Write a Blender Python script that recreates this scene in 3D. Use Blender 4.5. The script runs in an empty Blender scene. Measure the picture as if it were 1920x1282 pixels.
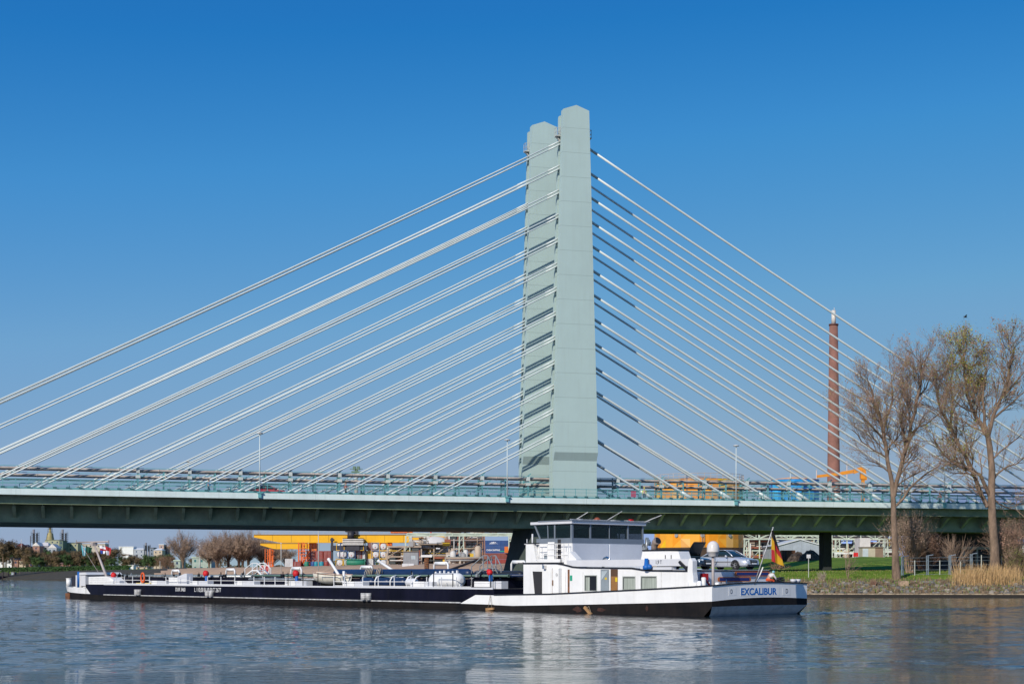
import bpy, math, random
import numpy as np
from mathutils import Vector, Matrix
R = math.radians
random.seed(7)
SC = bpy.context.scene
COL = SC.collection

# ------------------------------------------------------------------ camera
F = 2800.0; YH = 1076.0; CH = 2.85           # focal length (px of a 1920 px frame), horizon row, eye height
cd = bpy.data.cameras.new("camera"); cam = bpy.data.objects.new("camera", cd); COL.objects.link(cam)
cam.location = (0, 0, CH); cam.rotation_euler = (R(90), 0, 0)
cd.sensor_width = 36.0; cd.lens = 36.0 * F / 1920; cd.shift_y = (YH - 641) / 1920
cd.clip_start = 0.5; cd.clip_end = 20000
SC.camera = cam
# ------------------------------------------------------------------ sky and sun
SUN = Vector((-.50, -.866, 0)).normalized(); EL = R(30)
w = bpy.data.worlds.new("World"); SC.world = w; w.use_nodes = True
nt = w.node_tree; bg = nt.nodes['Background']
sky = nt.nodes.new('ShaderNodeTexSky'); sky.sky_type = 'NISHITA'; sky.sun_disc = False
sky.sun_elevation = EL; sky.sun_rotation = math.atan2(SUN.x, SUN.y) % (2 * math.pi)
sky.air_density = 1.0; sky.dust_density = 0.2; sky.ozone_density = 6.0; sky.altitude = 100
tc = nt.nodes.new('ShaderNodeTexCoord'); mp = nt.nodes.new('ShaderNodeMapping'); mp.inputs['Scale'].default_value = (1, 1, 1.5); mp.inputs['Location'].default_value = (0, 0, .1)
nt.links.new(tc.outputs['Generated'], mp.inputs[0]); nt.links.new(mp.outputs[0], sky.inputs[0])
SKS = .12
hs = nt.nodes.new('ShaderNodeHueSaturation'); hs.inputs['Saturation'].default_value = 1.2; hs.inputs['Value'].default_value = SKS
cv = nt.nodes.new('ShaderNodeRGBCurve'); gn = nt.nodes.new('ShaderNodeVectorMath'); gn.operation = 'SCALE'; gn.inputs['Scale'].default_value = 1 / SKS
lin = lambda v: ((v / 255 + .055) / 1.055) ** 2.4
for ch, tab in enumerate(SKT := [[(0, 0), (38, 36), (48, 70), (65, 112), (93, 143), (122, 149), (255, 235)], [(0, 0), (91, 117), (105, 142), (128, 163), (160, 170), (188, 168), (255, 240)], [(0, 0), (149, 190), (167, 205), (194, 207), (225, 199), (244, 193), (255, 240)]]):
    cc = cv.mapping.curves[ch]
    for i, (x, y) in enumerate(tab):
        if i == 0: cc.points[0].location = (0, 0)
        elif i == len(tab) - 1: cc.points[-1].location = (lin(x), lin(y))
        else: cc.points.new(lin(x), lin(y))
    for pt in cc.points: pt.handle_type = 'VECTOR'
cv.mapping.update()
nt.links.new(sky.outputs[0], hs.inputs['Color']); nt.links.new(hs.outputs[0], cv.inputs['Color']); nt.links.new(cv.outputs[0], gn.inputs[0]); nt.links.new(gn.outputs[0], bg.inputs[0]); bg.inputs[1].default_value = SKS
sl = bpy.data.lights.new("sun", 'SUN'); sl.energy = 4.2; sl.angle = R(.5); sl.color = (1.0, .93, .82)
so = bpy.data.objects.new("sun", sl); COL.objects.link(so)
so.rotation_euler = Vector((SUN.x * math.cos(EL), SUN.y * math.cos(EL), math.sin(EL))).to_track_quat('Z', 'Y').to_euler()
SC.view_settings.view_transform = 'Standard'; SC.view_settings.look = 'None'
SC.view_settings.exposure = 0.0; SC.view_settings.gamma = 1.0
try:
    SC.cycles.use_denoising = True; SC.cycles.max_bounces = 7; SC.cycles.sample_clamp_indirect = 20; SC.cycles.transparent_max_bounces = 8
except Exception: pass

# ------------------------------------------------------------------ materials
MATS = {}
def mat(name, c, rough=.6, metal=0, var=.12, vs=.6, bump=0, bs=8, spec=.4, c2=None, streak=0, coat=0, stretch=None):
    if name in MATS: return MATS[name]
    m = bpy.data.materials.new(name); m.use_nodes = True; n = m.node_tree; b = n.nodes['Principled BSDF']
    b.inputs['Roughness'].default_value = rough; b.inputs['Metallic'].default_value = metal
    b.inputs['Specular IOR Level'].default_value = spec; b.inputs['Coat Weight'].default_value = coat
    t = n.nodes.new('ShaderNodeTexCoord'); src = t.outputs['Object']
    if stretch:
        mpp = n.nodes.new('ShaderNodeMapping'); mpp.inputs['Scale'].default_value = stretch
        n.links.new(src, mpp.inputs[0]); src = mpp.outputs[0]
    nz = n.nodes.new('ShaderNodeTexNoise'); nz.inputs['Scale'].default_value = vs; nz.inputs['Detail'].default_value = 6
    nz.inputs['Roughness'].default_value = .65
    n.links.new(src, nz.inputs['Vector'])
    cr = n.nodes.new('ShaderNodeValToRGB'); e = cr.color_ramp.elements
    a = c2 if c2 else tuple(x * (1 - var * 1.6) for x in c)
    e[0].position = .36; e[1].position = .62
    e[0].color = (*a, 1); e[1].color = (*(min(1, x * (1 + (0 if c2 else var * .5))) for x in c), 1)
    n.links.new(nz.outputs[0], cr.inputs[0]); last = cr.outputs[0]
    if streak:
        mp2 = n.nodes.new('ShaderNodeMapping'); mp2.inputs['Scale'].default_value = (1.6, 1.6, .12)
        n.links.new(t.outputs['Object'], mp2.inputs[0])
        n2 = n.nodes.new('ShaderNodeTexNoise'); n2.inputs['Scale'].default_value = 1.6; n2.inputs['Detail'].default_value = 5
        n.links.new(mp2.outputs[0], n2.inputs['Vector'])
        mr = n.nodes.new('ShaderNodeMapRange'); mr.inputs[1].default_value = .5; mr.inputs[2].default_value = .75
        mr.inputs[3].default_value = 0; mr.inputs[4].default_value = streak
        n.links.new(n2.outputs[0], mr.inputs[0])
        mx = n.nodes.new('ShaderNodeMix'); mx.data_type = 'RGBA'
        n.links.new(mr.outputs[0], mx.inputs[0]); n.links.new(last, mx.inputs[6]); mx.inputs[7].default_value = (.22, .19, .15, 1)
        last = mx.outputs[2]
    n.links.new(last, b.inputs['Base Color'])
    if bump:
        nb = n.nodes.new('ShaderNodeTexNoise'); nb.inputs['Scale'].default_value = bs; nb.inputs['Detail'].default_value = 4
        n.links.new(src, nb.inputs['Vector'])
        bp = n.nodes.new('ShaderNodeBump'); bp.inputs['Strength'].default_value = bump; bp.inputs['Distance'].default_value = .1
        n.links.new(nb.outputs[0], bp.inputs['Height']); n.links.new(bp.outputs[0], b.inputs['Normal'])
    MATS[name] = m; return m

def seam_mat(name, c, step, z0, axis=2, w=.018, **k):
    """paint with thin panel joints every `step` metres along one axis"""
    m = mat(name, c, **k); n = m.node_tree; b = n.nodes['Principled BSDF']
    if n.nodes.get('seam'): return m
    col = b.inputs['Base Color'].links[0].from_socket
    t = n.nodes.new('ShaderNodeTexCoord'); s = n.nodes.new('ShaderNodeSeparateXYZ'); s.name = 'seam'
    n.links.new(t.outputs['Object'], s.inputs[0])
    a = n.nodes.new('ShaderNodeMath'); a.operation = 'ADD'; a.inputs[1].default_value = -z0 + 1000 * step
    d = n.nodes.new('ShaderNodeMath'); d.operation = 'DIVIDE'; d.inputs[1].default_value = step
    f = n.nodes.new('ShaderNodeMath'); f.operation = 'FRACT'
    l = n.nodes.new('ShaderNodeMath'); l.operation = 'LESS_THAN'; l.inputs[1].default_value = w
    n.links.new(s.outputs[axis], a.inputs[0]); n.links.new(a.outputs[0], d.inputs[0]); n.links.new(d.outputs[0], f.inputs[0]); n.links.new(f.outputs[0], l.inputs[0])
    mx = n.nodes.new('ShaderNodeMix'); mx.data_type = 'RGBA'
    n.links.new(l.outputs[0], mx.inputs[0]); n.links.new(col, mx.inputs[6]); mx.inputs[7].default_value = (*(x * .70 for x in c), 1)
    n.links.new(mx.outputs[2], b.inputs['Base Color']); return m

def glass(name, c=(.02, .04, .05), rough=.06, alpha=1):
    if name in MATS: return MATS[name]
    m = mat(name, c, rough=rough, var=.1, spec=.8)
    if alpha < 1: m.node_tree.nodes['Principled BSDF'].inputs['Alpha'].default_value = alpha
    return m

# ------------------------------------------------------------------ mesh builder
class MB:
    def __init__(s): s.v = []; s.f = []; s.m = []; s.sm = []
    def add(s, vs, fs, mi=0, smooth=False):
        o = len(s.v); s.v += [tuple(x) for x in vs]
        for f in fs: s.f.append(tuple(i + o for i in f)); s.m.append(mi); s.sm.append(smooth)
        return s
    def box(s, a, b, mi=0, rz=0, c=None):
        x0, y0, z0 = (min(a[i], b[i]) for i in range(3)); x1, y1, z1 = (max(a[i], b[i]) for i in range(3))
        vs = [(x, y, z) for z in (z0, z1) for x, y in ((x0, y0), (x1, y0), (x1, y1), (x0, y1))]
        if rz:
            cx, cy = c or ((x0 + x1) / 2, (y0 + y1) / 2); ca, sa = math.cos(rz), math.sin(rz)
            vs = [(cx + (x - cx) * ca - (y - cy) * sa, cy + (x - cx) * sa + (y - cy) * ca, z) for x, y, z in vs]
        return s.add(vs, [(0, 3, 2, 1), (4, 5, 6, 7), (0, 1, 5, 4), (1, 2, 6, 5), (2, 3, 7, 6), (3, 0, 4, 7)], mi)
    def bar(s, a, b, w, h=None, mi=0):
        """square bar between two points"""
        a = Vector(a); b = Vector(b); d = b - a
        if d.length < 1e-6: return s
        d.normalize(); u = Vector((0, 0, 1)) if abs(d.z) < .95 else Vector((0, 1, 0))
        x = d.cross(u).normalized() * (w / 2); y = d.cross(x).normalized() * ((h or w) / 2)
        vs = [p + i * x + j * y for p in (a, b) for i, j in ((-1, -1), (1, -1), (1, 1), (-1, 1))]
        return s.add(vs, [(0, 3, 2, 1), (4, 5, 6, 7), (0, 1, 5, 4), (1, 2, 6, 5), (2, 3, 7, 6), (3, 0, 4, 7)], mi)
    def tube(s, pts, r, n=8, mi=0, cap=True, smooth=True):
        pts = [Vector(p) for p in pts]; rs = r if isinstance(r, (list, tuple)) else [r] * len(pts)
        o = []; u = None
        for i, p in enumerate(pts):
            d = (pts[min(i + 1, len(pts) - 1)] - pts[max(i - 1, 0)])
            if d.length < 1e-7: d = Vector((0, 0, 1))
            d.normalize()
            if u is None: u = d.cross(Vector((0, 0, 1)) if abs(d.z) < .9 else Vector((0, 1, 0))).normalized()
            else:
                u = u - d * u.dot(d)
                if u.length < 1e-5: u = d.cross(Vector((1, 0, 0)))
                u.normalize()
            v = d.cross(u)
            for k in range(n):
                a = 2 * math.pi * k / n; o.append(p + (u * math.cos(a) + v * math.sin(a)) * rs[i])
        fs = [(i * n + k, i * n + (k + 1) % n, (i + 1) * n + (k + 1) % n, (i + 1) * n + k) for i in range(len(pts) - 1) for k in range(n)]
        s.add(o, fs, mi, smooth)
        if cap:
            q = len(s.v) - len(o); L = len(pts) - 1
            s.f.append(tuple(q + k for k in range(n))[::-1]); s.m.append(mi); s.sm.append(False)
            s.f.append(tuple(q + L * n + k for k in range(n))); s.m.append(mi); s.sm.append(False)
        return s
    def cyl(s, c, r, z0, z1, n=24, mi=0, r2=None): return s.tube([(c[0], c[1], z0), (c[0], c[1], z1)], [r, r if r2 is None else r2], n, mi)
    def ball(s, c, r, n=12, mi=0, sz=1.0):
        rs = []; ps = []
        for i in range(n // 2 + 1):
            a = math.pi * i / (n // 2); ps.append((c[0], c[1], c[2] - math.cos(a) * r * sz)); rs.append(max(1e-3, math.sin(a) * r))
        return s.tube(ps, rs, n, mi)
    def prism(s, poly, y0, y1, mi=0, plane='xz'):
        """polygon in xz (or xy) swept to a thickness"""
        f = (lambda a, b, t: (a, t, b)) if plane == 'xz' else ((lambda a, b, t: (a, b, t)) if plane == 'xy' else (lambda a, b, t: (t, a, b)))
        n = len(poly); vs = [f(a, b, y0) for a, b in poly] + [f(a, b, y1) for a, b in poly]
        return s.add(vs, [tuple(range(n))[::-1], tuple(range(n, 2 * n))] + [(i, (i + 1) % n, n + (i + 1) % n, n + i) for i in range(n)], mi)
    def loft(s, rings, mi=0, smooth=True, cap=True):
        n = len(rings[0]); vs = [p for r in rings for p in r]
        fs = [(i * n + k, i * n + (k + 1) % n, (i + 1) * n + (k + 1) % n, (i + 1) * n + k) for i in range(len(rings) - 1) for k in range(n)]
        s.add(vs, fs, mi, smooth)
        if cap:
            q = len(s.v) - len(vs); s.f.append(tuple(q + k for k in range(n))[::-1]); s.m.append(mi); s.sm.append(False)
            q2 = len(s.v) - n; s.f.append(tuple(q2 + k for k in range(n))); s.m.append(mi); s.sm.append(False)
        return s
    def build(s, name, mats, parent=None, loc=None, rot=None):
        me = bpy.data.meshes.new(name); me.from_pydata(s.v, [], s.f)
        if not isinstance(mats, (list, tuple)): mats = [mats]
        for m in mats: me.materials.append(m)
        me.polygons.foreach_set('material_index', s.m); me.polygons.foreach_set('use_smooth', s.sm)
        me.update(); o = bpy.data.objects.new(name, me); COL.objects.link(o)
        if parent is not None: o.parent = parent
        if loc is not None: o.location = loc
        if rot is not None: o.rotation_euler = rot
        return o

def tag(o, label, cat, group=None):
    o['label'] = label; o['category'] = cat
    if group: o['group'] = group
    return o
def thing(name, label, cat, loc=(0, 0, 0), rz=0, group=None):
    o = bpy.data.objects.new(name, None); COL.objects.link(o); o.location = loc; o.rotation_euler = (0, 0, rz)
    o.empty_display_size = .5; return tag(o, label, cat, group)
def struct(o, kind='structure'): o['kind'] = kind; return o
def kids(o): return [c for c in list(COL.objects) if c.parent is o]
KID = {}
def dup(src, loc, rz, label, group=None, sc=None):
    def cp(o, par):
        c = o.copy(); COL.objects.link(c); c.parent = par
        for k in KID[o.name]: cp(k, c)
        return c
    def idx(o):
        if o.name not in KID:
            KID[o.name] = kids(o)
            for k in KID[o.name]: idx(k)
    idx(src); r = cp(src, None); r.location = loc; r.rotation_euler = (0, 0, rz); r['label'] = label
    if group: r['group'] = group
    if sc: r.scale = sc
    return r
def at(x, y, Y): return Vector(((x - 960) * Y / F, Y, CH + (YH - y) * Y / F))
def wx(x, Y): return (x - 960) * Y / F
def wz(y, Y): return CH + (YH - y) * Y / F
def text(s, size, mt, parent, loc, rot, name='lettering', bold=.0, align='LEFT', sx=1.0, th=.004):
    c = bpy.data.curves.new('t', 'FONT'); c.body = s; c.size = size; c.align_x = align; c.extrude = th; c.offset = bold
    o = bpy.data.objects.new('t', c); COL.objects.link(o); dg = bpy.context.evaluated_depsgraph_get()
    me = bpy.data.meshes.new_from_object(o.evaluated_get(dg)); bpy.data.objects.remove(o); bpy.data.curves.remove(c)
    me.name = name; me.materials.clear(); me.materials.append(mt)
    q = bpy.data.objects.new(name, me); COL.objects.link(q); q.parent = parent; q.location = loc; q.rotation_euler = rot; q.scale = (sx, 1, 1)
    return q

# ------------------------------------------------------------------ river
def water():
    m = bpy.data.materials.new('river_water'); m.use_nodes = True; n = m.node_tree; b = n.nodes['Principled BSDF']
    b.inputs['Base Color'].default_value = (.010, .020, .026, 1); b.inputs['Roughness'].default_value = .015
    b.inputs['IOR'].default_value = 1.33; b.inputs['Specular Tint'].default_value = (.74, .84, .93, 1); b.inputs['Specular IOR Level'].default_value = .42
    t = n.nodes.new('ShaderNodeTexCoord'); prev = None
    def layer(scale, sx, sy, strength, dist, det=3):
        nonlocal prev
        mp = n.nodes.new('ShaderNodeMapping'); mp.inputs['Scale'].default_value = (sx, sy, 1); mp.inputs['Rotation'].default_value = (0, 0, R(12))
        nz = n.nodes.new('ShaderNodeTexNoise'); nz.inputs['Scale'].default_value = scale; nz.inputs['Detail'].default_value = det; nz.inputs['Roughness'].default_value = .55
        bp = n.nodes.new('ShaderNodeBump'); bp.inputs['Strength'].default_value = strength; bp.inputs['Distance'].default_value = dist
        n.links.new(t.outputs['Object'], mp.inputs[0]); n.links.new(mp.outputs[0], nz.inputs['Vector']); n.links.new(nz.outputs[0], bp.inputs['Height'])
        if prev: n.links.new(prev.outputs[0], bp.inputs['Normal'])
        prev = bp; return nz
    layer(.5, .7, 1.1, 1.0, .03, 3)
    layer(2.6, .45, 1.1, 1.0, .032, 4)
    n.links.new(prev.outputs[0], b.inputs['Normal'])
    return m
def river():
    """one sheet of water to the horizon; real wavelets where the picture can resolve them, plus the barge's wake"""
    rn = np.random.RandomState(3)
    an = np.concatenate([np.linspace(-math.pi, -.42, 40)[:-1], np.linspace(-.42, .42, 620), np.linspace(.42, math.pi, 40)[1:]])
    ra = [1.5, 8, 20, 34]; y = 44.0
    while y < 270: ra.append(y); y += .22 + .0011 * (y - 44) + .000012 * (y - 44) ** 2
    ra += [285, 310, 350, 420, 520, 700, 950, 1400, 2500, 6000, 15000]; ra = np.array(ra)
    A, Rr = np.meshgrid(an, ra, indexing='ij'); X = np.sin(A) * Rr; Y = np.cos(A) * Rr; Z = np.zeros_like(X)
    fade = np.clip((.42 - np.abs(A)) / .03, 0, 1) * np.clip((Rr - 44) / 6, 0, 1) * np.clip((300 - Rr) / 60, 0, 1)
    sp = .22 + .0011 * (Rr - 44) + .000012 * (Rr - 44) ** 2
    for i in range(84):
        lam = math.exp(rn.uniform(math.log(.62), math.log(8))); th = rn.normal(-1.25, .65); k = 2 * math.pi / lam
        amp = WSLOPE * lam / (2 * math.pi) * (1.0 if lam < 3 else .35); res = np.clip((lam / sp - 2.6) / 1.5, 0, 1)
        ph = k * (X * math.cos(th) + Y * math.sin(th)) + rn.uniform(0, 6.28)
        Z += amp * res * np.sin(ph + .35 * np.sin(.21 * X + .13 * Y + i))
    gust = .9 + .22 * np.sin(.045 * X + 1.3) * np.sin(.031 * Y + .6) + .1 * np.sin(.11 * X - .07 * Y)
    m2 = np.clip(1.6 * (np.sin(.17 * X + .6 * np.sin(.23 * Y)) * np.sin(.29 * Y + .9 * np.sin(.11 * X)) + .45 * np.sin(.41 * X - .63 * Y)) + .15, 0, 1)
    for i in range(16):
        lam = rn.uniform(.75, 1.5); th = rn.normal(-1.4, .5); k = 2 * math.pi / lam; res = np.clip((lam / sp - 2.3) / 1.2, 0, 1)
        Z += .016 * lam / 6.283 * res * m2 * (np.sin(k * (X * math.cos(th) + Y * math.sin(th)) + rn.uniform(0, 6.28)))
    Z *= fade * gust
    # wake: ridges trailing off astern to the right
    ax, ay = 17.5, 105.0; L = (X - ax) * .753 + (Y - ay) * .658; O = -(X - ax) * .658 + (Y - ay) * .753; u = O / (2.6 + .05 * np.clip(L, 0, 90))
    wk = np.clip(1 - u * u, 0, 1) * np.clip(L / 3, 0, 1) * np.clip(1 - L / 84, 0, 1)
    Z += wk * (.02 + .055 * np.cos(O * 2.4 + .5 * np.sin(L * .7)) + .04 * np.sin(L * 1.9 + O * 1.3) + .015 * rn.normal(size=Z.shape)) * fade
    na, nr = len(an), len(ra); me = bpy.data.meshes.new('river_water'); co = np.stack([X, Y, Z], -1).reshape(-1, 3)
    i, j = np.meshgrid(np.arange(na - 1), np.arange(nr - 1), indexing='ij'); q = np.stack([i * nr + j, i * nr + j + 1, (i + 1) * nr + j + 1, (i + 1) * nr + j], -1).reshape(-1, 4)
    me.vertices.add(len(co)); me.vertices.foreach_set('co', co.ravel()); me.loops.add(q.size); me.loops.foreach_set('vertex_index', q.ravel()); me.polygons.add(len(q))
    me.polygons.foreach_set('loop_start', np.arange(len(q)) * 4); me.polygons.foreach_set('loop_total', np.full(len(q), 4)); me.polygons.foreach_set('use_smooth', np.ones(len(q), bool))
    me.update(calc_edges=True); me.validate(); me.materials.append(water()); o = bpy.data.objects.new('river_water', me); COL.objects.link(o); struct(o)
WSLOPE = .0060
river()

# ------------------------------------------------------------------ land
SHORE = [(700, 168), (150, 176), (60, 184), (40, 186), (22, 190), (10, 199), (-2, 222), (-310, 900), (-420, 960), (-2500, 1150)]
def sdist(X, Y):
    """signed distance to the shoreline, positive inland"""
    best = 1e9; sg = 1
    for (ax, ay), (bx, by) in zip(SHORE, SHORE[1:]):
        dx, dy = bx - ax, by - ay; L = dx * dx + dy * dy; k = max(0, min(1, ((X - ax) * dx + (Y - ay) * dy) / L))
        ex, ey = X - ax - k * dx, Y - ay - k * dy; d = math.hypot(ex, ey)
        if d < best - 1e-9: best = d; sg = 1 if (dx * ey - dy * ex) < 0 else -1
    return best * sg
def lerp_tab(tab, d):
    if d <= tab[0][0]: return tab[0][1]
    for (a, p), (b, q) in zip(tab, tab[1:]):
        if d <= b: return p + (q - p) * (d - a) / (b - a)
    return tab[-1][1]
RT = [(-6, -1.5), (-.05, -.6), (0, .38), (1.0, .45), (5.5, 1.7), (7, 2.0), (13, 2.75), (22, 3.25), (60, 3.55), (74, 4.7), (90, 6.15), (102, 6.2), (125, 5.0)]
LT = [(-6, -1.5), (-.05, -.6), (0, .45), (1, .6), (10, 3.6), (14, 4.6), (40, 5.3)]
def gz(X, Y, d=None):
    if d is None: d = sdist(X, Y)
    k = max(0, min(1, (X + (Y - 200) * .1 - 2) / 16)); k = k * k * (3 - 2 * k)
    z = lerp_tab(RT, d) * k + lerp_tab(LT, d) * (1 - k)
    if d > 8: z += .07 * math.sin(X * .21 + Y * .07) * min(1, (d - 8) / 20) + .06 * math.sin(X * .5 - Y * .33) * min(1, (d - 8) / 20)
    return z
def land():
    s = MB(); angs = [-1.05 + i * .02 for i in range(32)]; angs = [a for a in angs if a < -.42]
    angs += [-.42 + i * .0042 for i in range(200)] + [.42 + .02 * i for i in range(40)]
    rows = [-6, -2, -.4, -.02, .02, .5, 1, 2, 3, 4, 5.5, 7, 9, 12, 16, 20, 25, 30, 36, 42, 48, 54, 60, 66, 72, 78, 84, 90, 96, 103, 112, 126, 140, 180, 300, 600, 1200, 3000, 9000]
    V = []
    for a in angs:
        dx, dy = math.sin(a), math.cos(a)
        lo, hi = 5.0, 6000.0
        # first crossing of the shoreline along this bearing
        r = 100.0; st = 2.0
        while sdist(dx * r, dy * r) < 0 and r < 5000: r += st; st = max(2.0, r * .01)
        lo, hi = r - st, r
        for _ in range(22):
            md = (lo + hi) / 2
            if sdist(dx * md, dy * md) < 0: lo = md
            else: hi = md
        # step so that rows sit at real distances from the water's edge
        for t in rows:
            e = sdist(dx * (hi + 8), dy * (hi + 8)) / 8; e = max(.12, min(1, e))
            rr = hi + t / e if t < 141 else hi + 140 / e + (t - 140)
            X, Y = dx * rr, dy * rr; V.append((X, Y, gz(X, Y) if t < 9000 else 4))
    n = len(rows); s.v = V
    for i in range(len(angs) - 1):
        for j in range(n - 1):
            q = (i * n + j, i * n + j + 1, (i + 1) * n + j + 1, (i + 1) * n + j)
            X = sum(V[k][0] for k in q) / 4; Y = sum(V[k][1] for k in q) / 4; d = sdist(X, Y)
            s.f.append(q); s.sm.append(d > 8)
            if d < (8 if X > 8 or X < -120 else 2.5): s.m.append(0 if X > 8 else 3)
            elif X > 8 and Y < 330: s.m.append(1)
            elif X < -150 and d > 16: s.m.append(1)
            elif X < -120: s.m.append(3)
            else: s.m.append(2 if X > -120 else 1)
    return s
M_soil = mat('bank_soil', (.20, .16, .11), rough=.95, var=.3, vs=1.2, bump=.6, bs=4, c2=(.09, .075, .05))
M_grass = mat('grass_ground', (.17, .25, .03), rough=.9, vs=.25, bump=.5, bs=3, c2=(.10, .165, .02), spec=.1)
M_sand = mat('sandy_ground', (.52, .35, .23), rough=.95, vs=.3, bump=.3, bs=3, c2=(.38, .26, .18), spec=.1)
M_quay = mat('stone_embankment', (.07, .055, .035), rough=.95, vs=.5, bump=.8, bs=2, c2=(.025, .024, .014))
struct(land().build('ground', [M_soil, M_grass, M_sand, M_quay]))

# ------------------------------------------------------------------ bridge
TH = math.atan(752 / F); CT, ST = math.cos(TH), math.sin(TH)
BX, BY = 8.59, 203.0
def tb(x, n=0):
    """axial coordinate of the bridge seen at picture column x, n metres behind the pylon face"""
    k = (x - 960) / F; X = BX - ST * n; Y = BY + CT * n
    return (k * Y - X) / (CT - k * ST)
def bp(t, n): return (BX + CT * t - ST * n, BY + ST * t + CT * n)
def dz(t): return 12.88 + (0.0022 * max(0, -t) if t < 0 else 0.0) + (0.00002 * t * t if t < 0 else 0)
GREEN = (.41, .53, .505)
M_pyl = seam_mat('pylon_paint', GREEN, 3.317, .2, rough=.5, var=.03, vs=.15, streak=.07, spec=.3)
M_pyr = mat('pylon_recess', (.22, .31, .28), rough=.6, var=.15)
M_cab = mat('cable_sheath', (.62, .68, .66), rough=.35, var=.04, spec=.5)
M_fas = seam_mat('fascia_paint', (.62, .73, .71), 12.0, 0, axis=0, w=.004, rough=.5, var=.06, vs=.3, streak=.12)
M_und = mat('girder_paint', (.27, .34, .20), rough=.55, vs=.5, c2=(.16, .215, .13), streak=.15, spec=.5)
M_rib = mat('rib_lit_tone', (.42, .50, .33), rough=.6, vs=.8, c2=(.28, .35, .22))  # girder green lightened: sunlight bounced off the water is put into the colour
M_teal = mat('railing_paint', (.13, .36, .38), rough=.5, var=.1)
M_pipe = mat('pipe_cladding', (.50, .43, .37), rough=.5, metal=.2, var=.2, vs=.8)
M_asph = mat('asphalt', (.05, .05, .052), rough=.9)
bridge = thing('cable_stayed_bridge', 'pale green cable-stayed bridge with twin pylons crossing the whole picture above the barge', 'bridge', (BX, BY, 0), TH)
T0, T1 = -150, 150
EDGE = -5.0; WEB = -.7; FAR = 24
def sweep(mb, prof, mi=0, a=T0, b=T1, step=10, close=True):
    ts = [a + (b - a) * i / max(1, round((b - a) / step)) for i in range(max(1, round((b - a) / step)) + 1)]
    rings = [[(t, n, dz(t) + z) for n, z in prof] for t in ts]; mb.loft(rings, mi, False, close)
s = MB()
sweep(s, [(EDGE, 0), (EDGE, -.72), (EDGE + .25, -.72), (EDGE + .25, -.1), (EDGE + .25, 0)]); s.build('fascia', M_fas, bridge)
s = MB(); sweep(s, [(EDGE + .26, -.15), (EDGE + .26, -.35), (FAR, -.35), (FAR, -.15)]); s.build('roadway', M_asph, bridge)
s = MB()
sweep(s, [(EDGE + 1.35, -.36), (EDGE + 1.35, -1.72), (EDGE + 1.5, -1.72), (EDGE + 1.5, -.36)])      # edge beam
sweep(s, [(EDGE + 1.2, -1.725), (EDGE + 1.2, -1.78), (EDGE + 1.65, -1.78), (EDGE + 1.65, -1.725)])
sweep(s, [(WEB, -.36), (WEB, -3.78), (FAR - 4, -3.78), (FAR - 4, -.36)])
sweep(s, [(WEB - .25, -3.79), (WEB - .25, -3.9), (FAR - 3.8, -3.9), (FAR - 3.8, -3.79)])
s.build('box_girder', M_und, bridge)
t0r = tb(134, WEB - 2)
k = 0
for i in range(-30, 48):
    t = t0r + i * 3.36
    if t < -110 or t > 120: continue
    s = MB(); z = dz(t)
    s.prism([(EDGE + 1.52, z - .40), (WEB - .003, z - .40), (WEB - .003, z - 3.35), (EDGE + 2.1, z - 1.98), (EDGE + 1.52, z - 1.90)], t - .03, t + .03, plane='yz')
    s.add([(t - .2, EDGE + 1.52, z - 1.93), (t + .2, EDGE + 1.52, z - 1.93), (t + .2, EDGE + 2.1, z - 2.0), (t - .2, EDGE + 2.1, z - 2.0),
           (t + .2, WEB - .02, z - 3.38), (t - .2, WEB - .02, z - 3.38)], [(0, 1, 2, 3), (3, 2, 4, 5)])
    s.build('cantilever_rib', M_rib, bridge)
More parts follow.
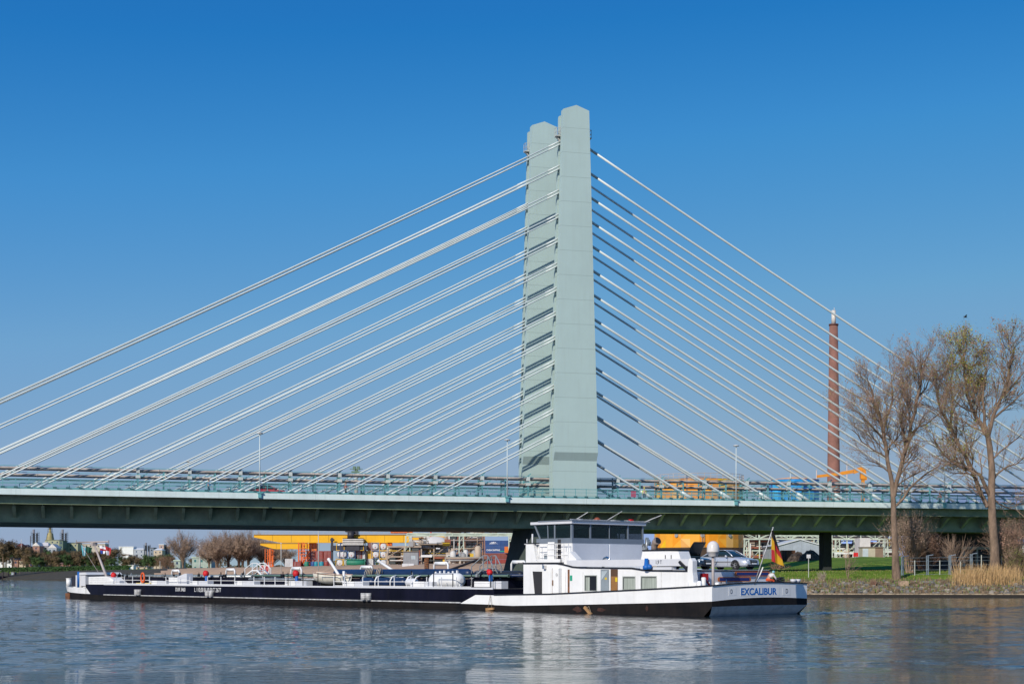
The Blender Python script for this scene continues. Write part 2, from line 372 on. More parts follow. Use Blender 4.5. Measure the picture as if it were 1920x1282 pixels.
# pylons
def pylon(n0, a0, name='pylon'):
    p = MB(); top = 65.9; D = 12.4
    def slab(n_a, n_b, w_t, w_b, top, gable, mi, kink):
        zk1, zk0 = 19.35, 18.25; wk = w_b
        poly = [(-w_b, D), (w_b, D), (wk, zk1), (w_t, top - gable), (0, top), (-w_t, top - gable), (-wk, zk1)]
        if not kink:
            p.prism([(a0 + x, z) for x, z in poly], n_a, n_b, mi); return
        L = [(-w_b, D), (w_b, D), (wk, zk0), (-wk, zk0)]; U = [(-wk, zk1), (wk, zk1), (w_t, top - gable), (0, top), (-w_t, top - gable)]
        p.prism([(a0 + x, z) for x, z in L], n_a, n_b, mi)
        p.prism([(a0 + x, z) for x, z in U], n_a - kink, n_b, mi)
        p.add([(a0 - wk, n_a, zk0), (a0 + wk, n_a, zk0), (a0 + wk, n_b, zk0), (a0 - wk, n_b, zk0), (a0 - wk, n_a - kink, zk1), (a0 + wk, n_a - kink, zk1), (a0 + wk, n_b, zk1), (a0 - wk, n_b, zk1)],
              [(0, 1, 5, 4), (1, 2, 6, 5), (3, 0, 4, 7)], mi)
    slab(n0, n0 + .55, 1.82, 3.08, 66.4, .65, 0, .55)
    slab(n0 + 1.45, n0 + 2.0, 1.82, 3.08, 66.0, .65, 0, 0)
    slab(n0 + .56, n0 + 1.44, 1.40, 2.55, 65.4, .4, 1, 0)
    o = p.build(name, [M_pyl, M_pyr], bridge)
    # maintenance balcony on both sides near the top
    for sx in (-1, 1):
        b = MB(); xx = a0 + sx * 1.45; z = 62.35
        b.box((xx, n0 + .57, z), (xx + sx * 1.1, n0 + 1.4, z + .12)); b.bar((xx, n0 + 1, z - .9), (xx + sx * .95, n0 + 1, z - .02), .3, .16)
        for q in (.15, .6, 1.05):
            b.bar((xx + sx * q, n0 + .6, z + .1), (xx + sx * q, n0 + .6, z + 1.15), .05); b.bar((xx + sx * q, n0 + 1.37, z + .1), (xx + sx * q, n0 + 1.37, z + 1.15), .05)
        for h in (.6, 1.15):
            b.bar((xx, n0 + .6, z + h), (xx + sx * 1.07, n0 + .6, z + h), .05); b.bar((xx + sx * 1.05, n0 + .6, z + h), (xx + sx * 1.05, n0 + 1.37, z + h), .05)
        b.box((xx, n0 + .8, z + .4), (xx + sx * .35, n0 + 1.2, z + 1.5))
        b.build('balcony', mat('balcony_steel', (.5, .5, .47), rough=.5), o)
    return o
PL = [(0, 0), (8.2, -2.1)]
for n0, a0 in PL: pylon(n0, a0)
# stays
def halfw(z): return 1.40 + (2.55 - 1.40) * (65 - z) / (65 - 19.35)
def stay(n, a0, side, ztop, slope, r, dn=0):
    x0 = a0 + side * halfw(ztop) * .92; ze = 13.1; L = (ztop - ze) / slope; x1 = x0 + side * L
    N = 10; pts = []
    sag = .62 * (L / 95) ** 2
    for i in range(N + 1):
        u = i / N; pts.append((x0 + (x1 - x0) * u, n + dn, ztop + (ze - ztop) * u - 4 * sag * u * (1 - u)))
    m = MB(); m.tube(pts, r, 8)
    a = Vector(pts[0]); d = (Vector(pts[1]) - a).normalized()
    m.tube([a, a + d * 2.4], r * 1.22, 8)                     # sleeve at the pylon
    b = Vector(pts[-1]); m.tube([b, b - d * 2.6], r * 1.35, 8) # anchor tube at the deck
    m.build('stay_cable', M_cab, bridge)
for n0, a0 in PL:
    for i in range(13):
        z = 62.05 - 3.317 * i
        stay(n0 + 1.0, a0, -1, z + .0, .510, .095)
        stay(n0 + 1.0, a0, -1, z - .44, .510, .095)
    for i in range(14):
        z = 61.6 - 3.317 * i
        stay(n0 + 1.0, a0, 1, z, .555, .158)
# railing along the footway
for seg in range(-10, 12):
    a = seg * 12.0; b = a + 12
    if b > 126 or a < -114: continue
    s = MB(); n = EDGE + .12
    for h, th in ((1.22, .07), (.14, .06)): s.bar((a, n, dz(a) + h), (b, n, dz(b) + h), th)
    s.bar((a, n, dz(a) + .78), (b, n, dz(b) + .78), .04)
    for i in range(8):
        t = a + i * 1.5; s.bar((t, n, dz(t)), (t, n, dz(t) + 1.3), .07)
        s.box((t - .22, n - .10, dz(t) + .10), (t + .22, n + .06, dz(t) + .30), 1)
    for i in range(96):
        t = a + i * .125; s.bar((t, n + .01, dz(t) + .14), (t, n + .01, dz(t) + 1.2), .013)
    s.box((a, n + .35, dz(a) - .02), (b - .02, n + .42, dz(a) + .22))
    s.build('railing', [M_teal, mat('railing_base', (.03, .12, .13))], bridge)
# guard rail and pipe bridge between the two cable planes
for k_, (n, z, r) in enumerate([(4.3, 3.05, .24), (4.9, 3.0, .14), (4.3, 2.22, .20), (5.4, 2.25, .18), (5.0, 1.75, .1)]):
    s = MB(); ts = [-130 + 5 * i for i in range(52)]
    s.tube([(t, n, dz(t) + z) for t in ts], r, 10)
    for t in ts: s.tube([(t, n, dz(t) + z), (t + .12, n, dz(t) + z)], r * 1.12, 10)
    s.build('pipeline', M_pipe, bridge)
for i in range(-18, 19):
    t = i * 3.25 + .9
    if abs(t) < 3 or t > 118: continue
    s = MB(); z = dz(t); tall = i % 2 == 0
    for n in (3.7, 6.0): s.bar((t, n, z - .1), (t, n, z + (3.5 if tall else 2.9)), .16)
    for h in (1.55, 2.0, 2.75): s.bar((t, 3.6, z + h), (t, 6.1, z + h), .14)
    if tall:
        s.bar((t - 1.2, 3.7, z + 1.0), (t, 3.7, z + 2.0), .09); s.bar((t + 1.2, 3.7, z + 2.75), (t, 3.7, z + 2.0), .09)
        s.box((t - .3, 3.5, z + 2.1), (t + .3, 4.0, z + 2.5), 1); s.box((t - .22, 3.5, z + 2.75), (t + .22, 4.0, z + 3.3), 1)
        s.bar((t - .2, 3.6, z + 3.3), (t + .35, 3.6, z + 3.75), .12)
    s.build('pipe_frame', [M_teal, mat('pipe_clamp', (.55, .6, .58))], bridge)
s = MB()
for h in (1.5, 2.55, 3.35): 
    for a in range(-114, 126, 12): s.bar((a, 3.62, dz(a) + h), (a + 12, 3.62, dz(a + 12) + h), .07)
for a in range(-114, 126, 2): s.bar((a, 2.6, dz(a)), (a, 2.6, dz(a) + 1.15), .08)
for h in (.55, 1.1):
    for a in range(-114, 126, 12): s.bar((a, 2.6, dz(a) + h), (a + 12, 2.6, dz(a + 12) + h), .10)
s.build('guard_rail', M_teal, bridge)
# glazed wind screen behind the footway, part of the bridge
g_scr = glass('screen_glass', (.10, .22, .25), rough=.15, alpha=.12)
for a in range(-114, 114, 12):
    s = MB(); s.box((a + .05, 2.9, dz(a) + .05), (a + 11.95, 2.93, dz(a) + 1.75)); s.build('wind_screen', g_scr, bridge)
s = MB(); ca = (tb(1186, 2.3), tb(1193, 2.3)); t = tb(1188, -3.5)
s.box((t - .35, -3.5, 13.25), (t + .35, -3.44, 14.05)); s.build('red_notice', mat('red_notice', (.45, .05, .12)), bridge)
# piers
M_pier = mat('pier_concrete', (.075, .10, .09), rough=.8, vs=.6, streak=.2)
s = MB()
v = [(-5.9, 0.2, 8.98), (5.9, .2, 8.98), (5.9, 10.5, 8.98), (-5.9, 10.5, 8.98), (-8.3, -.2, -1), (8.3, -.2, -1), (8.3, 11, -1), (-8.3, 11, -1)]
s.add(v, [(0, 3, 2, 1), (4, 5, 6, 7), (0, 1, 5, 4), (1, 2, 6, 5), (2, 3, 7, 6), (3, 0, 4, 7)]); s.build('pylon_pier', M_pier, bridge)
M_pblk = mat('pier_dark', (.03, .035, .035), rough=.8)
t = tb(1552, 5); s = MB(); s.prism([(t - .5, 9.0), (t - .5, 8.75), (t - .65, 8.65), (t - .65, 2.0), (t + .65, 2.0), (t + .65, 8.65), (t + .5, 8.75), (t + .5, 9.0)], 5, 6.5); s.build('pier', M_pblk, bridge)
t = tb(1818, 6); a, b = tb(1766, 6), tb(1902, 6)
s = MB(); s.box((a, 6, 3), (b, 15, 8.99)); s.build('abutment', mat('abutment_wall', (.075, .07, .085), rough=.85, vs=.25, c2=(.05, .047, .055)), bridge)
s = MB(); a, b = tb(1806, 5.5), tb(1856, 5.5)
for x in (a, (a + b) / 2, b): s.box((x - .15, 5.3, 4), (x + .15, 5.7, 6.6))
s.box((a - .3, 5.2, 6.6), (b + .3, 5.8, 7.0)); s.build('abutment_beam', mat('pale_concrete', (.42, .40, .36), rough=.85, streak=.2), bridge)
# lamps on the bridge edge
LP = [487, 951, 1380, 1771]
def lamp(lbl, h=7.5, group='lamp posts along the near edge of the bridge'):
    o = thing('street_lamp', lbl, 'street lamp', (0, 0, 0), TH, group)
    s = MB(); s.tube([(0, 0, 0), (0, 0, h)], [.09, .06], 8); s.build('pole', mat('lamp_pole', (.55, .63, .63), rough=.4), o)
    s = MB(); s.box((-.2, -.12, -.5), (.2, .15, .1)); s.box((-.3, -.2, .05), (.35, .1, .2)); s.build('bracket', M_teal, o)
    s = MB(); s.tube([(0, 0, h), (0, 0, h + .10), (0, 0, h + .2)], [.38, .42, .12], 12); s.build('lamp_head', mat('lamp_head', (.55, .56, .55)), o); return o
LL = ['lamp post on the bridge edge left of the pylons, farthest left of the tall ones', 'lamp post on the bridge edge just left of the pylon foot',
      'lamp post on the bridge edge in front of the orange tank', 'lamp post on the bridge edge between the two big bare trees']
l0 = None
for x, lb in zip(LP, LL):
    t = tb(x, EDGE - .1); X, Y = bp(t, EDGE - .15); z = dz(t) - .1
    if l0 is None: l0 = lamp(lb); l0.location = (X, Y, z)
    else: dup(l0, (X, Y, z), TH, lb)
for x, yt, lb in ((353, 865, 'short lamp post behind the pipes on the far left of the bridge'), (1482, 877, 'lamp post beyond the bridge above the blue tank'), (1288, 884, 'lamp post beyond the bridge over the orange tank')):
    t = tb(x, 22); X, Y = bp(t, 22); z = dz(t) - .1
    o = dup(l0, (X, Y, z), TH + math.pi, lb, 'lamp posts on the far edge of the bridge', (1, 1, (wz(yt, Y) - z) / 7.6))

# ------------------------------------------------------------------ the barge
AX, AY = 13.41, 100.1; DX, DY = -.663, .749        # aft port corner, heading
SHIP_RZ = math.atan2(DY, DX)
def pq(x, y, q):
    """(p, z) on the ship's fore-and-aft plane q metres in from the port side, seen at picture point x, y"""
    k = (x - 960) / F; p = (AX + .749 * q - k * (AY + .663 * q)) / (k * DY - DX)
    Y = AY + DY * p + .663 * q; return p, wz(y, Y)
def qz(x, y, p):
    k = (x - 960) / F; q = (k * (AY + DY * p) - AX - DX * p) / (.749 - k * .663); Y = AY + DY * p + .663 * q
    return q, wz(y, Y)
def S(p, q, z): return (p, -q, z)
def sw(p, q, z=0): return Vector((AX + DX * p + .749 * q, AY + DY * p + .663 * q, z))
M_navy = mat('hull_navy', (.006, .006, .016), rough=.5, var=.3, vs=.4, spec=.12, streak=.02)
M_hblk = mat('hull_black', (.009, .009, .010), rough=.7, vs=.7, c2=(.018, .015, .014), streak=.02, spec=.12)
M_wht = mat('white_paint', (.80, .80, .79), rough=.42, var=.05, vs=.5, streak=.10)
M_lav = mat('light_grey_paint', (.62, .63, .66), rough=.4, var=.04)
M_line = mat('rub_rail_grey', (.5, .5, .5), rough=.5, var=.3, vs=2)
M_slate = mat('slate_paint', (.17, .20, .24), rough=.35, var=.05)
M_blk = mat('black_trim', (.015, .015, .018), rough=.4)
M_deck = mat('deck_paint', (.16, .17, .17), rough=.8, var=.2)
M_rust = mat('rusty_steel', (.24, .09, .035), rough=.85, vs=3, c2=(.08, .05, .035))
M_red = mat('red_cover', (.60, .012, .015), rough=.6)
M_blue = mat('blue_machine', (.01, .12, .42), rough=.5)
M_tnavy = mat('tank_navy', (.012, .03, .085), rough=.4, var=.15, vs=.8)
M_silver = mat('silver_pipe', (.45, .47, .47), rough=.45, metal=.5, var=.3, vs=1.5)
M_steel = mat('stainless', (.6, .6, .6), rough=.2, metal=1)
M_win = glass('window_glass', (.012, .03, .04), rough=.04)
M_cur = mat('curtain', (.36, .40, .35), rough=.8, var=.2, vs=1.2, stretch=(6, 6, .3))
ship = thing('motor_tanker', 'long black and white inland tanker barge with white deckhouse under way below the bridge', 'ship', sw(0, 0), SHIP_RZ)
BOW = [(88.6, 0), (92.6, .15), (96.6, .6), (100.1, 1.3), (103.6, 2.4), (106.1, 3.4), (107.4, 4.3), (107.9, 5.15)]
def halfq(p):
    for (a, u), (b, v) in zip(BOW, BOW[1:]):
        if a <= p <= b: return u + (v - u) * (p - a) / (b - a)
    return 0 if p < 89 else 5.15
sheer = [(0, 2.06), (3.6, 1.88), (7, 1.72), (11.4, 1.53), (16, 1.34), (22.3, 1.22), (22.4, 1.20)]
wb = [(0, 1.03), (3.6, .90), (11.4, .66), (20.2, .42), (26.4, .50)]
def it(tab, p):
    return lerp_tab(tab, p)
def hull_side(ps, z0f, z1f, off, mi, s, both=True):
    for sg in (0, 1) if both else (0,):
        vs = []
        for p in ps:
            q0 = halfq(p); 
            for z in (z0f(p), z1f(p)):
                rake = 0 if p < 100 else (1.7 - z) * .9 * (p - 100) / 10
                q = q0 - off
                vs.append(S(p - rake, q if not sg else 10.3 - q, z))
        s.add(vs, [(2 * i, 2 * i + 1, 2 * i + 3, 2 * i + 2) for i in range(len(ps) - 1)], mi, True)
ps = [0, 1, 2.5, 4, 7, 11.4, 16, 20.2, 22.35] ; psm = [22.35, 24, 26.4, 35, 45, 55, 65, 75, 85, 88.6, 90.5, 92.6, 94]; psb = [94, 95.3, 96.6, 98.3, 100.1, 102, 103.6, 105, 106.1, 106.8, 107.4, 107.7, 107.9]
dk = lambda p: it(sheer, p) if p < 22.4 else 1.70
s = MB()
aft_cut = lambda p: .66 if p <= 0 else max(-.5, .66 - p * .9)
hull_side([0, .5, 1, 1.5, 2.1] + ps[2:], aft_cut, lambda p: it(wb, p), 0, 1, s)
hull_side(ps, lambda p: it(wb, p), dk, 0, 2, s)
hull_side(psm[:3], lambda p: .5, lambda p: 1.70, 0, 0, s); hull_side(psm[2:], lambda p: .53, lambda p: 1.70, 0, 0, s)
hull_side(psm, lambda p: -.5, lambda p: .53, 0, 1, s); 
hull_side(psb, lambda p: -.5, lambda p: .62 + .015 * (p - 94), 0, 1, s); hull_side(psb, lambda p: .62 + .015 * (p - 94), lambda p: 1.32 + .26 * max(0, (p - 100) / 10), 0, 2, s)
# decks
s.add([S(0, 0, 1.2), S(0, 10.3, 1.2), S(22.35, 10.3, 1.2), S(22.35, 0, 1.2)], [(0, 1, 2, 3)], 3)
s.add([S(22.35, 0, 1.69), S(22.35, 10.3, 1.69), S(88.6, 10.3, 1.69), S(94, 10.1, 1.69), S(94, .2, 1.69), S(88.6, 0, 1.69)], [(0, 1, 2, 3, 4, 5)], 3)
s.add([S(94, .25, 1.25), S(94, 10.05, 1.25), S(100, 9.0, 1.25), S(104, 7.8, 1.25), S(106.4, 6.5, 1.25), S(106.4, 3.8, 1.25), S(104, 2.5, 1.25), S(100, 1.3, 1.25)], [tuple(range(8))], 3)
s.add([S(22.35, 0, 1.2), S(22.35, 10.3, 1.2), S(22.35, 10.3, 1.7), S(22.35, 0, 1.7)], [(0, 1, 2, 3)], 0)
s.add([S(94, .25, .6), S(94, 10.05, .6), S(94, 10.05, 1.69), S(94, .25, 1.69)], [(0, 1, 2, 3)], 0)
# transom, cambered, with a sloping counter below
N = 14; tz = lambda u: (2.06 + .10 * u + .16 * math.sin(math.pi * u)); b1 = lambda u: 1.03 + .09 * u + .17 * math.sin(math.pi * u); b0 = lambda u: .67 + .03 * math.sin(math.pi * u)
for f0, f1, mi in ((b1, tz, 2), (b0, b1, 1)):
    vs = [];
    for i in range(N + 1):
        u = i / N
        bul = 0
        vs += [S(bul, 10.3 * u, f0(u)), S(bul, 10.3 * u, f1(u))]
    s.add(vs, [(2 * i, 2 * i + 1, 2 * i + 3, 2 * i + 2) for i in range(N)], mi, True)
vs = []
for i in range(N + 1):
    u = i / N; vs += [S(0, 10.3 * u, b0(u)), S(.45, .35 + 9.6 * u, .18), S(1.3, .8 + 8.7 * u, -.5)]
s.add(vs, [(3 * i + j, 3 * i + j + 1, 3 * i + j + 4, 3 * i + j + 3) for i in range(N) for j in range(2)], 4, True)
s.build('hull', [M_navy, M_hblk, M_wht, M_deck, mat('counter_grey', (.74, .76, .78), rough=.45, streak=.25, vs=1)], ship)
# white wedge panels painted onto the side
s = MB()
s.add([S(26.5, -.012, .50), S(22.30, -.012, .47), S(22.30, -.012, 1.20), S(24.6, -.012, 1.21)], [(0, 1, 2, 3)])
s.box(S(22.3, -.01, .44), S(22.34, 0, 1.2))
a = pq(166, 1113, 0)[0]; 
s.build('stern_paint', M_wht, ship)
s = MB(); s.add([S(94.02, halfq(94.02) - .02, 1.33), S(92.6, halfq(92.6) - .015, .63), S(94.02, halfq(94.02) - .02, .63)], [(0, 1, 2)])
s.build('bow_paint', M_wht, ship)
s = MB()   # rub rail and gunwale
s.box(S(26.4, -.06, .53), S(89, 0, .62)); s.build('rub_rail', M_line, ship)
s = MB()
for i in range(len(ps) - 1): s.bar(S(ps[i], -.02, dk(ps[i]) + .03), S(ps[i + 1], -.02, dk(ps[i + 1]) + .03), .09)
for i in range(N): u, v = i / N, (i + 1) / N; s.bar(S(0 - .02, 10.3 * u, tz(u) + .03), S(0 - .02, 10.3 * v, tz(v) + .03), .08)
s.build('gunwale', M_blk, ship)
s = MB(); s.box(S(22.5, -.01, 1.66), S(89, .16, 1.80)); s.build('deck_edge', M_lav, ship)
s = MB(); s.box(S(25, -.03, .18), S(88, 0, .22)); s.box(S(60, -.03, .36), S(61.5, 0, .40)); s.build('lower_rub_rail', M_hblk, ship)
# rust streaks at the bow & midships as weathered plates
s = MB(); p_ = pq(148, 1110, .6)[0]; s.box(S(101.2, halfq(101.2) - .02, .0), S(102.3, halfq(102.3) + .3, .62)); s.build('anchor_pocket', M_rust, ship)
# lettering on the hull
M_let = mat('white_lettering', (.75, .75, .75), rough=.6, var=.02); M_lbl = mat('blue_lettering', (.01, .14, .46), rough=.5, var=.02); M_dkl = mat('dark_lettering', (.02, .03, .05), rough=.5, var=.02)
def side_text(st, x0, x1, y0, y1, q, m, sx=None):
    p0, z0 = pq(x0, y1, q); p1, z1 = pq(x1, y0, q); h = z1 - z0
    o = text(st, h / .70, m, ship, S(p0, q - .02, z0), (R(90), 0, R(180)), bold=.0)
    wd = max(v.co.x for v in o.data.vertices); o.scale.x = abs(p0 - p1) / wd; return o
side_text('L 110,00 B 10,50 T 2677', 364.5, 414.5, 1101.5, 1108.6, 0, M_let)
side_text('DUR 3460', 329, 347.5, 1101, 1107.6, 0, M_let)
def aft_text(st, x0, x1, y0, y1, pp, m, dy=0, bold=.02):
    q0, z0 = qz(x0, y1, pp); q1, z1 = qz(x1, y0, pp)
    o = text(st, (z1 - z0) / .70, m, ship, S(pp, q0, z0), (R(90), R(0), R(-90)), bold=bold)
    wd = max(v.co.x for v in o.data.vertices); o.scale.x = abs(q1 - q0) / wd; return o
s = MB()
for xa, xb, ya, yb in ((1366, 1380, 1101, 1116), (1388, 1461, 1100, 1117), (1467, 1482.5, 1101.5, 1115)):
    qa, za = qz(xa, yb, 0); qb, zb = qz(xb, ya, 0); s.box(S(-.008, qa, za), S(-.001, qb, zb))
s.build('name_plate', M_wht, ship)
aft_text('EXCALIBUR', 1389, 1456.5, 1101.5, 1114.6, -.014, M_lbl, bold=.018)
aft_text('D', 1369.5, 1373.5, 1104, 1112.5, -.014, M_dkl, bold=.0); aft_text('D', 1473, 1477.5, 1103, 1111.5, -.014, M_dkl, bold=.0)
# pairs of fender posts on the side
for x in (258.5, 263, 391.5, 398.5, 684.5, 693.5):
    s = MB(); p, _ = pq(x, 1110, 0); s.tube([S(p, -.16, .60), S(p, -.16, 1.22)], [.26 if x > 600 else .24, .27], 10)
    for k_ in range(4): s.tube([S(p, -.16, .68 + k_ * .14), S(p, -.16, .70 + k_ * .14)], .285, 10)
    s.build('side_bollard', M_line, ship)
# ---- deckhouse
hp = lambda x, y: pq(x, y, .8)
s = MB(); Q0, Q1 = .8, 9.5
roof = [(19.8, 3.68), (16.0, 3.66), (15.2, 3.55), (14.3, 3.38), (13.5, 3.33), (8.2, 3.27), (7.2, 3.15), (6.6, 3.10), (2.65, 3.06)]
s.prism([(2.65, 1.21)] + [(4.2, 1.21), (19.8, 1.21)] + roof, -Q1, -Q0)
house = s.build('deckhouse', M_wht, ship)
s = MB()
for (a, za), (b, zb) in zip(roof, roof[1:]): s.bar(S(a, Q0 - .03, za + .02), S(b, Q0 - .03, zb + .02), .10)
s.bar(S(2.62, Q0, 3.10), S(2.62, Q1, 3.10), .08); s.build('roof_edge', M_blk, ship)
s = MB(); s.box(S(2.7, .9, 3.10), S(7.6, 9.4, 3.17)); s.build('car_deck', M_lav, ship)
def side_rect(name, x0, x1, y0, y1, m, q=.8, d=.03, par=None):
    p0, z1 = pq(x0, y0, q); p1, z0 = pq(x1, y1, q); _, za = pq(x1, y0, q)
    s = MB(); s.box(S(p0, q - d, z0), S(p1, q - .001, (z1 + za) / 2)); return s.build(name, m, par or ship)
def window(x0, x1, y0, y1, inner, dark=None):
    f = side_rect('window', x0 - 1, x1 + 1, y0 - 1.2, y1 + 1, mat('window_frame', (.45, .47, .45), rough=.5), d=.02)
    side_rect('shade', x0, x1, y0, y1, M_blk, d=.025, par=f).parent = ship
    return f
for x0, x1, y0, y1, cx in ((1097, 1118.5, 1079, 1106.5, 1106), (1168.5, 1190.5, 1081, 1104.5, None), (1202.5, 1230.5, 1080.5, 1103.5, None)):
    f = side_rect('window', x0 - 1.2, x1 + 1.2, y0 - 1.5, y1 + 1, mat('window_frame', (.42, .45, .42), rough=.5), d=.02)
    side_rect('pane', x0, x1, y0, y1, M_blk if cx else mat('window_shadow', (.10, .11, .10)), d=.024, par=f)
    side_rect('curtain', x0 + (1.5 if cx else 2.2), cx or x1, y0 + 2.5, y1, M_cur, d=.028, par=f)
# passage opening at the front of the house
s = MB(); P = [pq(999, 1070.5, .8), pq(1016.5, 1071, .8), pq(1016.5, 1112, .8), pq(1003, 1113, .8)]
s.prism(P, -.79, -.772); s.build('passage_opening', mat('dark_opening', (.03, .03, .035), rough=.9), ship)
dr = side_rect('door', 1036.5, 1053, 1065.5, 1111.5, M_wht, d=.05)
o = side_rect('door_gap', 1036, 1036.6, 1065, 1112, mat('brown_trim', (.22, .13, .08)), d=.055, par=dr)
s = MB(); p, z = pq(1045, 1076.5, .8); s.tube([S(p, .74, z), S(p, .70, z)], .12, 14); s.build('porthole', M_line, dr)
s = MB(); p, z = pq(1037.5, 1092, .8); s.box(S(p - .06, .70, z - .2), S(p + .06, .74, z + .2)); s.build('handle', mat('brown_trim', (.22, .13, .08)), dr)
s = MB(); a = pq(1053, 1090, .8)[0]; b = pq(1068, 1090, .8)[0]; s.box(S(a, .45, 1.3), S(a - .05, .79, 3.3)); s.build('door_leaf', M_wht, ship)
side_rect('door_opening', 1064.5, 1068, 1067, 1111, M_rust, d=.01)
sg = side_rect('green_notice', 1069, 1073, 1078, 1088, mat('green_sign', (.02, .32, .2)), d=.03)
dg = side_rect('door', 1127, 1142, 1067, 1108, mat('grey_door', (.25, .29, .32), rough=.4), d=.05)
s = MB(); a, b, c = pq(1129, 1070, .8), pq(1140.5, 1070, .8), pq(1129, 1087, .8); s.prism([a, b, c], -.745, -.73); s.build('pane', mat('pale_pane', (.45, .52, .55), rough=.2), dg)
do = side_rect('door_opening', 1145, 1158.5, 1066.5, 1108, mat('brown_inside', (.10, .055, .03)), d=.012)
side_rect('brown_door', 1146, 1158, 1080, 1108, mat('wood_door', (.30, .15, .05), rough=.4), d=.02)
side_rect('yellow_notice', 1154, 1158, 1082, 1090, mat('yellow', (.7, .5, .02)), d=.03); side_rect('yellow_notice', 1135, 1138.5, 1082, 1086, mat('yellow', (.7, .5, .02)), d=.06)
# ribs, lamp and seams on the white house side
s = MB()
for x in (1033, 1060, 1093, 1240): 
    p = pq(x, 1080, .8)[0]; s.box(S(p, .785, 1.3), S(p - .012, .8, 3.0))
s.build('weld_seam', M_line, ship)
s = MB(); p, z = pq(1021, 1063, .8); s.box(S(p, .55, z - .12), S(p - .22, .78, z + .15)); s.bar(S(p - .1, .78, z), S(p - .1, .5, z + .2), .06); s.build('wall_lamp', M_steel, ship)
# ---- front upper block and wing
s = MB()
a, z0 = pq(985.5, 1056, 1.0); b, z1 = pq(1003.5, 1018, 1.0)
s.prism([(19.75, 3.68), (19.75, 5.18), (18.9, 5.22), (18.55, 3.9), (18.2, 3.68)], -9.2, -1.0)
s.prism([(18.2, 3.68), (18.55, 4.0), (15.9, 4.0), (15.9, 3.6)], -9.2, -1.0)
s.build('bridge_wing', M_wht, ship)
s = MB(); s.box(S(19.8, .95, 5.2), S(18.6, 9.25, 5.26)); s.box(S(20.6, .9, 3.70), S(15.5, 9.3, 3.75)); s.build('wing_edge', M_blk, ship)
# wheelhouse
WP0, WP1, WQ0, WQ1 = 15.0, 18.75, 1.4, 9.2
s = MB(); s.box(S(WP0, WQ0, 3.4), S(WP1, WQ1, 5.2)); whb = s.build('wheelhouse_base', M_wht, ship)
s = MB(); s.box(S(WP0 - .02, WQ0 - .02, 5.2), S(WP1 + .2, WQ1 + .02, 5.58)); s.build('wheelhouse_band', M_slate, ship)
for (a, c) in ((.0, .49), (.51, 1.0)):
    s = MB(); s.box(S(WP0 - .035, WQ0 + .05 + (WQ1 - WQ0 - .1) * a, 3.62), S(WP0 - .001, WQ0 + .05 + (WQ1 - WQ0 - .1) * c, 5.16)); s.build('aft_panel', M_lav, ship)
wz0, wz1 = 5.58, 6.62
s = MB()
for q in (WQ0 + .08, WQ0 + 1.95, WQ0 + 6.05, WQ1 - .08): s.box(S(WP0, q - .07, wz0), S(WP0 + .14, q + .07, wz1))
s.box(S(WP0, WQ0 + 3.98, wz0), S(WP0 + .08, WQ0 + 4.02, wz1))
for q in (WQ0 + .03, WQ1 - .03):
    for p in (WP0 + .10, 16.9): s.box(S(p - .07, q - .05, wz0), S(p + .07, q + .05, wz1))
    s.bar(S(18.55, q, wz0), S(19.15, q, wz1), .12); s.bar(S(17.65, q, wz0), S(17.7, q, wz1), .08)
s.bar(S(18.55, WQ0, wz0), S(18.55, WQ1, wz0), .1)
s.build('window_post', M_slate, ship)
gl = glass('wheelhouse_glass', (.008, .022, .024), rough=.03, alpha=.45)
gl.node_tree.nodes['Principled BSDF'].inputs['Specular IOR Level'].default_value = .3
s = MB(); s.box(S(WP0 + .05, WQ0 + .1, wz0), S(WP0 + .07, WQ1 - .1, wz1)); s.build('aft_window', gl, ship)
s = MB(); s.prism([(15.1, wz0), (18.55, wz0), (19.1, wz1), (15.1, wz1)], -(WQ0 + .05), -(WQ0 + .03)); s.build('port_window', gl, ship)
s = MB(); s.prism([(15.1, wz0), (18.55, wz0), (19.1, wz1), (15.1, wz1)], -(WQ1 - .03), -(WQ1 - .05)); s.build('starboard_window', gl, ship)
s = MB(); s.add([S(18.55, WQ0, wz0), S(18.55, WQ1, wz0), S(19.12, WQ1, wz1), S(19.12, WQ0, wz1)], [(0, 1, 2, 3)]); s.build('front_window', gl, ship)
s = MB(); s.box(S(WP0 - .12, WQ0 - .15, 6.66), S(19.5, WQ1 + .15, 6.86)); s.box(S(WP0 - .2, WQ0 - .2, 6.86), S(18.6, WQ1 + .2, 6.93), 1); s.build('wheelhouse_roof', [M_lav, M_slate], ship)
s = MB(); s.box(S(17.4, 3.0, 5.3), S(18.3, 7.4, 5.95)); s.box(S(16.3, 4.6, 5.2), S(16.9, 5.3, 6.4)); s.box(S(15.9, 2.0, 5.2), S(16.3, 2.9, 6.1)); s.build('helm_console', M_blk, ship)
s = MB(); s.tube([S(18.0, 4.4, 5.6), S(17.6, 4.4, 6.3)], .18, 8); s.build('chair_back', M_slate, ship)
s = MB()
for x, y, ln in ((995, 0, 0),): pass
for (q, p, dx_, dz_) in ((2.0, 15.3, 1.1, .6), (5.2, 15.2, 1.4, .75), (9.2, 14.9, .9, .35), (9.3, 15.0, 1.5, .55)):
    s.bar(S(p, q, 6.95), S(p - dx_ * .5, q + dx_ * .75, 6.95 + dz_), .05)
for q in (2.5, 4.2, 6.1, 7.6): s.box(S(15.2, q, 6.93), S(15.6, q + .25, 7.06))
s.bar(S(15.0, 1.2, 6.98), S(15.0, 9.9, 6.98), .06); s.build('roof_antenna', M_line, ship)
s = MB(); s.tube([S(15.3, 4.35, 6.93), S(15.3, 4.35, 7.05), S(15.3, 4.35, 7.2)], [.28, .28, .1], 12); s.build('roof_lamp', mat('brown_dome', (.28, .07, .03), rough=.5), ship)
